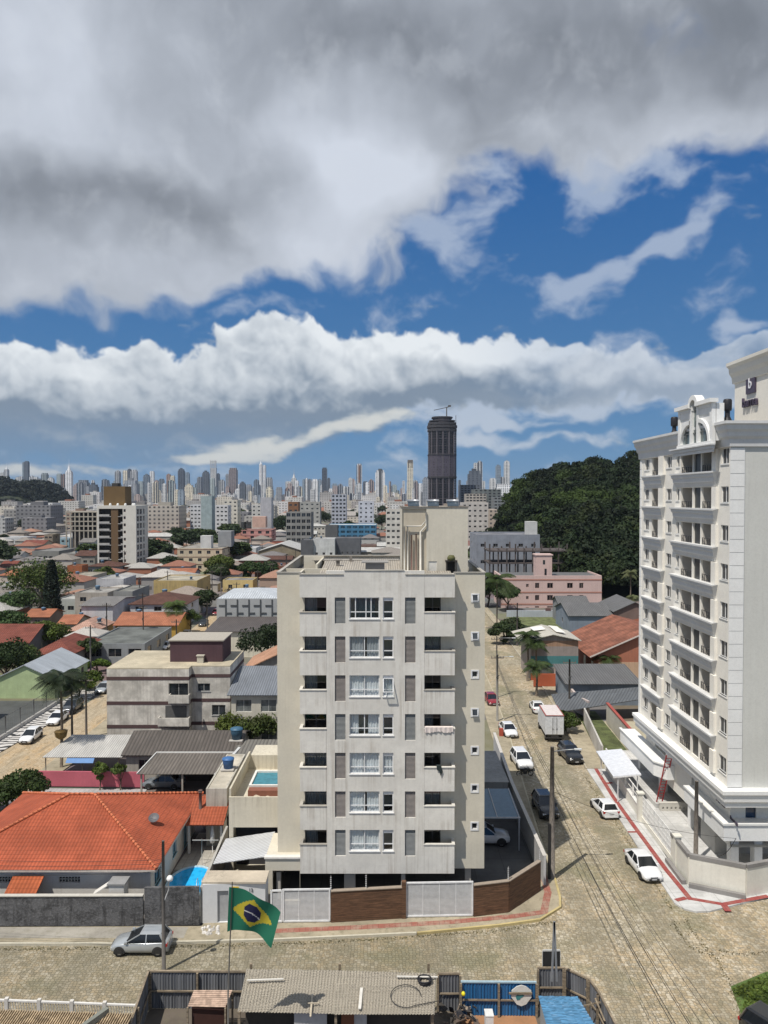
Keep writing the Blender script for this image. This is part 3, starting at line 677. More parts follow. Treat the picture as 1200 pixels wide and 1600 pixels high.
# ================================================================ the beige apartment block in the middle
def curtain_mesh(x0,x1,z0,z1,y,mb,rnd,gap=0.0):
    n=max(6,int((x1-x0)/.05));pts=[]
    ph=rnd.random()*6
    for i in range(n+1):
        x=x0+(x1-x0)*i/n;pts.append((x,y+.03*sin(i*1.55+ph)+.015*sin(i*.63+ph*2)))
    o=len(mb.v)
    for x,yy in pts:mb.v+=[(x,yy,z0),(x,yy,z1)]
    for i in range(n):mb.f.append([o+2*i,o+2*i+2,o+2*i+3,o+2*i+1]);mb.mi.append(0);mb.sm.append(True)
def central():
    R=random.Random(3)
    FRONT=plaster((.72,.70,.65),.12,.65,(.40,.36,.31),sc=.6);WING=plaster((.64,.60,.50),.10,.16,(.38,.33,.26));CAP=plaster((.42,.40,.36),.3)
    YF,YB,YE=57.5,58.6,75.5;XL,XA,XB,XR=-8.18,-6.34,5.32,7.72
    b=thing('apartment_block','stained beige seven storey apartment block with balconies behind the slatted gates','apartment block',(0,YF,0))
    tops=[23.38-2.935*i for i in range(7)];ZB=2.44;ZT=25.1;ZM=25.38
    # --- projecting front panel
    mb=MB();ops=[];kinds=[]
    u=lambda x:x+4.33
    for t in tops:
        for a,c,e,kd in((-3.70,-2.90,1.98,'p'),(-2.60,-.34,1.60,'w'),(-.08,.71,1.60,'s'),(1.58,2.37,2.0,'p')):
            ops.append((u(a),u(c),t-e,t));kinds.append(kd)
    got=wall_face(mb,(-4.33,YF),(3.03,YF),ZB,ZM,ops,.16)
    for x in(-4.33,3.03):
        q=[(x,YF,ZB),(x,YB,ZB),(x,YB,ZT),(x,YF,ZT)];mb.add(q,[(0,1,2,3)if x>0 else(3,2,1,0)])
    mb.quad((-4.33,YF,ZB),(-4.33,YB,ZB),(3.03,YB,ZB),(3.03,YF,ZB))
    # low roof upstand of this panel
    mb.box(-2.95,1.5,YF+.16,YF+.3,ZM-.9,ZM-.002);mb.quad((-4.33,YF,ZM),(3.03,YF,ZM),(3.03,YF+.3,ZM),(-4.33,YF+.3,ZM))
    mb.build('front_wall',FRONT,b)
    # --- balcony bands left and right (parapet + slab edge), open at the sides
    k_=0
    for(x0,x1)in((XA,-4.34),(3.04,XB)):
        tb=MB();tb.box(x0,x1,YF,YF+.14,tops[0],ZT-.02);tb.box(x0 if x0<0 else x1-.14,x0+.14 if x0<0 else x1,YF+.14,YB,tops[0],ZT-.02);tb.box(x0+.14,x1-.14,YF+.14,YB,tops[0],tops[0]+.16);tb.build('parapet',FRONT,b)
        for i,t in enumerate(tops):
            zt=t-1.14;zb=tops[i+1]if i<6 else ZB
            bm_=MB();bm_.box(x0,x1,YF+.004,YF+.14,zb,zt)
            if x0<0:bm_.box(x0,x0+.12,YF+.14,YB,zb,zt)
            else:bm_.box(x1-.12,x1,YF+.14,YB,zb,zt)
            bm_.box(x0+.12,x1-.12,YF+.14,YB,zb,zb+.62 if i<6 else zb+.3)
            p=bm_.build('balcony',FRONT,b)
            c=MB();e=.05;c.box(x0-e,x1+(e if x0>0 else 0),YF-e,YF+.2,zt,zt+.06);c.box(*((x0-e,x0+.18)if x0<0 else(x1-.18,x1+e)),YF+.2,YB,zt,zt+.06)
            c.build('coping',CAP if R.random()<.35 else flat((.62,.60,.55),.8),p)
    # --- recessed wall with wings
    mb=MB();ops=[];ty=[]
    for t in tops:
        ops.append((-6.08-XL,-4.36-XL,t-2.3,t-.02));ty.append('door');ops.append((3.10-XL,4.35-XL,t-2.3,t-.02));ty.append('door');ops.append((6.75-XL,7.18-XL,t-.42,t+.06));ty.append('little')
    g2=wall_face(mb,(XL,YB),(XR,YB),2.3,ZT,ops,.12)
    wall_face(mb,(XR,YB),(XR,YE),2.3,ZT,[],.1);wall_face(mb,(XR,YE),(XL,YE),2.3,ZT,[],.1);wall_face(mb,(XL,YE),(XL,YB),2.3,ZT,[],.1)
    mb.quad((XL,YB,2.3),(XL,YE,2.3),(XR,YE,2.3),(XR,YB,2.3))
    mb.build('side_wall',WING,b)
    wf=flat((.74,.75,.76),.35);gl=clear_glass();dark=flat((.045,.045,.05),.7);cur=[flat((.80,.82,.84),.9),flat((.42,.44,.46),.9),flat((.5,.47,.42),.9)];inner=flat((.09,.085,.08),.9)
    def bars(mb,x0,x1,z0,z1,y,t=.06,verts=(),hors=(),d=.06):
        mb.box(x0,x1,y-d,y,z0,z0+t);mb.box(x0,x1,y-d,y,z1-t,z1);mb.box(x0,x0+t,y-d,y,z0+t,z1-t);mb.box(x1-t,x1,y-d,y,z0+t,z1-t)
        for v in verts:mb.box(v-t/2,v+t/2,y-d+.004,y-.004,z0+t,z1-t)
        for h in hors:mb.box(x0+t,x1-t,y-d+.008,y-.008,h-t/2,h+t/2)
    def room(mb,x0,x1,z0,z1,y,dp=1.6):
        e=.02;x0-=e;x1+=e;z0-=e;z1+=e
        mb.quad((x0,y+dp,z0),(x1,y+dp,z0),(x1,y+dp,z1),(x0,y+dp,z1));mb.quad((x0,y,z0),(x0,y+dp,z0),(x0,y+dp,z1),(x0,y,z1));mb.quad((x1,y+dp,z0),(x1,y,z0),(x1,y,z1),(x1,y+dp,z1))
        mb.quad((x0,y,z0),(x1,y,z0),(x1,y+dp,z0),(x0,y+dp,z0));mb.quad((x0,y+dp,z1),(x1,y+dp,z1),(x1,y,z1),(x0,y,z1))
    row=0
    CURT=[None,1,0,(0,.5),0,0,0]
    for(o,d,nin,w,z0,z1),kd,i in zip(got,kinds,range(99)):
        row=i//4;x0=o.x;x1=o.x+w;y=o.y
        if kd=='p':
            f=MB();f.quad((x0,y,z0),(x1,y,z0),(x1,y,z1),(x0,y,z1));n=22
            for j in range(n):
                zz=z0+(z1-z0)*(j+.15)/n;f.add([(x0,y-.004,zz+.07),(x1,y-.004,zz+.07),(x1,y-.06,zz),(x0,y-.06,zz),(x0,y-.06,zz+.02),(x1,y-.06,zz+.02)],[(3,2,1,0),(3,4,5,2),(4,0,1,5)])
            f.build('louvre_panel',flat(((.26,.235,.22)if(row*7+i)%3 else(.24,.25,.25)),.6),b)
        else:
            wide=kd=='w';f=MB();zm=z0+(z1-z0)*.31
            if wide:
                vs=[(x0+x1)/2]if row else[x0+w*.2,x0+w*.55,x0+w*.72]
                bars(f,x0,x1,z0,z1,y,.065,vs,[zm])
            else:
                bars(f,x0,x1,z0,z1-.2,y,.07,[],[zm]);f.box(x0,x1,y-.05,y,z1-.2,z1)
            f.box(x0-.05,x1+.05,YF-.06,y,z0-.07,z0-.002)
            ff=f.build('window',wf,b)
            pn=MB();pn.quad((x0,y-.02,z0),(x1,y-.02,z0),(x1,y-.02,z1 if wide else z1-.2),(x0,y-.02,z1 if wide else z1-.2));pn.build('pane',gl,ff)
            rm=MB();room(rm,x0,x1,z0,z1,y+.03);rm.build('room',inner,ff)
            cc=CURT[row]if wide else(0 if row in(2,4)else None)
            if row==0 and wide:cc=1
            if cc is not None:
                cm=MB()
                if isinstance(cc,tuple):curtain_mesh(x0,x0+w*.3,z0,z1,y+.16,cm,R);curtain_mesh(x0+w*.62,x1,z0,z1,y+.16,cm,R);cm.build('curtain',cur[0],ff)
                elif row==0:curtain_mesh(x0+w*.2,x1-w*.15,z0,z1,y+.5,cm,R);cm.build('curtain',flat((.10,.14,.17),.9),ff)
                else:
                    curtain_mesh(x0+.03,x0+w*(.47 if row!=3 else.2),z0,z1,y+.07,cm,R);curtain_mesh(x0+w*(.5 if row in(2,4,6)else.58),x1-.03,z0,z1,y+.08,cm,R);cm.build('curtain',cur[cc],ff)
    # tilted sash of the third floor kitchen window
    t=tops[2];s_=MB();s_.beam((-.05,YF+.05,t-.25),(-.05,YF-.45,t-1.15),.06);s_.beam((.68,YF+.05,t-.25),(.68,YF-.45,t-1.15),.06);s_.beam((-.05,YF+.05,t-.25),(.68,YF+.05,t-.25),.06);s_.beam((-.05,YF-.45,t-1.15),(.68,YF-.45,t-1.15),.06)
    sash=s_.build('open_sash',wf,b);s2=MB();s2.quad((-.03,YF-.44,t-1.13),(.66,YF-.44,t-1.13),(.66,YF+.04,t-.27),(-.03,YF+.04,t-.27));s2.build('pane',gl,sash)
    for(o,d,nin,w,z0,z1),kd,i in zip(g2,ty,range(99)):
        row=i//3;x0=o.x;x1=x0+w;y=o.y
        if kd=='little':
            f=MB();bars(f,x0,x1,z0,z1,y,.05,[],[])
            for a in((x0-.1,x1+.1,z0-.1,z0),(x0-.1,x1+.1,z1,z1+.1),(x0-.1,x0,z0,z1),(x1,x1+.1,z0,z1)):f.box(a[0],a[1],YB-.04,YB+.02,a[2],a[3])
            ff=f.build('window',wf,b);pn=MB();pn.quad((x0,y-.02,z0),(x1,y-.02,z0),(x1,y-.02,z1),(x0,y-.02,z1));pn.build('pane',glass(),ff)
            if row in(0,3,1):
                s3=MB();q4=[Vector(p)for p in((x0,YB+.02,z1),(x1,YB+.02,z1),(x1,YB-.2,z0+.03),(x0,YB-.2,z0+.03))]
                for q in range(4):s3.beam(q4[q],q4[(q+1)%4],.04)
                os_=s3.build('open_sash',wf,ff);s3=MB();s3.quad(*[tuple(p)for p in q4]);s3.build('pane',glass((.03,.035,.04)),ff)
        else:
            f=MB();bars(f,x0,x1,z0,z1,y,.05,[(x0+x1)/2]);ff=f.build('balcony_door',flat((.10,.10,.11),.4),b)
            pn=MB();pn.quad((x0,y-.02,z0),(x1,y-.02,z0),(x1,y-.02,z1),(x0,y-.02,z1));pn.build('pane',gl,ff)
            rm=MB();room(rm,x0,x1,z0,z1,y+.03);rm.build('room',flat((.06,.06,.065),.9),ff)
            if(row+(x0>0))%2==0 or row in(1,5):
                cm=MB();curtain_mesh(x0+.03,x0+w*(.95 if row in(1,4,5)else.55),z0,z1,y+.2,cm,R);cm.build('curtain',flat((.22,.24,.26),.9),ff)
    # --- roof: parapets, corrugated sheets, tower, chimneys
    cp=MB()
    def coping(x0,x1,y0,y1,z):cp.box(x0-.06,x1+.06,y0-.06,y1+.06,z,z+.07)
    pr=MB()
    for a in((XL,XA,YB,YB+.15),(XL,XL+.15,YB+.15,YE),(XR-.15,XR,YB+.15,YE),(XL+.15,XR-.15,YE-.15,YE),(XB,XR,YB,YB+.15)):pr.box(*a,ZT,ZT+.01)
    pr.box(XL+.15,-4.6,62.0,62.15,24.3,25.12);pr.box(-6.6,-6.45,YB+.15,62.0,24.3,25.05);pr.box(-7.2,-5.4,68.9,69.2,24.2,25.6);pr.box(-5.55,-5.4,62.2,68.9,24.2,25.45)
    pr.build('roof_upstand',WING,b)
    coping(XL,XA-.05,YB,YB+.15,ZT+.012);coping(XL,XL+.15,YB+.3,YE,ZT+.012);coping(XR-.15,XR,YB+.3,YE,ZT+.012);coping(XL+.3,XR-.3,YE-.15,YE,ZT+.012);coping(XB+.07,XR,YB,YB+.15,ZT+.012)
    coping(XA,-3.1,YF,YF+.14,ZT-.018);coping(1.65,XB,YF,YF+.14,ZT-.018);cp.box(-2.97,1.52,YF-.05,YF+.35,ZM+.002,ZM+.06)
    cp.build('coping',CAP,b)
    rf=MB();rf.box(XL+.15,XR-.15,YB+.15,YE-.15,24.2,24.28);rf.build('roof_deck',plaster((.16,.15,.14),.3),b)
    rs=MB();rs.slab([(-5.1,58.9,24.75),(1.4,58.9,24.75),(1.4,66.8,25.35),(-5.1,66.8,25.35)],.05);rs.slab([(1.4,75.2,24.85),(-6.3,75.2,24.85),(-6.3,66.9,25.4),(1.4,66.9,25.4)],.05)
    rs.slab([(1.6,57.75,24.95),(5.2,57.75,24.95),(5.2,60.4,25.1),(1.6,60.4,25.1)],.05)
    rs.build('corrugated_roof',sheet((.44,.40,.34),.19,dirtamt=.75,dirt=(.10,.085,.07)),b)
    ch=MB();ch.box(-1.45,.05,60.2,61.4,24.3,25.75);ch.box(-1.75,.35,60.0,61.6,25.75,25.83);ch.build('roof_chimney',plaster((.30,.29,.28),.2),b)
    ch=MB();ch.box(-4.0,-3.7,64,64.3,25,25.6);ch.box(-4.15,-3.55,63.9,64.4,25.6,25.66);ch.box(-3.0,-2.75,66.4,66.6,25.2,25.8);ch.build('roof_vent',plaster((.22,.2,.18),.2),b)
    # water tower
    Y1,Y2=61.0,67.5;x0,x1=1.42,6.67;ZTT=30.1
    tw=MB();gd=wall_face(tw,(x0,Y1),(x1,Y1),24.2,ZTT,[(3.55-x0,4.2-x0,24.95,25.8),(2.55+2.45-x0,2.55+3.1-x0,24.6,25.8),(.03,1.95,24.9,ZTT-.12)],.12)
    wall_face(tw,(x1,Y1),(x1,Y2),24.2,ZTT,[]);wall_face(tw,(x1,Y2),(x0,Y2),24.2,ZTT,[]);wall_face(tw,(x0,Y2),(x0,Y1),24.2,ZTT,[]);tw.quad((x0,Y1,ZTT),(x1,Y1,ZTT),(x1,Y2,ZTT),(x0,Y2,ZTT))
    T=tw.build('water_tower',plaster((.66,.62,.52),.10,.22,(.36,.31,.24)),b)
    f=MB();f.box(3.55,4.2,Y1+.05,Y1+.1,24.95,25.8);f.build('hatch_door',flat((.70,.68,.62),.6),T)
    nb=MB();o=gd[1];nb.quad((o[0].x,o[0].y-.002,o[4]),(o[0].x+o[3],o[0].y-.002,o[4]),(o[0].x+o[3],o[0].y-.002,o[5]),(o[0].x,o[0].y-.002,o[5]));nb.box(4.85,5.8,Y1-.45,Y1,25.82,25.9);nb.box(4.9,5.0,Y1-.42,Y1-.34,24.9,25.82);nb.box(5.65,5.75,Y1-.42,Y1-.34,24.9,25.82);nb.build('niche',flat((.05,.045,.04),.9),T)
    nb=MB();o=gd[2];nb.quad((o[0].x,o[0].y-.002,o[4]),(o[0].x+o[3],o[0].y-.002,o[4]),(o[0].x+o[3],o[0].y-.002,o[5]),(o[0].x,o[0].y-.002,o[5]));nb.build('duct_recess',plaster((.60,.54,.43),.15,.4,(.33,.27,.2)),T)
    for i,(xa,z)in enumerate(((1.62,28.6),(1.88,28.6),(2.55,28.0))):
        p=MB();p.tube([(xa,Y1-.08,24.6),(xa,Y1-.08,z)],.055,8);p.build('duct_pipe',flat((.60,.58,.52)if i<2 else(.20,.12,.10),.6),T)
    p=MB();p.tube([(2.2,Y1-.09,24.5),(2.2,Y1-.09,27.9)],.05,8);p.build('duct_pipe',flat((.18,.09,.08),.6),T)
    p=MB();p.tube([(2.9,Y1-.1,24.6),(2.9,Y1-.1,28.15),(3.35,Y1-.1,28.65),(3.35,Y1-.1,29.7)],.07,8);p.tube([(1.75,Y1-.12,28.6),(2.95,Y1-.12,28.6),(3.3,Y1-.12,29.0)],.05,8);p.build('duct_pipe',flat((.70,.67,.60),.6),T)
    f=MB();f.box(1.5,3.1,Y1-.3,Y1,24.7,24.8);f.build('pipe_shelf',flat((.7,.68,.62),.6),T)
    f=MB();f.box(x0-.06,x1+.06,Y1-.06,Y1+.2,ZTT,ZTT+.07);f.box(x0-.06,x0+.15,Y1+.2,Y2,ZTT,ZTT+.07);f.box(x1-.15,x1+.06,Y1+.2,Y2,ZTT,ZTT+.07);f.build('coping',flat((.20,.18,.16),.8),T)
    f=MB();f.lathe([(0.01,.35),(.2,.4),(.32,.2),(.3,0),(.01,0)],(5.33,Y1-.2,25.9),10);f.build('plant_pot',leaf((.09,.10,.05)),T)
    for i,(xa,fl)in enumerate(((2.4,0),(4.0,1),(5.6,1))):
        xs=xa;s4=thing('solar_heater',['solar water heater on the left of the water tower roof','middle solar water heater on the water tower roof','solar water heater on the right edge of the water tower roof'][i],'solar heater',(xa,62.5,ZTT),'solar heaters on the water tower')
        q=MB();q.tube([(xa-.5,62.9,ZTT+.5),(xa+.5,62.9,ZTT+.5)],.11,10);q.build('tank',flat((.55,.56,.58),.35,.5),s4)
        q=MB();q.slab([(xa-.45,62.2,ZTT+.1),(xa+.45,62.2,ZTT+.1),(xa+.45,62.85,ZTT+.42),(xa-.45,62.85,ZTT+.42)],.05);q.build('collector',flat((.04,.06,.08),.2),s4)
        q=MB()
        q.beam((xa-.4,62.9,ZTT+.35),(xa+.4,62.9,ZTT+.35),.05)
        for dx in(-.4,.4):q.beam((xa+dx,62.9,ZTT),(xa+dx,62.9,ZTT+.4),.05)
        q.build('stand',flat((.35,.35,.36),.5),s4)
    # --- ground level: columns, soffit, lower side wall on the left
    for(xa,xb,ya)in((-3.05,-2.2,58.2),(1.3,1.62,57.8),(6.3,6.75,59.0),(-8.2,-7.9,58.0),(-3.05,-2.2,66),(1.3,1.62,66),(6.3,6.75,66),(-3,-2.6,74),(6.3,6.7,74)):
        c_=MB();c_.box(xa,xb,ya,ya+.45,.02,2.3);c_.build('column',plaster((.50,.48,.44),.15),b)
    lw=MB();g3=wall_face(lw,(-9.0,57.6),(-6.36,57.6),.02,3.55,[(.55,2.62,.3,2.62)],.3);wall_face(lw,(-9.0,62),(-9.0,57.6),.02,3.55,[]);lw.quad((-9,57.6,3.55),(-6.36,57.6,3.55),(-6.36,62,3.55),(-9,62,3.55))
    lw.build('lower_wall',WING,b);lc=MB();lc.box(-9.06,-6.34,57.5,57.95,3.55,3.68);lc.build('ledge',flat((.68,.66,.62),.7),b)
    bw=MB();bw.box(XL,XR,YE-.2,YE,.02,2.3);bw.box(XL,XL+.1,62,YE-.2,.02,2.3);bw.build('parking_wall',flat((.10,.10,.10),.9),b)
    return b
central()
# washing on two balconies
m=MB();n=20
for i in range(n):
    xa=3.05+2.15*i/n;xb=3.05+2.15*(i+1)/n
    za=14.61-1.04-.28-.10*abs(sin(i*1.3))-.05*sin(i*.5);zb=14.61-1.04-.28-.10*abs(sin((i+1)*1.3))-.05*sin((i+1)*.5)
    ya=57.42-.03*sin(i*1.9);yb=57.42-.03*sin((i+1)*1.9)
    m.quad((xa,ya,za),(xb,yb,zb),(xb,yb-.01,13.6),(xa,ya-.01,13.6));m.quad((xa,ya-.01,13.6),(xb,yb-.01,13.6),(xb,57.66,13.62),(xa,57.66,13.62))
tag(m.build('laundry_cloth',flat((.74,.66,.62),.9),recalc=False),'pale pink and white cloth hung over a right-hand balcony parapet of the beige block','cloth')
m=MB();m.add([(3.95,57.43,10.72),(4.3,57.43,10.74),(4.42,57.4,10.3),(4.28,57.4,9.95),(4.15,57.41,10.35),(4.0,57.42,10.4)],[(0,5,4,3,2,1)]);m.add([(3.95,57.43,10.72),(4.3,57.43,10.74),(4.3,57.7,10.74),(3.95,57.7,10.74)],[(0,1,2,3)])
m.v=[(x,y-.0,z-.06)for x,y,z in m.v]
tag(m.build('dark_towel',flat((.02,.03,.03),.9)),'small dark cloth hanging over the fourth balcony parapet from the bottom right','towel')
# ================================================================ the white apartment tower on the right
def text_mesh(name,s,size,mat,parent,M,depth=.03):
    cu=bpy.data.curves.new(name,'FONT');cu.body=s;cu.size=size;cu.extrude=depth;cu.align_x='CENTER';cu.align_y='CENTER'
    to=bpy.data.objects.new('tmp',cu);COL.objects.link(to);dg=bpy.context.evaluated_depsgraph_get();dg.update()
    me=bpy.data.meshes.new_from_object(to.evaluated_get(dg));bpy.data.objects.remove(to)
    me.materials.clear();me.materials.append(mat);me.transform(M)
    if parent is not None and parent.get('_o')is not None:me.transform(Matrix.Translation(-Vector(parent['_o'])))
    o=bpy.data.objects.new(name,me);COL.objects.link(o)
    if parent is not None:o.parent=parent
    return o
def sweepL(mb,prof,x,y,yfar,xfar,endcap=True):
    """profile (out, z) swept along the left face and round the near corner"""
    rows=[[(x-o,yfar+min(o,.15),z)for o,z in prof],[(x-o,y-o,z)for o,z in prof],[(xfar,y-o,z)for o,z in prof]]
    n=len(prof);o0=len(mb.v)
    for r in rows:mb.v+=r
    for i in range(2):
        for j in range(n-1):mb.f.append([o0+i*n+j,o0+(i+1)*n+j,o0+(i+1)*n+j+1,o0+i*n+j+1]);mb.mi.append(0);mb.sm.append(False)
    mb.f.append([o0+n-1-j for j in range(n)]);mb.mi.append(0);mb.sm.append(False)
KT=1.09
def resize(root,kk):
    for o in root.children_recursive:o.data.transform(Matrix.Scale(kk,4))
def right_tower():
    X,Y1,Y2,XF=25.4,56.3,76.1,46.0
    CREAM=plaster((.84,.81,.74),.07,.06,(.5,.46,.4),sc=.4);GREYW=plaster((.62,.62,.58),.05,.22,(.4,.38,.35),sc=.3);TRIM=plaster((.82,.82,.80),.06,.06,(.5,.5,.5));LEDGE=plaster((.66,.665,.66),.06,.15,(.45,.45,.45));BACK=plaster((.56,.53,.48),.1)  # LEDGE is TRIM greyed, weaker light on flared faces put into the colour
    wf=flat((.78,.78,.76),.4);gm=glass((.018,.02,.024),.3);railm=flat((.05,.05,.055),.4)
    b=thing('apartment_tower','tall white and cream apartment tower with moulded balcony ledges and an arched roof gable','apartment tower',(X,Y1,0))
    zc=[33.98-2.889*k_ for k_ in range(9)];ZB=9.0;ZT=34.6
    ops=[];kd=[];u=lambda y:Y2-y
    for i,z in enumerate(zc):
        for y0,y1,a,c,t in((74.87,73.61,.5,.55,'w'),(72.9,70.7,1.1,.58,'L'),(69.1,67.87,.5,.55,'w'),(66.75,66.1,.5,.55,'n'),(65.72,63.3,1.1,.58,'L'),(63.1,61.65,1.1,.58,'D'),(61.45,59.15,1.1,.58,'L'),(57.9,56.62,.6,.62,'w')):
            ops.append((u(y0),u(y1),z-a,z+c));kd.append(t)
    mb=MB();A=[]
    # wall_face uses one depth, so do the loggias in a second pass by adding deep reveals
    got=wall_face(mb,(X,Y2),(X,Y1),ZB,ZT,ops,.16)
    wall_face(mb,(X,Y1),(XF,Y1),ZB,ZT,[(1.05,1.06,10,10.01)],.02,1);wall_face(mb,(XF,Y2),(X,Y2),ZB,ZT,[],.1);wall_face(mb,(XF,Y1),(XF,Y2),ZB,ZT,[],.1)
    mb.quad((X,Y1,ZT),(XF,Y1,ZT),(XF,Y2,ZT),(X,Y2,ZT));mb.quad((X,Y1,ZB),(X,Y2,ZB),(XF,Y2,ZB),(XF,Y1,ZB))
    body=mb.build('wall',[CREAM,GREYW],b)
    lg=MB();
    for(o,d,nin,w,z0,z1),t,i in zip(got,kd,range(99)):
        fl=i//8;ya,yb=o.y,o.y-w
        if t in 'wn':
            f=fill((o,d,nin,w,z0,z1),b,wf,gm,.06,2 if t=='w' else 1,1,sill=.08)
        elif t=='L':
            lg=MB();x0=o.x;x1=o.x+.85
            lg.quad((x1,ya,z0-1),(x1,yb,z0-1),(x1,yb,z1),(x1,ya,z1));lg.quad((x0,ya,z0-1),(x1,ya,z0-1),(x1,ya,z1),(x0,ya,z1));lg.quad((x1,yb,z0-1),(x0,yb,z0-1),(x0,yb,z1),(x1,yb,z1))
            lg.quad((x0,ya,z0-1),(x0,yb,z0-1),(x1,yb,z0-1),(x1,ya,z0-1));lg.quad((x0,ya,z1),(x1,ya,z1),(x1,yb,z1),(x0,yb,z1))
            lg.build('loggia',BACK,b);dm=MB();m_=(ya+yb)/2;dm.box(x1-.05,x1-.01,m_-.55,m_+.45,z0-.98,z1-.15);dm.build('balcony_door',glass(),b)
            r_=MB();zt=z0+.55;xr=x0-.08
            r_.beam((xr,ya-.03,zt),(xr,yb+.03,zt),.045);r_.beam((xr,ya-.03,z0+.08),(xr,yb+.03,z0+.08),.035)
            nn=5
            for j in range(nn+1):yy=ya-.04+(yb-ya+.08)*j/nn;r_.beam((xr,yy,z0),(xr,yy,zt),.035)
            r_.build('railing',railm,b)
        else:
            dm=MB();dm.box(o.x-.02,o.x+.02,yb+.12,ya-.12,z0,z1);dm.build('dark_panel',flat((.03,.035,.04),.3),b)
    # ledges
    for i,z in enumerate(zc):
        t=z-1.1
        for(ya,yb)in((74.6,69.35),(67.1,58.3)):
            if i==8:continue
            prof=[(0,t+.03),(.62,t+.03),(.62,t-.10),(.50,t-.14),(.47,t-.35),(.36,t-.45),(.33,t-.75),(.18,t-.95),(.12,t-1.12),(0,t-1.15)]
            m_=MB();o0=0;n=len(prof)
            for yy,e in((ya,1),(yb,-1)):m_.v+=[(X-.003-o*.8,yy-e*(.62-max(o,.12))*.9*(zz<t),zz)for o,zz in prof]
            for j in range(n-1):m_.f.append([j,n+j,n+j+1,j+1]);m_.mi.append(0);m_.sm.append(False)
            m_.f.append(list(range(n-1,-1,-1)));m_.f.append(list(range(n,2*n)));m_.mi+=[0,0];m_.sm+=[False,False]
            m_.build('balcony_ledge',LEDGE,b)
    for(ya,yb)in((70.6,69.42),(59.1,58.35)):
        for i,z in enumerate(zc):
            m_=MB();m_.box(X-.22,X-.004,yb,ya,z-1.06,z+.62)
            m_.build('pier',CREAM,b)
    # cornice and base ledge
    c=MB();sweepL(c,[(0,36.45),(.75,36.45),(.75,36.25),(.62,36.15),(.58,35.85),(.42,35.65),(.38,35.35),(.20,35.15),(.16,34.62),(0,34.58)],X-.004,Y1-.004,Y2,XF);c.build('cornice',LEDGE,b)
    c=MB();sweepL(c,[(0,9.45),(.62,9.40),(.62,9.12),(.50,9.02),(.46,8.55),(.30,8.4),(.30,8.1),(0,8.1)],X-.004,Y1-.004,Y2,XF);c.build('base_ledge',TRIM,b)
    # quoins on the near corner
    q=MB();z=9.5
    while z<34.4:
        q.box(X-.06,X+1.0,Y1-.06,Y1-.003,z,min(z+.93,34.5));z+=.965
    q.box(X-.02,X+.97,Y1-.02,Y1-.004,9.46,34.5,1);q.build('quoins',[TRIM,flat((.30,.31,.32),.9)],b)
    q=MB();z=9.5
    while z<34.4:q.box(X-.06,X-.003,Y2-.5,Y2,z,min(z+.93,34.5));z+=.965
    q.build('quoins',TRIM,b)
    # roof gable with arches (a wall in the plane of the facade)
    ya,yb=64.1,57.5;Z0=35.15;H=37.75;P_=MB()
    ym=(ya+yb)/2
    def ypt(t):return ya+(yb-ya)*t
    xf=X-.92
    P_.box(xf-.1,xf+.3,yb,ya,Z0-.25,Z0)
    for t0,t1 in((0,.06),(.37,.43),(.57,.63),(.94,1)):P_.box(xf,xf+.3,ypt(t1),ypt(t0),Z0,H)
    P_.box(xf,xf+.3,ypt(.43),ypt(.0),H,H+.25);P_.box(xf,xf+.3,ypt(1),ypt(.57),H,H+.25)
    P_.box(xf-.25,xf+.4,ypt(.40),ypt(-.03),H+.25,H+.55);P_.box(xf-.25,xf+.4,ypt(1.03),ypt(.60),H+.25,H+.55)
    P_.box(xf+.06,xf+.24,ypt(.37),ypt(.06),H-.55,H);P_.box(xf+.06,xf+.24,ypt(.94),ypt(.63),H-.55,H)
    n=14
    for sgn,t0,t1 in((1,.37,.10),(-1,.63,.90)):
        R0=abs(ypt(t0)-ypt(t1));cy=ypt(t0)
        for i in range(n):
            a0=pi/2*i/n;a1=pi/2*(i+1)/n
            p=[(cy+sgn*R0*cos(a),Z0+1.55*sin(a))for a in(a0,a1)];qd=[(cy+sgn*(R0+.32)*cos(a),Z0+1.85*sin(a))for a in(a0,a1)]
            vs=[(xf-.05,*p[0]),(xf-.05,*p[1]),(xf-.05,*qd[1]),(xf-.05,*qd[0])];vs+=[(xf+.3,y,z)for _,y,z in vs]
            P_.add(vs,[(0,1,2,3),(7,6,5,4),(0,4,5,1),(2,6,7,3)])
            # spandrel
            P_.add([(xf+.1,*qd[0]),(xf+.1,*qd[1]),(xf+.1,qd[1][0],H-.5),(xf+.1,qd[0][0],H-.5)],[(0,1,2,3)])
    cy=ym;R0=.6
    for i in range(n):
        a0=pi*i/n;a1=pi*(i+1)/n
        p=[(cy+R0*cos(a),H+.2+.62*sin(a))for a in(a0,a1)];qd=[(cy+(R0+.38)*cos(a),H+.2+1.0*sin(a))for a in(a0,a1)]
        vs=[(xf-.15,*p[0]),(xf-.15,*p[1]),(xf-.15,*qd[1]),(xf-.15,*qd[0])];vs+=[(xf+.5,y,z)for _,y,z in vs]
        P_.add(vs,[(0,1,2,3),(7,6,5,4),(0,4,5,1),(2,6,7,3)])
    for t in(.43,.57):P_.box(xf-.02,xf+.28,ypt(t)-.05,ypt(t)+.05,H,H+.4)
    P_.box(xf+.35,xf+.93,yb,ya,Z0,H+.2)
    G_=P_.build('roof_gable',TRIM,b,recalc=True);m_=MB();m_.box(X-1.15,X-.76,yb-.3,ya+1.4,Z0-.34,Z0-.24);m_.box(X-1.0,X-.76,yb-.2,ya+1.2,Z0-.6,Z0-.35);m_.box(X-.9,X-.76,yb-.1,ya+1.1,Z0-.85,Z0-.61);m_.build('gable_ledge',LEDGE,G_)
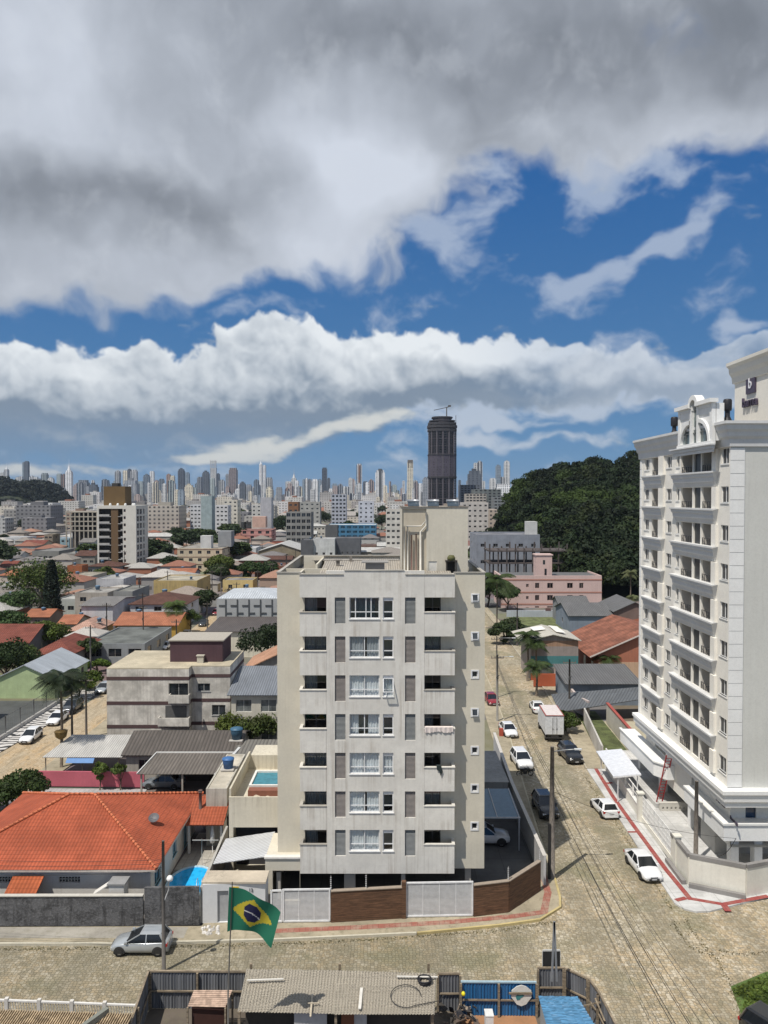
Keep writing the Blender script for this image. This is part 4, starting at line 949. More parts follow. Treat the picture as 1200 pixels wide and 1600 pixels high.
    p=MB();p.quad((xf+.2,ya-.3,Z0),(xf+.2,yb+.3,Z0),(xf+.2,yb+.3,H-.5),(xf+.2,ya-.3,H-.5));p.quad((xf+.22,ypt(.43),H-.5),(xf+.22,ypt(.57),H-.5),(xf+.22,ypt(.57),H+.7),(xf+.22,ypt(.43),H+.7));p.build('pane',glass((.10,.13,.13),.15),G_)
    p=MB()
    for t in(.2,.5,.8):p.box(xf+.12,xf+.17,ypt(t)-.03,ypt(t)+.03,Z0,H-.8)
    p.box(xf+.12,xf+.17,ypt(.94),ypt(.06),Z0+.8,Z0+.86);p.build('glazing_bar',flat((.12,.13,.13),.5),G_)
    # roof deck + upper block with the sign
    r=MB();r.box(X+.3,XF,Y1+.3,Y2-.3,35.9,36.1);r.build('roof_deck',plaster((.4,.39,.37),.2),b)
    UX,UY1,UY2,UZ=28.5,57.2,62.6,41.0
    m_=MB();wall_face(m_,(UX,UY2),(UX,UY1-.6),36,UZ,[]);wall_face(m_,(UX,UY1-.6),(XF-2,UY1-.6),36,UZ,[]);wall_face(m_,(XF-2,UY2),(UX,UY2),36,UZ,[]);m_.quad((UX,UY1-.6,UZ),(XF-2,UY1-.6,UZ),(XF-2,UY2,UZ),(UX,UY2,UZ));ub=m_.build('upper_block',plaster((.78,.745,.67),.06),b)
    c=MB();sweepL(c,[(0,41.75),(.65,41.75),(.65,41.5),(.45,41.3),(.40,40.9),(.2,40.6),(.14,40.1),(0,40.05)],UX-.004,UY1-.604,UY2,XF-2);c.build('cornice',plaster((.70,.675,.61),.06),ub)
    dk=flat((.06,.045,.075),.4);yc=WX(1175,600,UX).y;zsg=WX(1175,600,UX).z;ys=abs(WX(1168,600,UX).y-WX(1182,600,UX).y)
    s1=MB();s1.box(UX-.14,UX-.01,yc-ys/2,yc+ys/2,zsg-.72,zsg+.75);sg=s1.build('sign_plate',dk,b)
    RM=Matrix(((0,0,-1,0),(-1,0,0,0),(0,1,0,0),(0,0,0,1)))
    text_mesh('sign_letter','b',1.15,flat((.75,.75,.78),.5),sg,Matrix.Translation((UX-.17,yc,zsg+.02))@RM,.02)
    w=WX(1174,628,UX);text_mesh('sign_text','barna',1.08,dk,b,Matrix.Translation((UX-.12,w.y,w.z))@RM,.09)
    # black roof ventilators
    for px,pt,pb,lab in((1053.5,650,680,'black roof ventilator left of the arched gable on the white tower'),(1136.5,622,660,'black roof ventilator beside the sign block on the white tower')):
        a=WX(px,pb,(X+.5)*KT);tzz=WX(px,pt,(X+.5)*KT).z;h_=tzz-a.z
        m_=MB();cx,cy=a.x,a.y
        m_.lathe([(.75,0),(.35,.4),(.2,.75),(.2,h_*.62)],(cx,cy,a.z-.25),12,smooth=True);m_.lathe([(.02,h_*.6),(.3,h_*.6),(.34,h_*.66),(.34,h_*1.02),(.28,h_*1.08),(.02,h_*1.1)],(cx,cy,a.z-.25),12)
        tag(m_.build('roof_ventilator',flat((.02,.02,.025),.5)),lab,'roof ventilator','roof ventilators on the white tower')
    # ------- podium
    pod=MB();XP=26.1
    wall_face(pod,(XP,76),(XP,57.4),4.5,8.9,[(u(73.5),u(70.8),6.9,8.1),(u(64.8),u(64.2),4.6,7.9)],.3)
    wall_face(pod,(XP,57.4),(XF,57.4),5.6,8.9,[(1.15,1.95,6.6,8.0)],.3);pod.quad((XP,57.4,4.5),(XP,76,4.5),(XF,76,4.5),(XF,57.4,4.5))
    pod.build('podium_wall',CREAM,b)
    f=MB();f.box(XP+1.15,XP+1.95,57.55,57.6,6.6,8.0);f.box(XP+.29,XP+.33,70.8,73.5,6.9,8.1);f.box(XP+.29,XP+.33,64.2,64.8,4.6,7.9);f.build('podium_window',glass((.03,.06,.11)),b)
    l=MB();sweepL(l,[(0,6.75),(.95,6.7),(.95,6.55),(.85,6.5),(.85,5.35),(0,5.35)],XP,57.4,63.9,XF);l.build('mezzanine_band',TRIM,b)
    l=MB();l.box(25.0,25.3,58.5,60.6,6.76,6.85);l.build('band_lip',flat((.8,.79,.74),.7),b)
    l=MB();l.prism([(24.6,79.5),(24.6,69.6),(25.4,68.4),(XP,68.4),(XP,79.5)],5.5,6.75);l.prism([(24.5,79.6),(24.5,69.5),(25.36,68.25),(25.5,68.4),(24.75,69.65),(24.75,79.6)],6.75,6.87);l.build('terrace',TRIM,b)
    l=MB();l.box(XP+.2,XF,60.5,63.2,0.02,5.3);l.build('core_wall',plaster((.50,.49,.46),.1),b)
    for(xa,ya)in((26.2,65.0),(26.4,57.9),(28.2,57.9),(30.4,57.9),(26.2,72),(26.2,78)):
        l=MB();l.box(xa,xa+.6,ya,ya+.7,.02,5.34 if ya<65.5 else 5.48);l.build('column',TRIM,b)
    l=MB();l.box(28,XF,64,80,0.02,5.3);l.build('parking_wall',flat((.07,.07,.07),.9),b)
    # raised deck at the back
    l=MB();l.box(24.75,28.2,69.3,84,.02,3.0);l.build('raised_deck',CONCW,b)
    l=MB();wall_face(l,(24.9,68.7),(27.6,68.7),2.35,3.25,[(.2+.38*i,.2+.38*i+.16,2.75,2.95)for i in range(6)],.12);l.box(24.85,27.65,68.69,69.0,3.25,3.33);l.box(24.9,27.6,68.84,68.98,0.02,3.24);l.build('pierced_wall',plaster((.62,.60,.55),.1),b)
    l=MB();l.box(24.9,27.8,66.9,67.1,.02,1.9);l.box(24.85,27.85,66.85,67.15,1.9,1.98);l.build('ramp_wall',plaster((.66,.64,.58),.08),b)
    for i,(px,py,s_)in enumerate(((1124,1237,.55),(1127,1252,.55),(1148,1283,.42))):
        a=WX(px,py,XP);text_mesh('sign_text',('edificio','barna','barna')[i],s_*1.3,dk,b,Matrix.Translation((XP-.06,a.y,a.z))@RM,.04)
    resize(b,KT);b.location=(X*KT,Y1*KT,EYE*(1-KT));return b
right_tower()
# perimeter wall, railings, gate canopy
CW=plaster((.74,.72,.64),.1,.15,(.4,.38,.33));CAPD=plaster((.26,.25,.24),.2)
def run_wall(name,label,pts,h,t,mat,cap=None,capmat=None,cat='wall',z0=.14):
    r=thing(name,label,cat,(pts[0][0],pts[0][1],z0))
    m=MB();c=MB()
    for i,(a,b)in enumerate(zip(pts[:-1],pts[1:])):
        m.beam((a[0],a[1],z0+h/2),(b[0],b[1],z0+h/2),t,h)
        if cap:c.beam((a[0],a[1],z0+h+cap/2+.002*i),(b[0],b[1],z0+h+cap/2+.002*i),t+.12,cap)
    m.build('wall',mat,r)
    if cap:c.build('coping',capmat,r)
    return r
w0,w1,w2,w3=G(1077,1382,.14),G(1165,1400,.14),G(1215,1390,.14),G(1050,1346,.14)
run_wall('perimeter_wall','cream corner boundary wall with dark grey coping in front of the white tower',[(w3.x,w3.y),(w0.x,w0.y),(w1.x,w1.y),(w2.x,w2.y)],2.2,.22,CW,.28,CAPD)
m=MB();
for a,b in((w3,w0),(w0,w1)):
    n_=Vector((b.y-a.y,a.x-b.x,0)).normalized()*.42;m.beam((a.x+n_.x,a.y+n_.y,.3),(b.x+n_.x,b.y+n_.y,.3),.35,.32)
tag(m.build('planter_kerb',CAPD),'dark grey kerb trough at the foot of the cream corner wall','kerb trough')
rl=thing('street_railing','white metal railing between the tactile pavement and the white tower forecourt','railing',(24.1,64,.14))
p0=Vector((24.28,63.2,0));p1=Vector((24.5,72.2,0));n=8
m=MB();m.beam((p0.x,p0.y,.4),(p1.x,p1.y,.4),.22,.5);m.build('base_wall',CW,rl)
for i in range(n+1):q=p0.lerp(p1,i/n);m=MB();m.beam((q.x,q.y,.3),(q.x,q.y,2.6),.09);m.build('post',flat((.72,.72,.70),.5),rl)
m=MB()
for z in(.75,1.2,1.65,2.1,2.55):m.beam((p0.x,p0.y,z),(p1.x,p1.y,z),.05)
for i in range(66):q=p0.lerp(p1,(i+.5)/66);m.beam((q.x,q.y,.65),(q.x,q.y,2.5),.022)
m.build('bars',flat((.74,.74,.72),.5),rl)
for i,yy in enumerate((63.2,72.4)):
    m=MB();m.box(24.1,24.6,yy-.25,yy+.25,.14,2.75);m.box(24.02,24.68,yy-.33,yy+.33,2.75,2.87);tag(m.build('gate_pillar',CW),('cream pillar with cap where the white railing meets the corner wall','cream pillar at the far end of the white street railing')[i],'pillar')
w=run_wall('garden_wall','low cream garden wall with white rail and beige planter beside the tactile pavement',[(24.55,72.8),(24.9,79),(25.05,86)],1.1,.3,CW,.1,flat((.72,.71,.68),.7))
m=MB();m.beam((24.55,72.8,2.5),(25.05,86,2.5),.08);m.beam((24.55,72.8,1.9),(25.05,86,1.9),.05)
for i in range(6):q=Vector((24.55,72.8)).lerp(Vector((25.05,86)),i/5);m.beam((q.x,q.y,1.3),(q.x,q.y,2.55),.14)
m.build('rail',flat((.74,.73,.70),.5),w)
m=thing('entrance_canopy','pale translucent entrance canopy over the pavement gate before the white tower','canopy',(24,80,0))
a=MB();a.slab([(23.1,76.8,2.75),(25.9,76.8,3.0),(26.3,84.5,3.0),(23.5,84.5,2.75)],.07);a.build('panel',flat((.66,.68,.72),.25),m)
a=MB()
for yy in(76.8,80.6,84.4):a.beam((23.1+(yy-76.8)*.05,yy,2.62),(25.9+(yy-76.8)*.05,yy,2.88),.1)
a.beam((23.6,76.9,.14),(23.6,76.9,2.65),.09);a.beam((24.0,84.3,.14),(24.0,84.3,2.65),.09);a.beam((25.6,77,.14),(25.6,77,2.8),.09);a.build('frame',flat((.7,.7,.7),.4),m)
ld=thing('ladder','red ladder leaning from the raised deck up to the terrace of the white tower','ladder',(27.5,76.1,.5))
A0,B0=Vector((27.2,76.0,.5)),Vector((27.75,76.0,.5));A1,B1=Vector((27.45,74.1,5.8)),Vector((28.0,74.1,5.8));redm=flat((.45,.04,.04),.5)
for p,q in((A0,A1),(B0,B1)):m=MB();m.beam(p,q,.1,.07);m.build('stile',redm,ld)
m=MB()
for i in range(1,16):t=i/16;m.beam(A0.lerp(A1,t),B0.lerp(B1,t),.05)
m.build('rungs',redm,ld)
m=MB();wp=G(1087,1345,.1);m.tube([(wp.x,wp.y,.1),(wp.x+.02,wp.y,3.6),(wp.x+.03,wp.y,6.9)],[.2,.17,.14],10);tag(m.build('wooden_post',bark((.16,.14,.12))),'weathered grey wooden post inside the corner wall of the white tower','post')
# ================================================================ vehicles (front towards +x, built at the origin)
TYRE=flat((.02,.02,.02),.8);RIM=flat((.42,.43,.45),.3,.7);CARGL=flat((.012,.015,.018),.08,spec=.8);LAMP=flat((.75,.77,.78),.15);TAIL=flat((.35,.02,.02),.2);TRIMB=flat((.03,.03,.03),.6);PLATE=flat((.45,.46,.47),.5)
CARS={}
def wheel(root,x,y,r=.31,w=.2):
    m=MB();s_=1 if y>0 else-1
    prof=[(r*.62,-w/2),(r*.93,-w/2),(r,-w/2+.03),(r,w/2-.03),(r*.93,w/2),(r*.62,w/2)]
    o=len(m.v);n=20
    for rr,yy in prof:
        for j in range(n):t=2*pi*j/n;m.v.append((x+rr*cos(t),y+yy,r+rr*sin(t)))
    for i in range(len(prof)-1):
        for j in range(n):j2=(j+1)%n;m.f.append([o+i*n+j,o+i*n+j2,o+(i+1)*n+j2,o+(i+1)*n+j]);m.mi.append(0);m.sm.append(True)
    wo=m.build('wheel',TYRE,root,uv=False)
    d=MB();yy=y+s_*(w/2-.03);d.v.append((x,yy+s_*.015,r));
    for j in range(20):t=2*pi*j/20;rr=r*(.66 if j%4<2 else.60);d.v.append((x+rr*cos(t),yy,r+rr*sin(t)))
    for j in range(20):d.f.append([0,1+j,1+(j+1)%20]if s_<0 else[0,1+(j+1)%20,1+j]);d.mi.append(0);d.sm.append(False)
    d.build('rim',RIM,wo,uv=False)
    return wo
def make_car(kind,paint,label,group=None,loc=(0,0,0),rotz=0,lowdetail=False):
    r=thing('car' if kind not in('pickup','suv')else('pickup' if kind=='pickup' else 'suv'),label,'pickup' if kind=='pickup' else 'car',(0,0,0),group)
    S={
     'hatch':([(-1.93,.62,.38,.78,.80),(-1.88,.78,.25,.90,.93),(-1.55,.83,.2,.93,.96),(-.6,.85,.2,.90,.92),(.55,.85,.2,.88,.92),(1.1,.83,.2,.82,.90),(1.6,.80,.2,.72,.80),(1.88,.70,.24,.60,.66),(1.95,.55,.36,.52,.55)],(-1.80,-1.42,-.05,.98),1.46),
     'sedan':([(-2.20,.62,.38,.76,.78),(-2.14,.80,.25,.90,.95),(-1.6,.85,.2,.93,.98),(-.8,.87,.2,.90,.93),(.6,.87,.2,.88,.92),(1.2,.86,.2,.82,.90),(1.8,.82,.2,.72,.80),(2.12,.72,.24,.60,.66),(2.20,.55,.36,.52,.55)],(-1.62,-.95,.22,1.05),1.44),
     'suv':([(-2.15,.66,.42,.95,.97),(-2.10,.85,.3,1.08,1.1),(-1.6,.90,.26,1.10,1.13),(-.6,.92,.26,1.06,1.08),(.6,.92,.26,1.04,1.08),(1.2,.90,.26,1.00,1.08),(1.75,.88,.26,.94,1.0),(2.1,.80,.3,.80,.86),(2.18,.62,.42,.66,.7)],(-2.02,-1.75,.1,.98),1.70),
     'pickup':([(-2.6,.70,.45,.98,.985),(-2.56,.86,.4,1.05,1.06),(-1.6,.90,.32,1.05,1.06),(-.5,.92,.32,1.05,1.07),(.8,.92,.32,1.04,1.08),(1.4,.90,.32,1.02,1.10),(2.1,.88,.32,.96,1.03),(2.5,.80,.36,.84,.9),(2.6,.62,.48,.7,.74)],(-.85,-.72,.75,1.35),1.75)}[kind]
    st,(xr0,xr1,xf1,xf0),zr=S
    m=MB();n=0;rows=[]
    for x,w,zb,zt,zc_ in st:
        sec=[(0,zb),(w*.80,zb),(w*.97,zb+.10),(w,zb+(zt-zb)*.45),(w*.985,zt-.10),(w*.93,zt-.01),(w*.70,zt+(zc_-zt)*.6),(0,zc_)]
        rows.append([(x,y,z)for y,z in sec]+[(x,-y,z)for y,z in sec[-2:0:-1]])
    n=len(rows[0])
    for rr in rows:m.v+=rr
    for i in range(len(rows)-1):
        for j in range(n):j2=(j+1)%n;m.f.append([i*n+j,i*n+j2,(i+1)*n+j2,(i+1)*n+j]);m.mi.append(0);m.sm.append(True)
    m.f.append(list(range(n-1,-1,-1)));m.f.append([(len(rows)-1)*n+j for j in range(n)]);m.mi+=[0,0];m.sm+=[False,False]
    body=m.build('body',paint,r,uv=False,recalc=True)
    # dark wheel housings
    L2=st[-1][0];wb={'hatch':1.24,'sedan':1.32,'suv':1.32,'pickup':1.6}[kind];rad_=.31 if kind in('hatch','sedan')else.37
    wmax=st[4][1]
    for x in(wb+.05,-wb-.05 if kind!='pickup' else-wb):
        for s_ in(1,-1):
            h=MB();o=0;R_=rad_+.065;seg=12
            h.v+=[(x+R_*cos(pi*j/seg),s_*(wmax+.012),rad_+R_*sin(pi*j/seg))for j in range(seg+1)]+[(x-R_,s_*(wmax+.012),.22),(x+R_,s_*(wmax+.012),.22)]
            h.v+=[(a,s_*(wmax-.25),c_)for a,b_,c_ in h.v];q=seg+3
            h.f.append(list(range(q))if s_<0 else list(range(q-1,-1,-1)))
            for j in range(q):h.f.append([j,(j+1)%q,q+(j+1)%q,q+j])
            h.mi+=[0]*len(h.f);h.sm+=[False]*len(h.f);h.build('wheel_arch',TRIMB,body,uv=False,recalc=True)
            wheel(r,x,s_*(wmax-.085),rad_)
    # glasshouse
    wB,wT=st[4][1]*.93,st[4][1]*.70;zb=st[4][3]-.03
    def ring(xa,xb,w,z):return[(xa,-w,z),(xb,-w,z),(xb,w,z),(xa,w,z)]
    zm=zr-.07
    g=MB();g.v=ring(xr0,xf0,wB,zb)+ring(xr1,xf1,wT,zm);g.f=[[0,1,5,4],[1,2,6,5],[2,3,7,6],[3,0,4,7],[4,5,6,7]];g.mi=[0]*5;g.sm=[False]*5
    g.build('windows',CARGL,r,uv=False)
    t=MB();e=.02
    lo=ring(xr1-.06,xf1+.06,wT+e,zm-.01);mi_=ring(xr1-.02,xf1+.0,wT,zm+.04);hi=ring(xr1+.12,xf1-.15,wT-.14,zr)
    t.v=lo+mi_+hi
    for a in(0,4):
        for j in range(4):j2=(j+1)%4;t.f.append([a+j,a+j2,a+4+j2,a+4+j])
    t.f+=[[8,9,10,11],[3,2,1,0]];t.mi=[0]*10;t.sm=[False]*10;t.build('roof',paint,r,uv=False,bevel=.03)
    p=MB()
    for s_ in(1,-1):
        p.beam((xf0,s_*wB,zb),(xf1,s_*wT,zm),.07,.05);p.beam((xr0,s_*wB,zb),(xr1,s_*wT,zm),.16 if kind in('hatch','suv')else.13,.06)
        xm=(xr0+xf0)/2-.08;p.beam((xm,s_*(wB+.0),zb),(xm,s_*(wT+.005),zm),.07,.04)
        p.beam((xr0,s_*wB,zb+.0),(xf0,s_*wB,zb+.0),.05)
    p.build('pillars',paint,r,uv=False)
    for s_ in(1,-1):
        q=MB();q.box(xf0-.25,xf0-.08,s_*(wB+.05)-.08,s_*(wB+.05)+.08,zb+.05,zb+.2);q.build('mirror',paint,r,uv=False,bevel=.02)
        f=st[-2];q=MB();q.add([(f[0]-.18,s_*f[1]*1.02,f[3]-.02),(f[0]+.03,s_*f[1]*.98,f[3]-.06),(f[0]+.075,s_*f[1]*.62,f[3]-.07),(f[0]+.075,s_*f[1]*.62,f[3]-.19),(f[0]+.03,s_*f[1]*.98,f[3]-.2),(f[0]-.18,s_*f[1]*1.04,f[3]-.14),(f[0]-.1,s_*f[1]*.6,f[3]+.035)],[(0,1,4,5),(1,2,3,4),(0,6,2,1)]);q.build('headlight',LAMP,r,uv=False)
        f=st[1];q=MB();q.box(f[0]-.045,f[0]+.06,s_*f[1]*.66,s_*f[1]*1.03,f[3]-.24,f[3]-.06);q.build('tail_light',TAIL,r,uv=False)
    f=st[-1];q=MB();q.box(f[0]-.03,f[0]+.015,-.42,.42,.30,.46);q.box(f[0]-.1,f[0]+.02,-.3,.3,.50,.57);q.build('grille',TRIMB,r,uv=False)
    q=MB();q.box(f[0]+.016,f[0]+.03,-.2,.2,.36,.47);q.build('number_plate',PLATE,r,uv=False)
    f=st[0];q=MB();q.box(f[0]-.03,f[0]-.01,-.2,.2,.56,.68);q.build('number_plate',PLATE,r,uv=False)
    q=MB();q.box(f[0]-.03,f[0]+.1,-.66,.66,.27,.44);q.build('bumper',TRIMB if kind in('pickup',)else paint,r,uv=False)
    if kind=='pickup':
        q=MB();q.box(-2.5,-.92,-.76,.76,1.066,1.075);q.build('load_bed',TRIMB,r,uv=False)
    r.location=loc;r.rotation_euler=(0,0,rotz)
    return r
WH=carpaint((.74,.75,.76));SILV=carpaint((.42,.45,.47),.3);BLK=carpaint((.015,.017,.02));DGR=carpaint((.05,.055,.06));RED=carpaint((.25,.02,.03));GRY=carpaint((.16,.18,.20));BLUE=carpaint((.05,.09,.16))
def heading(a,b):return atan2(b[1]-a[1],b[0]-a[0])
def put(o,px,py,ang,z=.01):v=G(px,py,.4);o.location=(v.x,v.y,z);o.rotation_euler=(0,0,rad(ang));return o
CG='cars parked along the side street'
# angle: 90 drives away from the camera, -90 comes towards it, 180 faces left
put(make_car('hatch',SILV,'silver hatchback parked alone on the cross street below the dark grey wall'),222,1475,180)
put(make_car('hatch',WH,'white hatchback seen from behind beside the red paving strip',CG),944,1263,95)
put(make_car('sedan',WH,'white sedan nearest the corner, nose to the camera beside the pale pavement',CG),1005,1354,-86)
put(make_car('suv',BLK,'black car in the shade behind the tall street pole',CG),852,1263,-87)
put(make_car('suv',WH,'white car with a black motorcycle parked at its nose',CG),815,1191,-85)
put(make_car('sedan',WH,'white sedan by the small red box on the left pavement',CG),794,1142,-85)
put(make_car('suv',BLK,'black car parked just behind the white box truck',CG),891,1181,-83)
put(make_car('sedan',WH,'white sedan parked in front of the box truck, seen from behind',CG),839,1106,88)
put(make_car('hatch',RED,'dark red car parked beside the far lamp post',CG),768,1095,-86)
LG='cars on the left street'
put(make_car('hatch',WH,'white hatchback, nearer of two white cars by the wave patterned pavement',LG),48,1152,-88)
put(make_car('sedan',WH,'white car behind the nearer white one, half hidden by the palm',LG),90,1124,-89)
put(make_car('suv',DGR,'dark car parked behind the palm crown on the left street',LG),113,1107,-90)
put(make_car('hatch',SILV,'silver car half hidden by the corner of the grey three storey block',LG),162,1077,-90)
put(make_car('hatch',WH,'white car parked behind the purple roof block',LG),258,1011,-90)
put(make_car('sedan',WH,'white car on the far part of the left street by a round tree',LG),291,992,-90)
put(make_car('hatch',BLK,'black car parked beyond two white ones up the left street',LG),318,975,-90)
put(make_car('hatch',RED,'dark red car farthest up the left street by the patterned building',LG),338,958,-90)
v=G(262,1226,.4);put(make_car('sedan',GRY,'grey sedan under the brown corrugated carport'),256,1224,178)
v=make_car('hatch',RED,'dark red car in shade under the white sloping canopy');v.location=(-10.8,59.4,.03);v.rotation_euler=(0,0,0)
v=make_car('sedan',GRY,'grey car parked inside the open ground floor of the beige block');v.location=(-.6,64,.03);v.rotation_euler=(0,0,0)
v=make_car('suv',WH,'pale van like car in shade beside the beige block under the blue canopy');v.location=(9.0,68.0,.03);v.rotation_euler=(0,0,rad(0))
put(make_car('suv',BLK,'black car roof just showing in the bottom right corner beside the grass'),1222,1632,-60)
# box truck, seen from behind
tr=thing('box_truck','white box truck with closed rear doors parked on the right of the side street','truck',(0,0,0))
WT=flat((.58,.60,.62),.45,var=.15)
m=MB();m.box(-2.6,2.2,-1.15,1.15,.95,3.35);m.build('cargo_box',WT,tr,bevel=.03)
for s_ in(1,-1):
    m=MB();m.box(-2.64,-2.605,s_*.02 if s_>0 else-1.10,1.10 if s_>0 else-.02,1.05,3.2);d=m.build('rear_door',flat((.62,.64,.66),.4,var=.12),tr)
    m=MB();m.box(-2.68,-2.645,s_*.25-.03,s_*.25+.03,1.1,3.15);m.box(-2.70,-2.645,s_*.25-.10,s_*.25+.1,1.7,1.78);m.build('latch',flat((.2,.2,.2),.4),d)
m=MB();m.box(-2.66,2.22,-1.18,1.18,3.352,3.42);m.build('top_trim',flat((.30,.07,.06),.5),tr)
m=MB();m.box(-2.58,2.18,-1.05,1.05,3.425,3.45);m.build('roof_panel',flat((.62,.56,.54),.6),tr)
m=MB();m.box(2.35,4.1,-1.02,1.02,.55,2.35);c_=m.build('cab',WT,tr,bevel=.12)
m=MB();m.box(4.05,4.13,-.9,.9,1.45,2.15);m.build('windscreen',CARGL,c_)
m=MB();m.box(-2.6,4.0,-.45,.45,.55,.92);m.box(-2.66,-2.5,-1.1,1.1,.5,.62);m.build('chassis',TRIMB,tr)
for x in(-1.6,3.2):
    for s_ in(1,-1):wheel(tr,x,s_*.92,.42,.28)
v=G(866,1152,.6);tr.location=(v.x+.1,v.y+2.4,.01);tr.rotation_euler=(0,0,rad(88))
# motorcycle
mc=thing('motorcycle','black motorcycle parked across the nose of a white car','motorcycle',(0,0,0))
for x in(-.65,.68):
    m=MB();o=0;n=20;pr=[(.25,-.05),(.3,-.05),(.32,0),(.3,.05),(.25,.05)]
    for rr,yy in pr:
        for j in range(n):t=2*pi*j/n;m.v.append((x+rr*cos(t),yy,.32+rr*sin(t)))
    for i in range(4):
        for j in range(n):j2=(j+1)%n;m.f.append([i*n+j,i*n+j2,(i+1)*n+j2,(i+1)*n+j]);m.mi.append(0);m.sm.append(True)
    w=m.build('wheel',TYRE,mc,uv=False)
    m=MB()
    for j in range(5):t=2*pi*j/5;m.beam((x,0,.32),(x+.26*cos(t),0,.32+.26*sin(t)),.03)
    m.build('spokes',RIM,w,uv=False)
m=MB();m.tube([(.68,0,.32),(.42,0,.85),(.36,0,1.0)],.03,6);m.tube([(.42,0,.78),(-.1,0,.62),(-.65,0,.32)],.04,6);m.tube([(.42,0,.7),(.1,0,.28),(-.65,0,.32)],.03,6);m.box(-.15,.2,-.14,.14,.25,.58);m.build('frame',TRIMB,mc)
m=MB();m.lathe([(.02,0),(.16,.03),(.17,.15),(.1,.24),(.02,.25)],(.18,0,.7),10);m.build('fuel_tank',carpaint((.05,.05,.055)),mc)
m=MB();m.box(-.62,.05,-.12,.12,.74,.84);m.build('seat',TRIMB,mc,bevel=.04)
m=MB();m.tube([(.3,-.36,1.05),(.38,-.1,1.0),(.38,.1,1.0),(.3,.36,1.05)],.02,6);m.build('handlebar',RIM,mc)
m=MB();m.lathe([(.02,0),(.09,.01),(.08,.1),(.02,.12)],(.5,0,.85),10);m.build('headlamp',LAMP,mc)
put(mc,820,1207,8)
# ================================================================ near left: orange roofed house, walls, pool, neighbour
ORANGE=(.43,.105,.052);WHITEW=plaster((.66,.64,.60),.1,.25,(.3,.28,.25))
def big_house():
    b=thing('hip_roof_house','white bungalow under a large bright orange tiled hip roof','house',(-25,57,0))
    x0,x1,y0,y1,h=-33.0,-17.5,57.0,70.4,3.15
    m=MB();fr=wall_face(m,(x0,y0),(x1,y0),0,h,[(x1-x0-13.4,x1-x0-9.2,2.0,2.45),(x1-x0-6.9,x1-x0-5.3,2.0,2.45)],.2)
    rt=wall_face(m,(x1,y0),(x1,y1),0,h,[(1.0,2.7,1.0,2.5),(6.0,7.2,1.0,2.5),(9.5,10.8,.2,2.5)],.15)
    wall_face(m,(x1,y1),(x0,y1),0,h,[]);wall_face(m,(x0,y1),(x0,y0),0,h,[]);m.build('wall',WHITEW,b)
    for(o,d,nin,w,z0,z1)in fr:
        v=MB();n=int(w/.22)
        for i in range(n+1):xx=o.x+w*i/n;v.box(xx-.035,xx+.035,o.y-.12,o.y,z0,z1)
        v.box(o.x,o.x+w,o.y-.1,o.y-.02,(z0+z1)/2-.03,(z0+z1)/2+.03);vb=v.build('vent_blocks',plaster((.5,.48,.43)),b)
        v=MB();v.quad((o.x,o.y,z0),(o.x+w,o.y,z0),(o.x+w,o.y,z1),(o.x,o.y,z1));v.build('painted_shadow',flat((.03,.03,.03),.9),vb)  # near-black sheet painted as the shade behind the vent blocks
    for op in rt:fill(op,b,flat((.30,.50,.60),.5),glass(),.07,2,1,sill=.1)
    m=MB();hip_roof(m,x0,x1,y0,y1,h+.15,2.75,.62,.14);m.build('roof',tiles(ORANGE,pitch=.27,row=.40,var=.3,moss=.3),b)
    m=MB();a0,a1,b0,b1=x0-.62,x1+.62,y0-.62,y1+.62;zz=h+.15;d2=(b1-b0)/2;R0=(a0+d2,(b0+b1)/2,zz+2.75);R1=(a1-d2,(b0+b1)/2,zz+2.75)
    for p,q in(((a0,b0,zz),R0),((a1,b0,zz),R1),((a1,b1,zz),R1),((a0,b1,zz),R0),(R0,R1)):
        p=Vector(p)+Vector((0,0,.05));q=Vector(q)+Vector((0,0,.05));n=int((q-p).length/.38)
        for i in range(n):s_=p.lerp(q,i/n);e=p.lerp(q,(i+.9)/n);m.tube([s_,e],[.13,.10],7)
    m.build('ridge_tiles',flat((.50,.15,.07),.8,var=.25),b)
    m=MB();m.beam((a0,b0+.02,zz-.12),(a1,b0+.02,zz-.12),.05,.16);m.beam((a1-.02,b0,zz-.12),(a1-.02,b1,zz-.12),.05,.16);m.build('fascia',flat((.55,.5,.45),.6),b)
    # annex
    m=MB();wall_face(m,(-16.9,70.9),(-13.9,70.9),0,2.6,[]);wall_face(m,(-13.9,65.8),(-13.9,70.9),0,2.6,[]);m.box(-17.0,-16.8,65.9,66.1,0,2.6);m.box(-14.2,-14.0,65.9,66.1,0,2.6);m.build('annex_wall',WHITEW,b)
    m=MB();m.slab([(-17.1,65.4,2.75),(-13.8,65.4,2.75),(-13.8,68.6,4.0),(-17.1,68.6,4.0)],.12);m.slab([(-13.8,71.4,2.9),(-17.1,71.4,2.9),(-17.1,68.6,4.0),(-13.8,68.6,4.0)],.12);m.build('annex_roof',tiles((.42,.11,.055),pitch=.27,row=.4),b)
    m=MB();m.box(-32,-18.6,y0-.01,y0-.004,.02,.03);
    return b
big_house()
m=MB();m.tube([(-16.2,67.2,3.3),(-16.2,67.2,4.9)],.14,8);m.tube([(-16.2,67.2,4.9),(-16.2,67.2,5.05)],.2,8);tag(m.build('flue_pipe',flat((.12,.08,.07),.7)),'short dark flue pipe on the small orange annex roof','flue pipe')
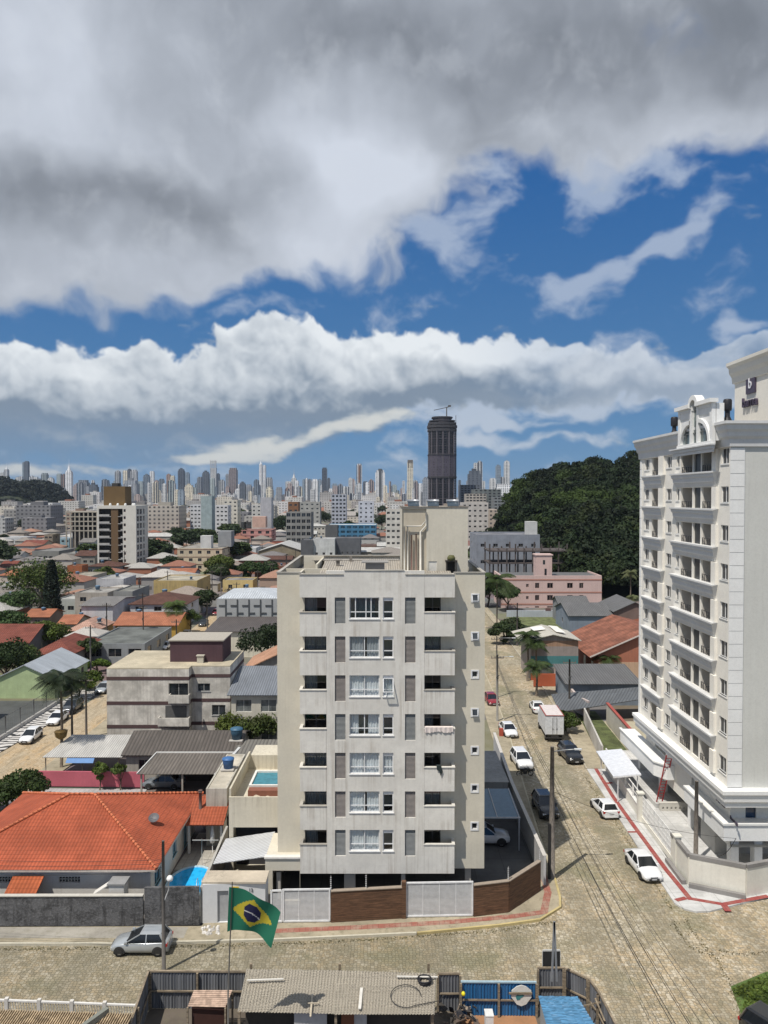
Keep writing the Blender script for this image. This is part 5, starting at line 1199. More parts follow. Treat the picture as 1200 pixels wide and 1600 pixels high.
def sat_dish(px,py,X,Y,z,s,lab,col=(.10,.10,.11)):
    d=thing('satellite_dish',lab,'satellite dish',(X,Y,z));m=MB();m.tube([(X,Y,z),(X,Y,z+.35*s)],.03*s,6);m.build('mast',flat((.3,.3,.3),.5),d)
    m=MB();n=16
    for i,(rr,zz)in enumerate(((.02,0),(.2,.02),(.4,.08),(.55,.16))):
        for j in range(n):t=2*pi*j/n;m.v.append((X+rr*s*cos(t),Y+rr*s*sin(t)*.7,z+.35*s+zz*s+rr*s*sin(t)*.6))
    for i in range(3):
        for j in range(n):j2=(j+1)%n;m.f.append([i*n+j,i*n+j2,(i+1)*n+j2,(i+1)*n+j]);m.mi.append(0);m.sm.append(True)
    m.build('dish',flat(col,.5),d);m=MB();m.tube([(X-.3*s,Y,z+.5*s),(X,Y-.3*s,z+.95*s)],.015*s,5);m.build('feed_arm',flat((.3,.3,.3),.5),d)
sat_dish(0,0,-18.9,62.5,4.2,.8,'dark satellite dish on the right slope of the orange hip roof')
# boundary walls on the street
def mat_rough(col):
    n=NT('rough_wall');a=n.noise(n.pos(),1.2,7,.7);b_=n.noise(n.pos(),6,5,.7);c=n.mix(n.mr(a,.35,.65),k(col,.6),k(col,1.5));c=n.mix(n.mr(b_,.45,.65,0,.6),c,k(col,2.2));c=n.mix(n.mr(n.noise(n.pos((3,3,.3)),1,5,.6),.5,.7,0,.7),c,k(col,.35));n.P(Base_Color=c,Roughness=.95);n.bump(b_,1.,.06);return n.m
DW=mat_rough((.085,.085,.088))
run_wall('boundary_wall','long rough dark grey boundary wall in front of the orange roofed house',[(-38.8,54.5),(-17.3,54.6)],2.15,.2,DW,.07,flat((.5,.48,.43),.8))
run_wall('boundary_wall','taller short piece of rough dark grey wall in front of the blue pool',[(-17.2,54.62),(-13.3,54.75)],2.75,.2,DW)
m=thing('gate_house','little white gate shelter with door behind the dark grey wall','shelter',(-20,55.3,0))
a=MB();a.box(-20.0,-18.9,55.2,56.2,.02,2.75);a.build('wall',WHITEW,m);a=MB();a.box(-20.1,-18.8,55.1,56.3,2.75,2.85);a.build('roof',flat((.25,.25,.25),.8),m);a=MB();a.slab([(-21.3,55.3,1.9),(-20.02,55.3,2.75),(-20.02,56.1,2.75),(-21.3,56.1,1.9)],.06);a.build('side_slope',WHITEW,m)
m=MB();m.slab([(-27.6,55.0,2.0),(-25.3,55.0,2.0),(-25.3,56.6,2.75),(-27.6,56.6,2.75)],.1);tag(m.build('meter_roof',tiles((.45,.12,.05))),'tiny orange tiled roof over a meter niche behind the dark wall','small roof')
# pool garden
m=MB();n=28;pts=[]
for i in range(n):t=2*pi*i/n;pts.append((-15.5+1.75*cos(t)*(1 if sin(t)>0 else 1),61.0+(2.3*sin(t)if sin(t)>0 else 2.0*max(-1,sin(t)*3))))
def poolmat(col):
    n_=NT('pool_water');a_=n_.vor(n_.pos((1,1,1)),2.2,'F1');c=n_.mix(n_.mr(a_,.2,.7),col,k(col,1.25));n_.P(Base_Color=c,Roughness=.08);n_.bump(n_.noise(n_.pos(),3,3),.1,.03);return n_.m
pl=thing('swimming_pool','bright blue garden pool beside the orange roofed house','pool',(-15.5,61,0))
o=MB();o.add([(p[0],p[1],.14)for p in pts],[tuple(range(n))]);o.build('water',poolmat((.02,.36,.72)),pl)
o=MB()
for i in range(n):a_,b_=pts[i],pts[(i+1)%n];o.beam((*a_,.12),(*b_,.12),.22,.16)
o.build('rim',flat((.45,.62,.70),.5),pl)
o=MB()
for x in(-14.7,-14.3):o.tube([(x,59.6,.2),(x,59.6,.8),(x,60.0,.85),(x,60.2,.2)],.025,6)
o.build('ladder_rail',flat((.7,.72,.75),.3,.6),pl)
sheet_poly('patio',[(-17.4,63),(-13.6,63),(-13.7,70),(-17.0,70)],.03,mat_concrete((.40,.38,.34),.6,.3))
sheet_poly('garden_path',[(-17.45,55),(-13.2,55),(-13.5,63),(-17.45,63)],.022,mat_concrete((.22,.21,.19),.6,.5))
pa=thing('parasol','closed white parasol standing on the patio behind the blue pool','parasol',(-14.9,66.1,0))
m=MB();m.tube([(-14.9,66.1,.03),(-14.9,66.1,2.7)],.03,6);m.build('pole',flat((.6,.6,.6),.5),pa)
m=MB();m.lathe([(.10,0),(.22,.1),(.17,.9),(.06,1.7),(.01,1.75)],(-14.9,66.1,.85),10);m.build('canopy',flat((.62,.62,.62),.9),pa)
cl=thing('clothes_dryer','thin metal clothes post with cross bar on the patio by the pool','clothes post',(-15.3,63.9,0));m=MB();m.tube([(-15.3,63.9,.03),(-15.3,63.9,2.2)],.035,6);m.build('post',flat((.35,.34,.32),.6),cl);m=MB();m.beam((-16.1,63.9,2.1),(-13.9,63.9,2.1),.05);m.build('cross_bar',flat((.5,.5,.48),.6),cl)
run_wall('side_wall','grey dividing wall between the pool garden and the white gateway house',[(-13.2,54.9),(-13.45,65.2)],2.6,.18,plaster((.42,.41,.38),.2,.4))
# white gateway and neighbour block
gw=thing('gateway_wall','white street wall with grey door and small yellow plate, left of the slatted gates','wall',(-13,55,0))
m=MB();a_,b_=(-13.1,54.85),(-8.62,55.15);ops=wall_face(m,a_,b_,.13,2.95,[(1.05,1.85,.15,2.45)],.15);m.quad((-13.1,54.85,2.95),(-8.62,55.15,2.95),(-8.62,56.6,2.95),(-13.1,56.6,2.95));m.quad((-8.62,55.15,.13),(-8.62,56.6,.13),(-8.62,56.6,2.95),(-8.62,55.15,2.95));m.build('wall',plaster((.66,.67,.68),.06,.1,(.4,.4,.4)),gw)
o,d,nin,w,z0,z1=ops[0];m=MB();m.quad(tuple(o+Vector((0,0,z0))),tuple(o+d*w+Vector((0,0,z0))),tuple(o+d*w+Vector((0,0,z1))),tuple(o+Vector((0,0,z1))));m.build('door',flat((.35,.36,.37),.5),gw)
m=MB();m.box(-13.2,-8.55,54.95,56.7,2.96,3.08);m.build('top_slab',plaster((.55,.48,.38),.25,.5),gw)
m=MB();m.box(-11.0,-10.5,54.92,54.97,2.55,2.75);m.build('yellow_plate',flat((.65,.45,.05),.5),gw)
text_mesh('house_number','12',.34,flat((.15,.15,.16),.5),gw,Matrix.Translation((-9.65,55.05,2.45))@Matrix.Rotation(pi/2,4,'X'),.02)
nb=thing('terrace_house','cream house with rooftop plunge pool squeezed against the beige block','house',(-11,62.5,0))
CR=plaster((.60,.56,.46),.12,.55,(.30,.26,.2));m=MB()
wall_face(m,(-12.75,62.6),(-8.25,62.6),.02,6.2,[(.35,4.0,.1,3.75)],1.2);wall_face(m,(-8.25,62.6),(-8.25,76),.02,6.2,[]);wall_face(m,(-8.25,76),(-12.75,76),.02,6.2,[]);wall_face(m,(-12.75,76),(-12.75,62.6),.02,6.2,[])
m.quad((-12.75,62.75,5.3),(-8.25,62.75,5.3),(-8.25,72,5.3),(-12.75,72,5.3));m.quad((-12.75,72,6.2),(-8.25,72,6.2),(-8.25,76,6.2),(-12.75,76,6.2));m.box(-12.75,-8.25,62.6,62.75,6.2,6.26);m.box(-12.75,-12.6,62.75,72,6.2,6.9);m.box(-12.75,-8.25,71.8,71.99,5.3,6.6)
m.build('wall',CR,nb)
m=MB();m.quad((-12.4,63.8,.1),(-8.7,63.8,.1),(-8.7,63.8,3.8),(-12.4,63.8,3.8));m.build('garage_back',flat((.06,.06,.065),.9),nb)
m=MB();m.box(-11.7,-8.3,65.9,66.1,5.3,6.0);m.box(-11.7,-8.3,69.3,69.5,5.3,6.0);m.box(-11.7,-11.5,66.1,69.3,5.3,6.0);m.build('pool_rim',flat((.70,.69,.66),.6),nb)
m=MB();m.quad((-11.5,66.1,5.85),(-8.3,66.1,5.85),(-8.3,69.3,5.85),(-11.5,69.3,5.85));m.build('pool_water',poolmat((.03,.17,.22)),nb)
m=MB();m.box(-11.6,-8.3,64.9,65.7,5.31,5.9);m.build('wood_step',flat((.22,.09,.06),.7),nb)
m=MB()
R_=random.Random(5)
for i in range(14):x=-11.3+R_.random()*2.4;y=63.2+R_.random()*1.2;s_=.12+R_.random()*.18;m.lathe([(.01,s_),(s_*.8,s_*.6),(s_,0)],(x,y,5.35+R_.random()*.2),6,smooth=False)
m.build('rubble',flat((.5,.42,.33),.9,var=.3),nb)
m=MB();m.slab([(-13.2,58.6,2.65),(-8.95,58.6,3.25),(-8.95,62.5,3.45),(-13.0,62.5,2.85)],.05);o=m.build('carport_roof',sheet((.70,.72,.74),.25,dirtamt=.12,rough=.35,metal=.2,var=.08))
tag(o,'white sloping metal carport roof between the gateway and the terrace house','carport roof')
# narrow flat roof with tank, carport, brown roofs, pink wall
house('flat_roof_annex','narrow building with pale flat roof carrying a blue water tank','building',-15.75,-13.9,67.4,76.5,5.0,wall=(.50,.48,.42),rcol=(.52,.48,.40),win=(0,0),parapet=.12,streak=.6)
def water_tank(x,y,z,s,lab,col=(.03,.09,.22),group=None):
    t=thing('water_tank',lab,'water tank',(x,y,z),group);m=MB();m.lathe([(.02,.14),(.42*s,.14),(.55*s,.95*s),(.52*s,1.0*s)],(x,y,z),14);m.build('tank',flat(col,.5),t)
    m=MB();m.lathe([(.58*s,.97*s),(.56*s,1.07*s),(.2*s,1.18*s),(.01,1.2*s)],(x,y,z),14);m.build('lid',flat(k(col,1.5),.5),t);m=MB();m.box(x-.6*s,x+.6*s,y-.6*s,y+.6*s,z+.01,z+.13);m.build('base',flat((.45,.43,.40),.8),t);return t
water_tank(-14.75,72.2,5.12,1.0,'blue water tank with lid on the narrow pale flat roof')
cp=thing('carport','carport with weathered brown corrugated roof and white ridge above a grey sedan','carport',(-21,78,0))
m=MB();m.slab([(-25.1,77.6,2.7),(-16.9,77.6,2.7),(-16.4,82.6,3.15),(-24.6,82.6,3.15)],.06);m.build('roof',sheet((.17,.15,.13),.36,dirtamt=.7,dirt=(.05,.045,.04)),cp)
m=MB();m.beam((-24.7,82.7,3.2),(-16.3,82.7,3.2),.18,.1);m.beam((-25.15,77.6,2.75),(-24.65,82.6,3.2),.1);m.build('edge_beam',flat((.62,.62,.6),.6),cp)
m=MB();m.beam((-17.0,76.8,2.9),(-15.9,84.0,3.3),.28,.12);m.build('gutter',flat((.55,.56,.56),.5),cp)
for x,y in((-24.8,77.9),(-20.6,77.9),(-17.2,77.9),(-24.6,82.3)):m=MB();m.box(x-.08,x+.08,y-.08,y+.08,0,2.7);m.build('post',flat((.35,.33,.3),.7),cp)
m=MB();m.box(-24.9,-17.0,77.0,77.2,0,.75);m.build('low_wall',plaster((.42,.13,.07),.2,.3),cp)
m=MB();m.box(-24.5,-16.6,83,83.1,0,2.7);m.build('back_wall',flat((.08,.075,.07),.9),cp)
run_wall('pink_wall','bright pink garden wall left of the brown carport',[(-38.4,81.2),(-25.4,80.8)],1.6,.18,plaster((.50,.13,.17),.12,.25,(.25,.08,.1)))
sheet_poly('paved_yard',[(-38,76),(-25,76),(-25,80.5),(-38,80.8)],.03,mat_concrete((.42,.42,.42),.5,.3))
hb=house('brown_roof_house','low house with big weathered brown corrugated roof behind the carport','house',-28.2,-16.2,83.4,91.5,2.9,roof='gable',rise=1.2,wall=(.40,.38,.34),win=(3,1),roofmat=sheet((.115,.10,.088),.4,dirtamt=.75,dirt=(.04,.036,.032)),streak=.5)
m=MB();m.box(-18.9,-17.3,85.5,85.6,2.9,2.91);
water_tank(-16.6,86.0,3.5,1.25,'blue water tank at the right end of the brown corrugated roof',(.03,.08,.13))
m=thing('awning','white sheet awning with blue edge flap left of the brown roofed house','awning',(-33,84,0))
a=MB();a.slab([(-37.3,83.2,2.5),(-28.6,83.2,2.5),(-28.6,88.6,3.3),(-36.2,88.6,3.3)],.05);a.build('sheet',sheet((.55,.54,.51),.25,dirtamt=.3),m)
a=MB();a.slab([(-34.6,82.8,2.0),(-31.6,82.8,2.0),(-31.6,83.3,2.45),(-34.6,83.3,2.45)],.03);a.build('blue_flap',flat((.03,.16,.42),.5),m)
for x in(-37,-33,-29):a=MB();a.tube([(x,83.4,0),(x,83.4,2.5)],.06,6);a.build('post',flat((.3,.27,.22),.8),m)
house('grey_shed','low grey corrugated shed joined to the right of the brown roof','shed',-15.9,-9.4,78,86,2.9,roof='shed',rise=.5,wall=(.42,.40,.37),win=(1,0),roofmat=sheet((.20,.19,.17),.4,dirtamt=.6,dirt=(.07,.06,.05)),streak=.6)
# three storey grey block
def grey_block():
    b=thing('grey_block','stained grey three storey block with brown bands and purple rooftop room','apartment block',(-27,94,0))
    S=plaster((.66,.63,.57),.40,.60,(.30,.27,.24),sc=.55,bump=.3);BR=flat((.09,.055,.055),.8);Z=9.7
    x0,xa,xb,x1,y0,y1,y2=-34.1,-26.4,-24.0,-19.2,94.0,95.4,104.8
    m=MB();fh=2.93;W_=[]
    W_+=wall_face(m,(x0,y0),(xb,y0),.0,Z,[(7.6,10.0,6.35,7.95)],.25)
    wall_face(m,(xb,y0),(xb,y1),.0,Z,[]);W2=wall_face(m,(xb,y1),(x1,y1),0,Z,[(.7,2.3,6.6,7.6),(2.5,4.2,3.6,4.9),(2.5,4.0,.5,1.6)],.15)
    W2+=wall_face(m,(x1,y1),(x1,y2),0,Z,[(5.5,6.6,6.4,7.7),(2.2,3.2,6.4,7.6)],.15);wall_face(m,(x1,y2),(x0,y2),0,Z,[]);wall_face(m,(x0,y2),(x0,y0),0,Z,[]);m.build('wall',S,b)
    m=MB();m.prism([(x0,y0),(xb,y0),(xb,y1),(x1,y1),(x1,y2),(x0,y2)],Z,Z+.12);m.build('roof',plaster((.52,.46,.34),.25,.3),b)
    for i,z in enumerate((8.35,5.3,2.4)):
        m=MB();e=.03;m.box(x0-e,xb+e,y0-e,y0-.004,z,z+.42);m.box(xb+.004,xb+e,y0,y1-e,z,z+.42);m.box(xb+e,x1+e,y1-e,y1-.004,z,z+.42);m.box(x1+.004,x1+e,y1,y2,z,z+.42);m.box(x0-e,x0-.004,y0,y2,z,z+.42);m.build('brown_band',BR,b)
    for i,(xl,z)in enumerate(((-26.3,5.72),(-27.6,2.9))):
        m=MB();m.box(xl,xb+.2,y0-.9,y0-.78,z,z+1.0);m.box(xl,xl+.12,y0-.78,y0-.05,z,z+1.0);m.box(xb+.08,xb+.2,y0-.78,y0-.05,z,z+1.0);m.box(xl,xb+.2,y0-.78,y0-.05,z-.15,z);m.build('balcony',S,b)
    for op in W_+W2:fill(op,b,flat((.45,.45,.44),.5),glass(),.06,2,1,sill=.06)
    o=MB();o.box(-26.9,-24.3,y0-.06,y0-.004,3.6,5.2);o.build('balcony_opening',flat((.10,.10,.10),.8),b)
    P_=MB();wall_face(P_,(-27.3,97.6),(-20.6,97.6),Z+.12,12.5,[]);wall_face(P_,(-20.6,97.6),(-20.6,103),Z+.12,12.5,[]);wall_face(P_,(-20.6,103),(-27.3,103),Z+.12,12.5,[]);wall_face(P_,(-27.3,103),(-27.3,97.6),Z+.12,12.5,[]);p=P_.build('rooftop_room',plaster((.095,.055,.065),.12,.2,(.04,.03,.03)),b)
    P_=MB();P_.box(-27.5,-20.4,97.4,103.2,12.5,12.65);P_.build('cap',flat((.38,.35,.3),.8),p)
    P_=MB();P_.box(-23.7,-22.9,96.9,97.4,Z+.12,10.7);P_.box(-23.8,-22.8,96.8,97.5,10.7,10.8);P_.build('vent',plaster((.5,.47,.4)),b)
grey_block()
house('veranda_house','cream house with glazed veranda and sloping blue grey roof right of the grey block','house',-18.6,-9.5,93.0,101,6.9,roof='shed',rise=1.5,storeys=2,wall=(.58,.55,.47),win=(4,1),ww=1.9,wh=1.5,roofmat=sheet((.21,.23,.26),.3,dirtamt=.3),frame=(.6,.6,.58),glassc=(.10,.11,.11))
house('gabled_house','house with pale orange gabled roof beside the blue grey roof','house',-19.6,-10.5,108,117,6.6,roof='gable',rise=2.1,axis='y',wall=(.42,.40,.36),win=(2,1),roofmat=tiles((.50,.28,.18),var=.25))
house('white_flat_hall','long cream hall with dark corrugated roof behind the purple rooftop room','hall',-34.0,-20.0,147,160,5.0,wall=(.70,.66,.54),roof='shed',rise=.7,win=(0,0),streak=.25,roofmat=sheet((.11,.095,.09),.4))
# patterned building with green strip
pb=thing('patterned_building','pale grey building with dark pattern of bars and pale blue roof','building',(-26,170,0))
m=MB();z1_=9.3;wall_face(m,(-35.4,162),(-21.5,162),0,z1_,[]);wall_face(m,(-21.5,162),(-21.5,180),0,z1_,[]);wall_face(m,(-21.5,180),(-35.4,180),0,z1_,[]);wall_face(m,(-35.4,180),(-35.4,162),0,z1_,[]);m.build('wall',plaster((.40,.41,.41),.08),pb)
m=MB();hip_roof(m,-35.2,-21.7,162.2,180,z1_,1.0,.1,.1);m.build('roof',sheet((.56,.60,.64),.5,dirtamt=.2),pb)
m=MB()
for i in range(6):
    x=-33.6+2.45*i;m.box(x,x+.28,161.9,161.99,4.4,9.1);m.box(x-1.3,x,161.9,161.99,7.6,7.95);m.box(x+.28,x+1.4,161.9,161.99,6.0,6.35)
m.build('dark_bars',flat((.07,.075,.08),.7),pb)
m=MB();m.box(-35.4,-21.5,161.6,161.95,2.4,4.3);m.build('green_strip',flat((.10,.24,.17),.7),pb)
# green gable house, court
house('green_house','lime green gabled house with pale metal roof on the left','house',-59.5,-50.4,117,130,3.1,roof='gable',rise=2.1,axis='y',wall=(.44,.54,.30),win=(0,3),ww=1.2,wh=1.3,roofmat=sheet((.46,.50,.54),.3,dirtamt=.35,rough=.4),streak=.15,over=.3)
sheet_poly('sports_court',[(-72,97),(-48.2,97),(-48.2,115.5),(-72,115.5)],.03,mat_concrete((.085,.09,.09),4,.3))
cf=thing('court_fence','tall thin posted fence round the dark court at the left edge','fence',(-48.6,97,0))
pmat=flat((.12,.12,.12),.6)
for i in range(9):m=MB();m.tube([(-48.6,82+4*i,0),(-48.6,82+4*i,2.8)],.06,6);m.build('post',pmat,cf)
m=MB()
for z in(.7,2.7):m.beam((-48.6,82,z),(-48.6,114,z),.05)
for i in range(60):m.beam((-48.6,82+i*.54,.6),(-48.6,82+i*.54,2.7),.015)
m.build('mesh_wires',pmat,cf);m=MB();m.box(-48.75,-48.45,78,115,0,.6);m.build('base_wall',plaster((.6,.58,.54),.15,.4),cf)
def mat_waves():
    n=NT('wave_pavement');v=n.pos();w=n.wave(v,.3,9,'SIN','Y',1);n.P(Base_Color=n.mix(n.mr(w,.62,.68),(.55,.53,.5),(.04,.04,.04)),Roughness=.9);return n.m
o=pavement('pavement',[(-48.3,78),(-47.6,78),(-45.6,100),(-45.0,110),(-45,122),(-48.3,122)],mat_waves(),.13)
pavement('pavement',[(-38.8,80),(-38.5,100),(-38.4,170),(-35.5,170),(-35.5,94),(-36.5,80)],SANDWALK)
for i,(px,py,lab)in enumerate(((8,1118,'small red tiled porch roof at the left edge beside the court'),)):
    m=MB();m.slab([(-60,101,3.2),(-54.5,103,3.2),(-54.5,107,3.9),(-60,107,3.9)],.12);tag(m.build('porch_roof',tiles((.42,.05,.05))),lab,'porch roof')
# ================================================================ gates and wood-clad walls in front of the beige block
def mat_wood(col,pitch=.16,name='wood_cladding'):
    n=NT(name);v=n.pos(obj=False);a=n.noise(n.pos((.8,.8,7)),1.5,6,.7);sp=n.N.new('ShaderNodeSeparateXYZ');n.L.new(n.pos(),sp.inputs[0])
    fr=n.math('FRACT',n.math('MULTIPLY',sp.outputs[2],1/pitch));c=n.mix(n.mr(a,.3,.7),k(col,.6),k(col,1.6));c=n.mix(n.mr(fr,0.,.12,.8,0.),c,k(col,.2))
    n.P(Base_Color=c,Roughness=.75);return n.m
WOOD=mat_wood((.105,.055,.030));WG=flat((.72,.73,.74),.4)
def fence_pt(px,py):v=G(px,py,.13);return Vector((v.x,v.y,.13))
def gate(px0,py0,px1,py1,h,lab,cols,group='white slatted street gates'):
    a,b=fence_pt(px0,py0),fence_pt(px1,py1);r=thing('slatted_gate',lab,'gate',tuple(a),group);d=(b-a).normalized()
    m=MB();up=Vector((0,0,1));t=.11
    m.beam(a+up*(h-t/2),b+up*(h-t/2),t);m.beam(a+up*.1,b+up*.1,t);m.beam(a+up*.1,a+up*h,t);m.beam(b+up*.1,b+up*h,t)
    for i in range(1,cols):q=a.lerp(b,i/cols);m.beam(q+up*.1,q+up*h,.05)
    m.build('frame',WG,r);m=MB();n=int((h-.3)/.085)
    for i in range(n):z=.2+i*.085;m.beam(a+up*z+d*.05,b+up*z-d*.05,.012,.062)
    m.build('slats',flat((.55,.56,.57),.5),r);return r
gate(424,1442,441,1441.5,2.4,'narrow white pedestrian gate beside the left slatted gate',1)
gate(443,1441.5,515,1440.5,2.45,'left white slatted driveway gate in front of the beige block',3)
gate(635,1433.5,738,1431.5,2.6,'right white slatted driveway gate below the balconies of the beige block',4)
BCOP=flat((.30,.25,.20),.8)
def woodwall(pts,h,lab):
    P_=[fence_pt(*p)for p in pts];return run_wall('wood_clad_wall',lab,[(p.x,p.y)for p in P_],h,.22,WOOD,.06,BCOP)
w=woodwall([(517,1440.5),(628,1434)],2.25,'brown wood clad wall between the two white slatted gates');m=MB();a=fence_pt(631,1434);m.box(a.x-.16,a.x+.16,a.y-.15,a.y+.15,.13,2.85);m.build('pillar',WOOD,w)
woodwall([(739.5,1431.5),(794,1424.5),(843,1391)],2.3,'brown wood clad wall wrapping the street corner of the beige block')
for i,(px,py)in enumerate(((517,1440),(572,1437),(794,1424),(843,1391))):
    a=fence_pt(px,py);m=MB();m.tube([(a.x,a.y,2.4),(a.x,a.y,3.5)],.02,5)
    for z in range(6):m.box(a.x-.05,a.x+.05,a.y-.03,a.y+.03,2.6+z*.15,2.64+z*.15)
    tag(m.build('fence_wire_post',flat((.5,.5,.5),.5)),('thin electric fence post at the left end of the brown wall','thin electric fence post in the middle of the brown wall','thin electric fence post at the corner of the brown wall','thin electric fence post at the far end of the corner wall')[i],'fence post','electric fence posts')
run_wall('side_wall','white side wall of the beige block yard along the side street',[(12.75,60.3),(12.75,76),(13.3,92)],2.3,.2,plaster((.50,.50,.50),.15,.4),.06,flat((.5,.48,.45),.8))
cn=thing('yard_canopy','blue glass canopy over the shaded yard beside the beige block','canopy',(10,68,0))
m=MB();m.slab([(7.8,66.4,2.9),(11.9,66.4,2.9),(11.9,72.4,3.2),(7.8,72.4,3.2)],.05);m.build('glass_roof',flat((.10,.18,.26),.15),cn)
m=MB()
for x in(7.9,9.9,11.8):m.beam((x,66.4,2.93),(x,72.4,3.23),.07)
m.beam((7.8,66.4,2.95),(11.9,66.4,2.95),.1);m.beam((11.8,66.5,0),(11.8,66.5,2.9),.1);m.build('frame',flat((.45,.46,.48),.5),cn)
m=MB();m.box(8.0,12.2,75,84,0.02,2.8);m.box(7.9,12.3,74.9,84.1,2.8,2.9);tag(m.build('yard_shed',plaster((.30,.30,.29),.2,.3)),'low grey flat shed at the back of the yard beside the beige block','shed')
# ================================================================ poles
WOODP=bark((.13,.11,.09));CONCP=plaster((.26,.25,.23),.2,.3)
def street_pole(name,lab,x,y,h,r0=.22,r1=.13,mat=None,arm=None,cross=True,guard=False,group=None,lampcol=(.6,.62,.62)):
    t=thing(name,lab,'utility pole' if cross else 'lamp post',(x,y,0),group)
    m=MB();m.tube([(x,y,0),(x,y,h*.5),(x,y,h)],[r0,(r0+r1)/2,r1],10);m.build('pole',mat or CONCP,t)
    if arm:
        dx,dy,dz,z0=arm;m=MB();m.tube([(x,y,z0),(x+dx*.6,y+dy*.6,z0+dz*.8),(x+dx,y+dy,z0+dz)],.045,6);a=m.build('lamp_arm',flat((.35,.36,.36),.5,.5),t)
        m=MB();d=Vector((dx,dy,0)).normalized();p=Vector((x+dx,y+dy,z0+dz));m.beam(p-d*.1,p+d*.5,.22,.12);m.build('lamp_head',flat(lampcol,.4),a,bevel=.03)
    if cross:
        m=MB();m.beam((x-.9,y,h-.5),(x+.9,y,h-.5),.1);
        for dx in(-.8,-.35,.35,.8):m.tube([(x+dx,y,h-.45),(x+dx,y,h-.25)],.05,6)
        m.build('crossarm',flat((.16,.14,.12),.8),t)
        m=MB();m.box(x-.12,x+.12,y-.3,y-.1,h*.64,h*.64+.5);m.tube([(x-.2,y-.2,h*.66),(x+.25,y-.2,h*.70)],.05,6);m.build('cable_bracket',flat((.06,.06,.06),.7),t)
    if guard:m=MB();m.box(x-.33,x-.14,y-.26,y-.05,.1,4.6);m.build('cable_guard',flat((.02,.02,.02),.7),t)
    return t
P1=G(862,1372,.1)
street_pole('utility_pole','tall tapered street pole with black cable guard at the corner of the beige block',P1.x,P1.y,10.8,.26,.15,bark((.17,.15,.13)),(1.9,.1,.15,10.4),False,True)
P2=G(256,1518,0)
tp=street_pole('utility_pole','dark slim pole with round white lamp in front of the dark grey wall',P2.x,P2.y,8.6,.13,.09,flat((.12,.11,.10),.8),None,False)
m=MB();m.tube([(P2.x,P2.y,4.5),(P2.x+.35,P2.y-.05,5.4),(P2.x+.4,P2.y-.1,6.0)],.035,6);m.build('lamp_arm',flat((.5,.5,.5),.4),tp);m=MB();m.lathe([(.01,-.18),(.18,-.1),(.22,.05),(.12,.2),(.01,.22)],(P2.x+.45,P2.y-.1,6.15),12);m.build('lamp_globe',flat((.8,.8,.78),.3),tp)
for i,(px,py,h,arm,lab)in enumerate(((157+0,1176,9.0,None,''),(777,1128,9.3,(1.7,0,.1,8.9),'pole with lamp arm beside the white sedan on the left pavement'),(778,1216-146+18,8,None,''))):
    if lab:v=G(px,py,0);street_pole('utility_pole',lab,v.x,v.y,h,.16,.11,None,arm,True)
for px,py,h,lab in((113,1186,8.5,'dark pole standing right of the palm on the left street'),(135,1150+5,8.0,'slim pole on the left street in front of the grey block'),(224,1010,8.5,'dark pole behind the modern flat roofed house'),(167,1010,9.0,'pole in the garden between the green house and the flat roofed house')):
    v=G(px,py,0);street_pole('utility_pole',lab,v.x,v.y,h,.15,.1,flat((.08,.07,.06),.8),None,True)
v=G(808,1010,0);street_pole('utility_pole','far pole on the right pavement beside the big palms',v.x,v.y,9,.17,.12,flat((.07,.06,.055),.8),None,True)
v=G(868,1112,0);street_pole('utility_pole','dark pole behind the box truck by the pink wall',v.x+1.5,v.y-2,8,.15,.12,flat((.05,.045,.04),.8),None,True)
v=G(776,1090,0);street_pole('utility_pole','thin grey frame pole above the dark red car with two cross arms',v.x,v.y,9.5,.12,.09,None,(2.4,0,0,9.2),True)
# flag of Brazil on a mast
FX,FY=-8.15,39.6
fl=thing('flag_mast','thin mast flying a large green and yellow flag with a dark blue disc','flag',(FX,FY,0))
m=MB();m.tube([(FX,FY,0),(FX,FY,5),(FX+.25,FY,10.9)],[.045,.04,.025],8);m.build('mast',flat((.20,.19,.17),.5),fl)
def flagpt(u,v):
    p0=W(358,1386,FY);p1=W(355,1456,FY)
    h=Vector((p0.x,FY,p0.z)).lerp(Vector((p1.x,FY,p1.z)),v)
    t0=Vector((2.6,.5,-1.70));b0=Vector((2.25,.5,-.60))
    off=t0.lerp(b0,v)*u
    sag=Vector((0,0,.34*sin(pi*u)*(1-.2*v)))+Vector((0,.20*sin(u*9+v*2.0)*u,.05*sin(u*8+v*3)*u))
    sag.z+=(-.40*v*u*u+.25*v*sin(u*pi*1.0)*(.5-u))
    return h+off+sag
nu,nv=48,34;m=MB()
for j in range(nv+1):
    for i in range(nu+1):m.v.append(tuple(flagpt(i/nu,j/nv)))
for j in range(nv):
    for i in range(nu):
        u=(i+.5)/nu;v=(j+.5)/nv;x=(u-.5)*20;y=(v-.5)*14;mi=0
        if abs(x)/8.3+abs(y)/5.3<1:mi=1
        if x*x+y*y<3.5**2:
            mi=2
            rr=sqrt((x+2)**2+(y-8.0)**2)
            if 8.05<rr<8.5:mi=3
        a=j*(nu+1)+i;m.f.append([a,a+nu+1,a+nu+2,a+1]);m.mi.append(mi);m.sm.append(True)
def cloth(col):
    n=NT('flag_cloth');n.P(Base_Color=col,Roughness=.8);tr=n.N.new('ShaderNodeBsdfTranslucent');tr.inputs[0].default_value=(*col,1);mx=n.N.new('ShaderNodeMixShader');mx.inputs[0].default_value=.3
    n.L.new(n.p.outputs[0],mx.inputs[1]);n.L.new(tr.outputs[0],mx.inputs[2]);n.L.new(mx.outputs[0],n.out.inputs[0]);return n.m
m.build('flag_cloth',[cloth((.02,.17,.10)),cloth((.55,.45,.04)),cloth((.02,.02,.07)),cloth((.6,.6,.6))],fl,uv=False)
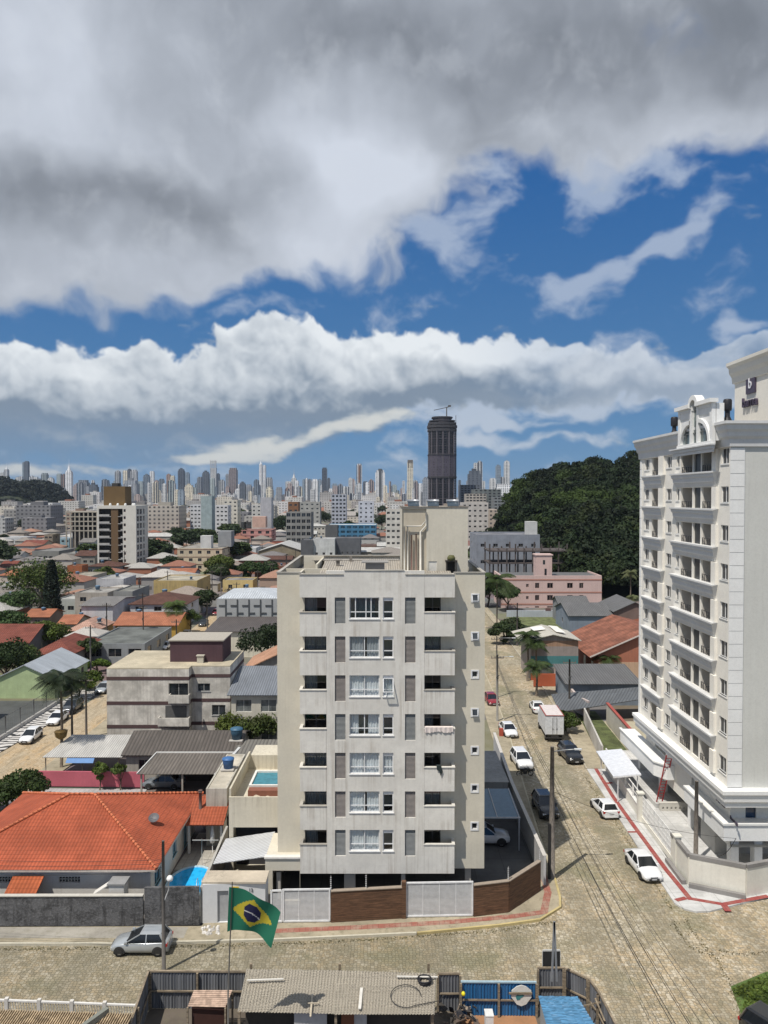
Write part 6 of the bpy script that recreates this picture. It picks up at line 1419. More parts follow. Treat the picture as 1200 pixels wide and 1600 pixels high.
# ================================================================ building site at the bottom edge
FIB=sheet((.40,.36,.29),.177,dirtamt=.55,dirt=(.14,.12,.10));FIBD=sheet((.20,.21,.23),.177,dirtamt=.5);TIMB=mat_wood((.21,.17,.12),.3,'timber');BLUES=sheet((.03,.16,.38),.2,dirtamt=.3,dirt=(.05,.07,.10),rough=.4);DARKIN=flat((.02,.02,.02),.9)
def corr_roof(name,lab,pts,mat,amp=.028,pitch=.177,cat='roof',t=.0):
    """real corrugations between a far edge (p0,p1) and a near edge (p3,p2)"""
    p0,p1,p2,p3=[Vector(p)for p in pts];L_=(p1-p0).length;n=int(L_/pitch*6);m=MB()
    nr=((p1-p0).cross(p3-p0)).normalized();nr=nr if nr.z>0 else-nr
    rows=7
    for j in range(rows):
        for i in range(n+1):
            s_=i/n;q=p0.lerp(p1,s_).lerp(p3.lerp(p2,s_),j/(rows-1));m.v.append(tuple(q+nr*(amp*sin(2*pi*s_*L_/pitch)-(.035*(j%2)))))
    for j in range(rows-1):
        for i in range(n):a=j*(n+1)+i;m.f.append([a,a+n+1,a+n+2,a+1]);m.mi.append(0);m.sm.append(True)
    o_=m.build(name,mat);return tag(o_,lab,cat)if lab else o_
sh=thing('site_shed','long site shed with worn beige corrugated roof at the bottom edge','shed',(-3,42,0))
far,nz=45.4,3.05
def onz(px,py,z):v=G(px,py,z);return(v.x,v.y,z)
r1=corr_roof('roof','',[onz(385,1514,3.2),onz(528,1516,3.2),onz(522,1584,2.75),onz(371,1581,2.75)],FIB)
r2=corr_roof('roof','',[onz(527,1516,3.25),onz(682,1521,3.25),onz(679,1585,2.8),onz(521,1585,2.8)],FIB)
for r_ in(r1,r2):r_.parent=sh;r_.location=(3,-42,0);r_['_o']=(-3,42,0)
a,b,c,d=onz(371,1581,2.7),onz(679,1585,2.75),onz(682,1521,3.1),onz(385,1514,3.1)
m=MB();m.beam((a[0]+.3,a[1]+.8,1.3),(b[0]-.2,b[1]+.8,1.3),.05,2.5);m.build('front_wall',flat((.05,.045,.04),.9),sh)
m=MB();x=W(480,1590,41.9).x;m.box(x-.7,x+1.1,41.7,41.8,0,2.6);m.box(x+2.6,x+3.3,41.7,41.8,0,2.6);m.build('door_panel',flat((.42,.42,.43),.6),sh)
m=MB();m.box(x+1.9,x+2.6,41.6,41.7,0,2.6);m.build('brown_panel',flat((.16,.06,.03),.7),sh)
m=MB()
for xx in(a[0]+.1,(a[0]+b[0])/2,b[0]-.1):m.box(xx-.07,xx+.07,41.45,41.6,0,2.75);m.box(xx-.07,xx+.07,45.2,45.35,0,3.1)
m.build('post',TIMB,sh)
v=G(663,1535,3.15);ty=thing('cable_coil','coil of black cable lying on the beige shed roof','coil',(v.x,v.y,3.1));m=MB();R_=random.Random(9)
for q in range(9):
    rr=.28+.13*R_.random();dz=.04+.025*q;n=22;pts=[(v.x+rr*cos(2*pi*i/n)+.03*R_.random(),v.y+rr*.95*sin(2*pi*i/n),3.13+dz)for i in range(n+1)];m.tube(pts,.03,6)
m.build('loops',flat((.025,.025,.03),.6),ty)
lo=G(634,1558,3.0);m=MB();n=26;m.tube([(lo.x+.85*cos(t*2*pi/n),lo.y+.75*sin(t*2*pi/n),3.07+.15*sin(t*2*pi/n))for t in range(n-3)]+[(lo.x+1.9,lo.y-.3,3.0),(lo.x+2.1,lo.y+.1,3.05)],.022,5);tag(m.build('loose_cable',flat((.03,.03,.03),.6)),'thin loose black cable in a big loop on the shed roof','cable')
for i,(pa,pb,z,w_,lab)in enumerate((((620,1527),(684,1528),3.27,.09,'white plank lying across the shed roof beside the cable coil'),((386,1533),(443,1531),3.2,.1,'pale beam lying on the left end of the shed roof'),((488,1554),(485,1590),2.98,.09,'wooden cross stick lying on the shed roof, long piece'),((481,1569),(499,1569),3.0,.06,'short cross piece of the stick on the shed roof'),((565,1545),(562,1578),3.05,.16,'white strip of metal on the middle of the shed roof'))):
    a_,b_=onz(*pa,z),onz(*pb,z-.0 if i<2 else z-.12);m=MB();m.beam((a_[0],a_[1],a_[2]+.05),(b_[0],b_[1],b_[2]+.05),w_,.05);tag(m.build('plank',flat((.62,.60,.55),.7)if i!=2 and i!=3 else flat((.48,.42,.32),.8)),lab,'plank')
# grey corrugated hoarding left
def hoarding(name,lab,pts,h,mat,top=TIMB,z=0,group=None,fall=0,rail=None):
    t=thing(name,lab,'fence',(pts[0][0],pts[0][1],0),group)
    for i,(a,b)in enumerate(zip(pts[:-1],pts[1:])):
        A=Vector((a[0],a[1],0));B=Vector((b[0],b[1],0));L_=(B-A).length;n=int(L_/.177*6);nr=Vector((-(B-A).y,(B-A).x,0)).normalized();m=MB()
        for zz in(z+.02,z+h):
            for j in range(n+1):q=A.lerp(B,j/n)+nr*(.025*sin(2*pi*j/n*L_/.177));m.v.append((q.x,q.y,zz))
        for j in range(n):m.f.append([j,j+1,n+1+j+1,n+1+j]);m.mi.append(0);m.sm.append(True)
        m.build('sheets',mat,t)
        m=MB();m.beam(A+Vector((0,0,z+h+.04)),B+Vector((0,0,z+h+.04)),.12,.09);m.build('top_rail',top,t)
        for zz in(rail or(z+h*.5,)):m=MB();o=nr*-.09;m.beam(A+o+Vector((0,0,zz)),B+o+Vector((0,0,zz)),.07,.09);m.build('cross_rail',TIMB,t)
        k_=max(1,int(L_/2.2))
        for j in range(k_+1):q=A.lerp(B,j/k_)-nr*.12;m=MB();m.box(q.x-.06,q.x+.06,q.y-.06,q.y+.06,z,z+h);m.build('post',TIMB,t)
    return t
q0,q1,q2=G(232,1517,2.3),G(386,1518,2.3),G(227,1560,2.3)
hoarding('site_hoarding','grey corrugated site hoarding with timber rails at the bottom left of the shed',[(q2.x,q2.y-4),(q0.x,q0.y),(q1.x,q1.y)],2.25,FIBD)
q0,q1=G(684,1521,2.3),G(719,1521,2.3);hoarding('site_hoarding','dark corrugated hoarding panel between the shed roof and the blue gate',[(q0.x,q0.y),(q1.x,q1.y)],2.25,FIBD)
q0,q1=G(720,1534,2.05),G(838,1535,2.05);bg=hoarding('blue_gate','bright blue corrugated site gate with a dark middle rail',[(q0.x,q0.y),(q1.x,q1.y)],2.0,BLUES,flat((.35,.48,.55),.5),z=.02)
q0,q1,q2,q3,q4=G(840,1512,2.3),G(882,1512,2.3),G(921,1530,2.3),G(937,1552,2.3),G(962,1600,2.3)
hoarding('site_hoarding','curved grey corrugated hoarding behind the blue container roof',[(q0.x,q0.y),(q1.x,q1.y),(q2.x,q2.y),(q3.x,q3.y),(q4.x,q4.y),(q4.x+.3,q4.y-5)],2.25,FIBD)
for i,(a,b)in enumerate((((912,1562),(922,1530)),((925,1575),(915,1545)),((905,1573),(938,1566)),((945,1596),(930,1560)))):
    A,B=G(*a,.6+.3*i),G(*b,2.0);m=MB();m.beam(A,B,.09,.06);tag(m.build('timber_brace',TIMB),('first timber brace right of the blue container roof','second, steeper timber brace right of the blue container roof','flat timber brace right of the blue container roof','timber brace nearest the bottom edge behind the curved hoarding')[i],'timber','timber braces')
ct=thing('site_container','site hut with bright blue corrugated roof at the bottom edge','hut',(11,42,0))
a,b,c,d=onz(841,1556,2.7),onz(902,1557,2.7),onz(930,1606,2.7),onz(854,1606,2.7)
o=corr_roof('roof','',[(b[0],b[1],2.72),(c[0]+.3,c[1]-1.6,2.72),(d[0]+.0,d[1]-1.6,2.72),(a[0],a[1],2.72)],sheet((.10,.27,.46),.25,dirtamt=.35,dirt=(.06,.10,.16),rough=.4,axis='Y'),.03,.25);o.parent=ct;o.location=(-11,-42,0);o['_o']=(11,42,0)
m=MB();m.prism([(a[0]+.1,a[1]-.1),(b[0]-.1,b[1]-.1),(c[0]+.1,c[1]-1.5),(d[0]+.1,d[1]-1.5)],0.02,2.6);m.build('walls',flat((.28,.31,.32),.7),ct)
# black board with two grey struts
bb=thing('board','black upright board leaning with two grey struts behind the blue hut','board',(10,46.4,0));A,B=G(848,1486,3.2),G(875,1486,3.2)
m=MB();m.box(A.x,B.x,A.y-.03,A.y+.03,2.1,3.2);m.build('panel',DARKIN,bb);m=MB();m.beam((A.x,A.y,3.24),(B.x,B.y,3.24),.08);m.beam((A.x,A.y,0),(A.x,A.y,3.2),.06);m.beam((B.x,B.y,0),(B.x,B.y,3.2),.06);m.build('frame',flat((.5,.5,.48),.6),bb)
for s_,(p,q)in enumerate((((862,1533),(866,1440)),((870,1533),(866,1440)))):
    Y_=44.6;a_,b_=W(p[0],p[1],Y_),W(q[0],q[1],Y_);m=MB();m.beam(a_,b_,.11,.1);m.build('strut',flat((.22,.23,.24),.6),bb)
# white shield sign on the blue gate
A=W(815,1556,44.9);s_=.62;m=MB();pl_=[(-.58,.28),(-.28,.52),(0,.60),(.28,.52),(.58,.28),(.60,-.12),(.28,-.55),(0,-.66),(-.28,-.55),(-.60,-.12)]
m.v=[(A.x+x,44.95,A.z+z)for x,z in pl_]+[(A.x+x,45.0,A.z+z)for x,z in pl_];n=len(pl_);m.f=[list(range(n-1,-1,-1)),list(range(n,2*n))]+[[i,(i+1)%n,n+(i+1)%n,n+i]for i in range(n)];m.mi=[0]*len(m.f);m.sm=[False]*len(m.f)
sg=thing('shield_sign','white shield shaped sign with teal mark hanging on the blue gate','sign',(A.x,44.97,A.z));m.build('plate',flat((.62,.63,.60),.5),sg,recalc=True)
m=MB();m.add([(A.x-.35+x*.5,44.93,A.z-.12+z*.4)for x,z in((0,.1),(.2,.45),(.5,.35),(.9,.5),(1.0,.2),(.6,-.1),(.5,-.35),(.15,-.4))],[tuple(range(7,-1,-1))]);m.build('mark',flat((.04,.20,.22),.5),sg)
m=MB();m.beam((A.x-.75,44.9,A.z+.15),(A.x+.62,44.9,A.z+.15),.05,.12);m.build('rail',TIMB,sg)
m=MB();v=W(724,1553,44.8);m.lathe([(.01,-.12),(.11,-.07),(.12,.05),(.05,.14),(.01,.15)],(v.x,v.y,v.z),12);tag(m.build('yellow_lamp',flat((.75,.65,.03),.4)),'small yellow warning lamp at the left end of the blue gate','warning lamp')
v=G(764,1590,1.2);m=MB();m.box(v.x-.22,v.x+.22,v.y-.3,v.y+.3,0,1.45);m.box(v.x-.24,v.x+.24,v.y-.32,v.y+.32,1.45,1.5);tag(m.build('white_pillar',flat((.66,.66,.64),.7)),'white square box pillar standing on the orange site earth','pillar')
# left: small tiled canopy inside the hoarding
pc=thing('small_canopy','little striped plank roof inside the grey hoarding near the flag mast','canopy',(-9,43,0))
a,b,c,d=onz(303,1547,2.3),onz(363,1547,2.3),onz(352,1574,2.1),onz(293,1573,2.1);m=MB();n=9
for i in range(n):t=i/n;p=Vector(a).lerp(Vector(d),t);q=Vector(b).lerp(Vector(c),t);p2=Vector(a).lerp(Vector(d),t+.085);q2=Vector(b).lerp(Vector(c),t+.085);m.slab([tuple(p2),tuple(q2),tuple(q),tuple(p)],.03)
m.build('planks',flat((.46,.33,.25),.8,var=.3),pc)
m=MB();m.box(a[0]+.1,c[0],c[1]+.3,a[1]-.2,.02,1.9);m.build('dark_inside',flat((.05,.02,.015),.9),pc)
m=MB()
for q in(a,b,c,d):m.beam((q[0],q[1],0),(q[0],q[1],q[2]-.04),.1)
m.build('post',TIMB,pc)
# white paling and roof battens at the bottom left
wf_=thing('white_paling','white railing along the bottom left street edge','fence',(-20,44.5,0));a,b=G(-40,1561,1.5),G(215,1571,1.5);m=MB();up=Vector((0,0,1));m.beam(a,b,.12,.09);a0=Vector((a.x,a.y,.2));b0=Vector((b.x,b.y,.2));m.beam(a0,b0,.1)
m.build('rail',flat((.66,.65,.62),.6),wf_);m=MB();n=60
for i in range(n):p=a.lerp(b,i/n);q=a0.lerp(b0,(i+1.0)/n);m.beam(p,q,.035)
m.build('lattice',flat((.5,.49,.46),.6),wf_)
for i in range(6):p=a.lerp(b,i/5);m=MB();m.box(p.x-.1,p.x+.1,p.y-.1,p.y+.1,0,1.65);m.build('post',flat((.60,.58,.54),.7),wf_)
rt=thing('roof_battens','old tiled roof with bamboo like ribs at the bottom left corner','roof',(-20,42,0));m=MB();m2=MB()
a,b,c,d=onz(-30,1578,2.6),onz(205,1585,2.6),onz(190,1640,2.2),onz(-60,1640,2.2);m2.slab([a,b,c,d],.12);m2.build('deck',tiles((.16,.09,.05)),rt)
n=62
for i in range(n+1):p=Vector(a).lerp(Vector(b),i/n)+Vector((.1,0,.05));q=Vector(d).lerp(Vector(c),(i-3)/n)+Vector((0,0,.05));m.tube([p,q],.045,5)
m.build('ribs',flat((.42,.32,.20),.8,var=.4),rt)
m=MB();a_,b_=onz(130,1605,2.75),onz(168,1578,2.75);m.beam(a_,b_,.25,.3);m.build('gutter_wall',plaster((.22,.23,.20)),rt)
# scrap heap beside the blue gate
sc_=thing('scrap_heap','heap of dark broken boards and scrap below the blue gate','scrap heap',(4.5,42.5,0));R_=random.Random(12)
for i in range(26):
    v=G(690+R_.random()*55,1572+R_.random()*26,.6);m=MB();d=Vector((R_.uniform(-1,1),R_.uniform(-.6,.6),R_.uniform(-.2,.7))).normalized()*R_.uniform(.3,.9);m.beam(Vector(v)-d/2,Vector(v)+d/2,R_.uniform(.05,.35),R_.uniform(.03,.07));m.build('board_piece',flat(R_.choice(((.05,.045,.04),(.12,.09,.07),(.3,.25,.2),(.03,.03,.035))),.8),sc_)
# bollard box + rubble + small things along the street
R_=random.Random(2)
m=MB()
for i in range(40):v=G(316+R_.random()*26,1448+R_.random()*12,.13);s_=.05+R_.random()*.12;m.lathe([(.01,s_),(s_*.8,s_*.55),(s_,0)],(v.x,v.y,.13),5,smooth=False)
tag(m.build('rubble_heap',flat((.55,.53,.50),.9,var=.3)),'small heap of broken white rubble at the foot of the white gateway wall','rubble',kind='stuff')
m=MB();v=G(783,1150,.1);m.box(v.x-.25,v.x+.25,v.y-.2,v.y+.2,.1,1.1);tag(m.build('red_box',flat((.40,.08,.05),.6)),'small red litter box beside the pole on the left pavement','box')
# ================================================================ right side, beyond the white tower
def pxY(py,z=0):return G(600,py,z).y
hp=hpx
# pink three storey block with stair tower
def pink_block():
    Y=212.0;x0=W(783,950,Y).x;x1=W(940,950,Y).x;zt=W(800,902,Y).z;b=thing('pink_block','long pale pink three storey block with dark windows and stair tower','apartment block',(x0,Y,0))
    PK=plaster((.62,.46,.42),.06,.3,(.4,.3,.28));m=MB();ops=[]
    def xp(px):return W(px,940,Y).x-x0
    for zpx in(915,934,951.5):
        z=W(800,zpx,Y).z
        for a,c,hh in((822,826,.9),(836,842.5,1.5),(855,864,1.5),(886,895,1.5),(905,911.5,1.5)):ops.append((xp(a),xp(c),z-hh/2,z+hh/2))
    got=wall_face(m,(x0,Y),(x1,Y),0,zt,ops,.2);wall_face(m,(x1,Y),(x1,Y+14),0,zt,[]);wall_face(m,(x1,Y+14),(x0,Y+14),0,zt,[]);wall_face(m,(x0,Y+14),(x0,Y),0,zt,[(3,4.5,5.5,7),(8,9.5,5.5,7)],.1);m.build('wall',PK,b)
    for op in got:fill(op,b,flat((.30,.22,.2),.6),glass((.012,.012,.014)),.1,2,1)
    for zpx in(906,925.5,944):z=W(800,zpx,Y).z;m=MB();m.box(x0-.06,x1+.06,Y-.07,Y-.004,z-.18,z+.18);m.build('trim_band',flat((.40,.20,.15),.8),b)
    m=MB();m.box(x0+.4,x1-.4,Y+.4,Y+13.6,zt-.25,zt+.05);m.build('roof',sheet((.16,.16,.16),.6,dirtamt=.4),b);m=MB();m.box(x0,x1,Y,Y+.35,zt,zt+.45);m.box(x0,x0+.35,Y+.35,Y+14,zt,zt+.45);m.box(x1-.35,x1,Y+.35,Y+14,zt,zt+.45);m.build('parapet',PK,b)
    ta,tb=W(840,900,Y).x,W(865,900,Y).x;tt=W(850,868,Y+2).z;m=MB();m.box(ta,tb,Y+2,Y+6,zt-.2,tt);m.box(ta-.25,tb+.25,Y+1.8,Y+6.2,tt,tt+.3);t=m.build('stair_tower',PK,b)
    xm=(ta+tb)/2;m=MB();m.box(xm-.35,xm+.25,Y+1.96,Y+1.99,zt+3.4,zt+4.6);m.box(xm+.1,xm+.7,Y+1.96,Y+1.99,zt+.4,zt+2.2);m.build('window',glass(),t)
    w0=W(953,0,Y).x
    m=MB();m.box(x1+.01,W(958,0,Y).x,Y-2,Y+8,0,W(940,950,Y-2).z);m.build('side_wing',PK,b)
pink_block()
Y=196;x0,x1=W(795,0,Y).x,W(966,0,Y).x
bw=thing('blue_wall','long peeling pale blue wall in front of the pink block','wall',(x0,Y,0));m=MB();m.box(x0,x1,Y,Y+.4,0,W(800,954,Y).z);m.build('wall',plaster((.46,.50,.55),.14,.5,(.28,.27,.26)),bw);m=MB();xx=W(862,0,Y).x;m.box(xx-.9,xx+.5,Y-.03,Y-.004,1.6,2.3);m.build('opening',flat((.16,.09,.09),.8),bw)
sheet_poly('grass_plot',[(x0,172),(x1,172),(x1,195.9),(x0,195.9)],.02,mat_grass((.11,.13,.05)))
GD=sheet((.15,.15,.15),.4,dirtamt=.3)
house('grey_gable_house','dark grey roofed house with blue grey side behind the red tiled house','house',W(895,0,172).x,W(962,0,172).x,172,186,4.2,roof='gable',rise=1.9,wall=(.22,.26,.32),win=(0,1),roofmat=GD,axis='x')
house('grey_gable_house','small dark roofed house left of the red tiled house, with open front','house',W(884,0,184).x,W(930,0,184).x,187,195,4.6,roof='gable',rise=1.5,wall=(.25,.26,.27),win=(2,0),roofmat=GD,axis='x')
house('dark_roof_house','dark roof peeking behind the red tiled house beside the white tower','house',W(975,0,168).x,W(1040,0,168).x,172,185,5.2,roof='gable',rise=2.0,wall=(.2,.14,.12),win=(0,0),roofmat=GD,axis='y')
# terracotta gable house
Yr=127.0;xL=W(935,1060,Yr).x;b=thing('terracotta_house','terracotta coloured house with mottled red tiled roof, right of the street','house',(xL,Yr,0));xR=W(1035,0,Yr).x+6
zl=W(935,1021,Yr).z;zr=zl+3.4;m=MB();yb=146
m.add([(xL,Yr,0),(xR,Yr,0),(xR,Yr,zr+.4),(xL+7.5,Yr,zr-.0),(xL,Yr,zl)],[(0,1,2,3,4)]);m.add([(xL,Yr,0),(xL,yb,0),(xL,yb,zl),(xL,Yr,zl)],[(3,2,1,0)][:0]or[(0,3,2,1)]);m.add([(xR,Yr,0),(xR,yb,0),(xR,yb,zr+.4),(xR,Yr,zr+.4)],[(0,1,2,3)]);m.add([(xL,yb,0),(xR,yb,0),(xR,yb,zr),(xL,yb,zl)],[(0,3,2,1)][:0]or[(3,2,1,0)])
m.build('wall',plaster((.40,.16,.10),.12,.2),b);m=MB();m.box(xL-.05,xR,Yr-.06,Yr-.005,0,3.4);m.build('base_band',plaster((.56,.38,.26),.1,.2),b)
m=MB();m.slab([(xL-1.6,Yr-.6,zl-.55),(xL+7.8,Yr-.6,zr+.2),(xL+7.8,yb,zr+.2),(xL-1.6,yb,zl-.55)],.14);m.slab([(xL+7.8,Yr-.6,zr+.2),(xR+3,Yr-.6,zl+.8),(xR+3,yb,zl+.8),(xL+7.8,yb,zr+.2)],.14);m.build('roof',tiles((.31,.125,.08),pitch=.45,row=.6,var=.5,moss=.95),b)
m=MB();m.beam((xL-1.6,Yr-.62,zl-.5),(xL+7.8,Yr-.62,zr+.25),.06,.22);m.beam((xL+7.8,Yr-.62,zr+.25),(xR+3,Yr-.62,zl+.85),.06,.22);m.build('verge_board',flat((.62,.55,.5),.7),b)
m=MB()
for y in(130,135,140):m.box(xL-.03,xL-.004,y,y+1.4,1.2,2.8)
m.build('window',glass(),b)
# hall with teal wall
Yh=128.5;x0,x1=W(834,0,Yh).x,W(909,0,Yh).x;b=thing('teal_hall','gabled hall with teal and orange striped end wall and pale patched roof','hall',(x0,Yh,0));zs=[0,W(0,1052,Yh).z,W(0,1042,Yh).z,W(0,1025,Yh).z,W(0,1010,Yh).z,W(0,1001,Yh).z]
cols=[(.45,.12,.06),(.42,.44,.42),(.08,.23,.24),(.32,.28,.26),(.38,.24,.16)]
for i in range(5):m=MB();m.box(x0,x1,Yh+.002*i,Yh+.4,zs[i],zs[i+1]);m.build('wall_band',plaster(cols[i],.15,.35),b)
zt=zs[5];xm=(x0+x1)/2-.3;m=MB();m.add([(x0,Yh,zt),(x1,Yh,zt),(xm,Yh,zt+.95)],[(0,1,2)]);m.box(x0,x0+.3,Yh+.4,138,0,zt);m.box(x1-.3,x1,Yh+.4,138,0,zt);m.build('side_wall',plaster((.34,.30,.27),.2,.4),b)
rm=sheet((.60,.57,.50),.5,dirtamt=.3);m=MB();m.slab([(x0-1.8,Yh-.5,zt-.1),(xm,Yh-.5,zt+1.15),(xm,138,zt+1.15),(x0-1.8,138,zt-.1)],.1);m.slab([(xm,Yh-.5,zt+1.15),(x1+.4,Yh-.5,zt+.1),(x1+.4,138,zt+.1),(xm,138,zt+1.15)],.1);m.build('roof',rm,b)
m=MB();m.slab([(xm-2.5,Yh+4,zt+1.0),(xm-.4,Yh+4,zt+1.22),(xm-.4,136,zt+1.22),(xm-2.5,136,zt+1.0)],.03);m.slab([(xm+1,Yh+2,zt+1.15),(xm+2.6,Yh+2,zt+.97),(xm+2.6,137,zt+.97),(xm+1,137,zt+1.15)],.03);m.build('roof_patch',flat((.8,.78,.72),.5),b)
run_wall('orange_wall','orange boundary wall below the teal striped hall',[(W(838,0,124).x,124),(W(908,0,124).x,124)],2.0,.3,plaster((.45,.12,.06),.15,.3))
run_wall('pink_curved_wall','pale pink peeling garden wall by the right pavement beyond the truck',[(28.8,131),(27.9,118),(27.6,109),(28.4,106)],2.4,.3,plaster((.55,.47,.44),.15,.4))
house('grey_shed','low blue grey flat shed with dark sloping roof behind the truck','shed',W(895,0,112).x,W(1010,0,112).x,113,121,3.3,roof='shed',rise=1.0,wall=(.22,.26,.31),win=(0,0),roofmat=GD)
m=MB();m.slab([(W(880,0,104).x,104.0,1.6),(W(1000,0,108).x+6,106.5,3.6),(W(1000,0,108).x+6,110,3.9),(W(880,0,104).x,109.5,2.6)],.12);tag(m.build('lean_to_roof',sheet((.13,.14,.15),.4)),'dark lean to roof edged in red between the truck and the white tower','roof')
sheet_poly('plot',[(25,86.5),(45,86.5),(45,105),(27,105)],.018,mat_concrete((.42,.38,.28),3,.2))
sheet_poly('weedy_plot',[(25.4,88),(29.4,88),(30.4,110),(27.6,110)],.024,mat_grass((.08,.10,.035)))
run_wall('plot_wall','pale wall with red coping beside the weedy strip and the truck',[(29.5,87),(30.4,104)],2.6,.25,plaster((.56,.52,.45),.12,.4),.15,flat((.35,.08,.06),.7))
run_wall('yard_wall','white wall between the weedy strip and the side street',[(25.2,88),(27.3,104)],2.0,.2,plaster((.52,.50,.46),.2,.6))
house('grey_warehouse','bluish grey block with flat roof behind the scaffold frame','building',W(748,0,262).x,W(849,0,262).x,264,285,W(0,838,264).z,wall=(.27,.29,.33),rcol=(.22,.22,.24),storeys=3,win=(5,2),ww=1.6,streak=.2,parapet=.6)
m=MB();Y=268;m.box(W(827,0,Y).x,W(843,0,Y).x,Y,Y+5,14,W(0,815,Y).z);tag(m.build('roof_tank',plaster((.55,.55,.53))),'white square tank block on the bluish grey building','roof tank')
fr=thing('concrete_frame','dark unfinished concrete frame with floors and columns behind the pink block','building frame',(W(765,0,240).x,240,0));FC=plaster((.10,.085,.08),.3);xa,xb=W(766,0,240).x,W(893,0,240).x
for zp in(901,880,861):z=W(0,zp,240).z;m=MB();m.box(xa,xb,240,252,z-.25,z+.15);m.build('floor_slab',FC,fr)
for i in range(10):
    x=xa+.4+(xb-xa-.8)*i/9
    for y in(240.3,251.4):m=MB();m.box(x-.2,x+.2,y,y+.4,0,W(0,857 if i%3 else 850,240).z);m.build('column',FC,fr)
R_=random.Random(4)
m=MB()
for i in range(16):x=R_.uniform(xa,xb);z=W(0,861,240).z;m.beam((x,240.4,z),(x+R_.uniform(-2,2),240.6,z+R_.uniform(.5,2)),.1)
m.build('props',FC,fr)
# ================================================================ middle distance, left and centre
def tan_tower():
    Y=318.;xa,xb=W(145.5,0,Y).x,W(207,0,Y).x;yb=334.;zt=W(0,790,Y).z;b=thing('tan_white_tower','cream ten storey tower with brown rooftop block and stacked balconies','apartment tower',(xa,Y,0));CR=plaster((.66,.64,.58),.06,.15);fh=2.97
    m=MB();o1=W(148,0,Y).x-xa;o2=W(186,0,Y).x-xa;ops=[(o1,o2,.5,zt-1.3)]
    for i in range(8):z=W(0,797+11.2*i,Y).z;u=W(189,0,Y).x-xa;ops.append((u-.45,u+.45,z-.8,z+.4))
    got=wall_face(m,(xa,Y),(xb,Y),0,zt,ops,.25);u=.0;op2=[]
    for i in range(9):
        z=zt-1.0-fh*(i+1)
        for a,c in((1.2,4.2),(5.0,8.0),(9.5,11.5)):op2.append((a,c,z+.3,z+2.5))
    g2=wall_face(m,(xb,Y),(xb,yb),0,zt,op2,.3);wall_face(m,(xb,yb),(xa,yb),0,zt,[]);wall_face(m,(xa,yb),(xa,Y),0,zt,[]);m.quad((xa,Y,zt),(xb,Y,zt),(xb,yb,zt),(xa,yb,zt));m.build('wall',CR,b)
    for op in got[1:]:fill(op,b,flat((.35,.2,.15),.6),glass(),.1,1,1)
    for op in g2:fill(op,b,flat((.30,.31,.32),.6),glass((.03,.035,.04)),.12,2,2)
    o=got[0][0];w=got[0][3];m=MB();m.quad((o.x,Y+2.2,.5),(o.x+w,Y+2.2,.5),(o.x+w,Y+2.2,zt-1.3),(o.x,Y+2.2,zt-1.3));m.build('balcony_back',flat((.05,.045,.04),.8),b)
    m=MB();xc0,xc1=W(167,0,Y).x,W(178,0,Y).x;m.box(xc0,xc1,Y+.3,Y+2.2,.5,zt-1.31);m.build('brown_core',flat((.15,.095,.05),.8),b)
    for i in range(9):
        z=zt-1.6-fh*(i+1)
        m=MB();m.box(o.x+.01,xc0-.01,Y+.1,Y+2.19,z-.12,z+.12);m.box(o.x+.01,xc0-.6,Y+.02,Y+.1,z+.12,z+.95);m.box(xc1+.01,o.x+w-.01,Y+.1,Y+2.19,z-.12,z+.12);m.box(xc1+1.2,o.x+w-.01,Y+.02,Y+.1,z+.12,z+.8);m.build('balcony',plaster((.45,.44,.42)),b)
    m=MB();pa,pb=W(156,0,Y+4).x,W(190,0,Y+4).x;m.box(pa,pb,Y+4,Y+12,zt,W(0,760,Y+4).z);m.build('rooftop_block',plaster((.16,.105,.05),.08),b);m=MB();m.box(pa+3,pb-3.5,Y+5,Y+9,W(0,760,Y+4).z+.01,W(0,757,Y+4).z+.6);m.build('roof_tank',flat((.05,.05,.05),.8),b)
    for i in range(5):x=W(166+12*i,0,Y+1).x if i<4 else xb-1;m=MB();m.lathe([(.5,0),(.55,.5),(.3,.9),(.02,1)],(x,Y+1.3,zt+.02),10);m.build('roof_vent',flat((.7,.7,.68),.5),b)
tan_tower()
SHR=sheet((.22,.21,.20),.5,dirtamt=.4);SHW=sheet((.55,.55,.53),.5,dirtamt=.3);SHB=sheet((.13,.11,.10),.5)
TO=tiles((.40,.16,.09),pitch=.4,row=.6,var=.3);TR=tiles((.22,.07,.05),pitch=.4,row=.6,var=.35);TBR=tiles((.12,.06,.045),pitch=.4,row=.6,var=.3);TP=tiles((.50,.31,.24),pitch=.4,row=.6,var=.3)
def H(label,px0,px1,py,h,dep,roof='flat',rise=1.6,wall=(.5,.48,.44),rm=None,cat='house',**kw):
    nm=kw.pop('name','house');return hpx(nm,label,cat,px0,px1,py,h,dep,roof=roof,rise=rise,wall=wall,roofmat=rm,**kw)
# x0,x1 = front wall in the photograph, py = eave row, h = eave height
H('modern grey flat roofed house with pale patches behind the green house',133,226,1008,3.4,18,wall=(.28,.30,.31),rcol=(.15,.16,.15),win=(5,3),ww=2.4,wh=1.5,parapet=.3)
H('house with long red tiled roof and ochre end wall beside the left street',180,276,976,3.6,12,'gable',1.8,(.50,.33,.08),TO,win=(2,0))
H('small red hipped roof between the trees and the pale metal roof',52,112,1022,3.4,13,'hip',2.0,(.30,.29,.27),TR,win=(2,1))
H('dark red tiled house at the left edge behind the round green bush',-60,44,1003,3.6,12,'gable',2.4,(.16,.15,.15),TR,win=(3,1))
H('pink orange tiled roof in the cluster left of the long red roof',108,150,985,3.4,10,'hip',1.8,(.45,.42,.38),TP,win=(1,1))
H('bright orange hipped roof behind the pink orange roof',122,166,962,3.4,11,'hip',1.9,(.5,.48,.44),TO,win=(1,1))
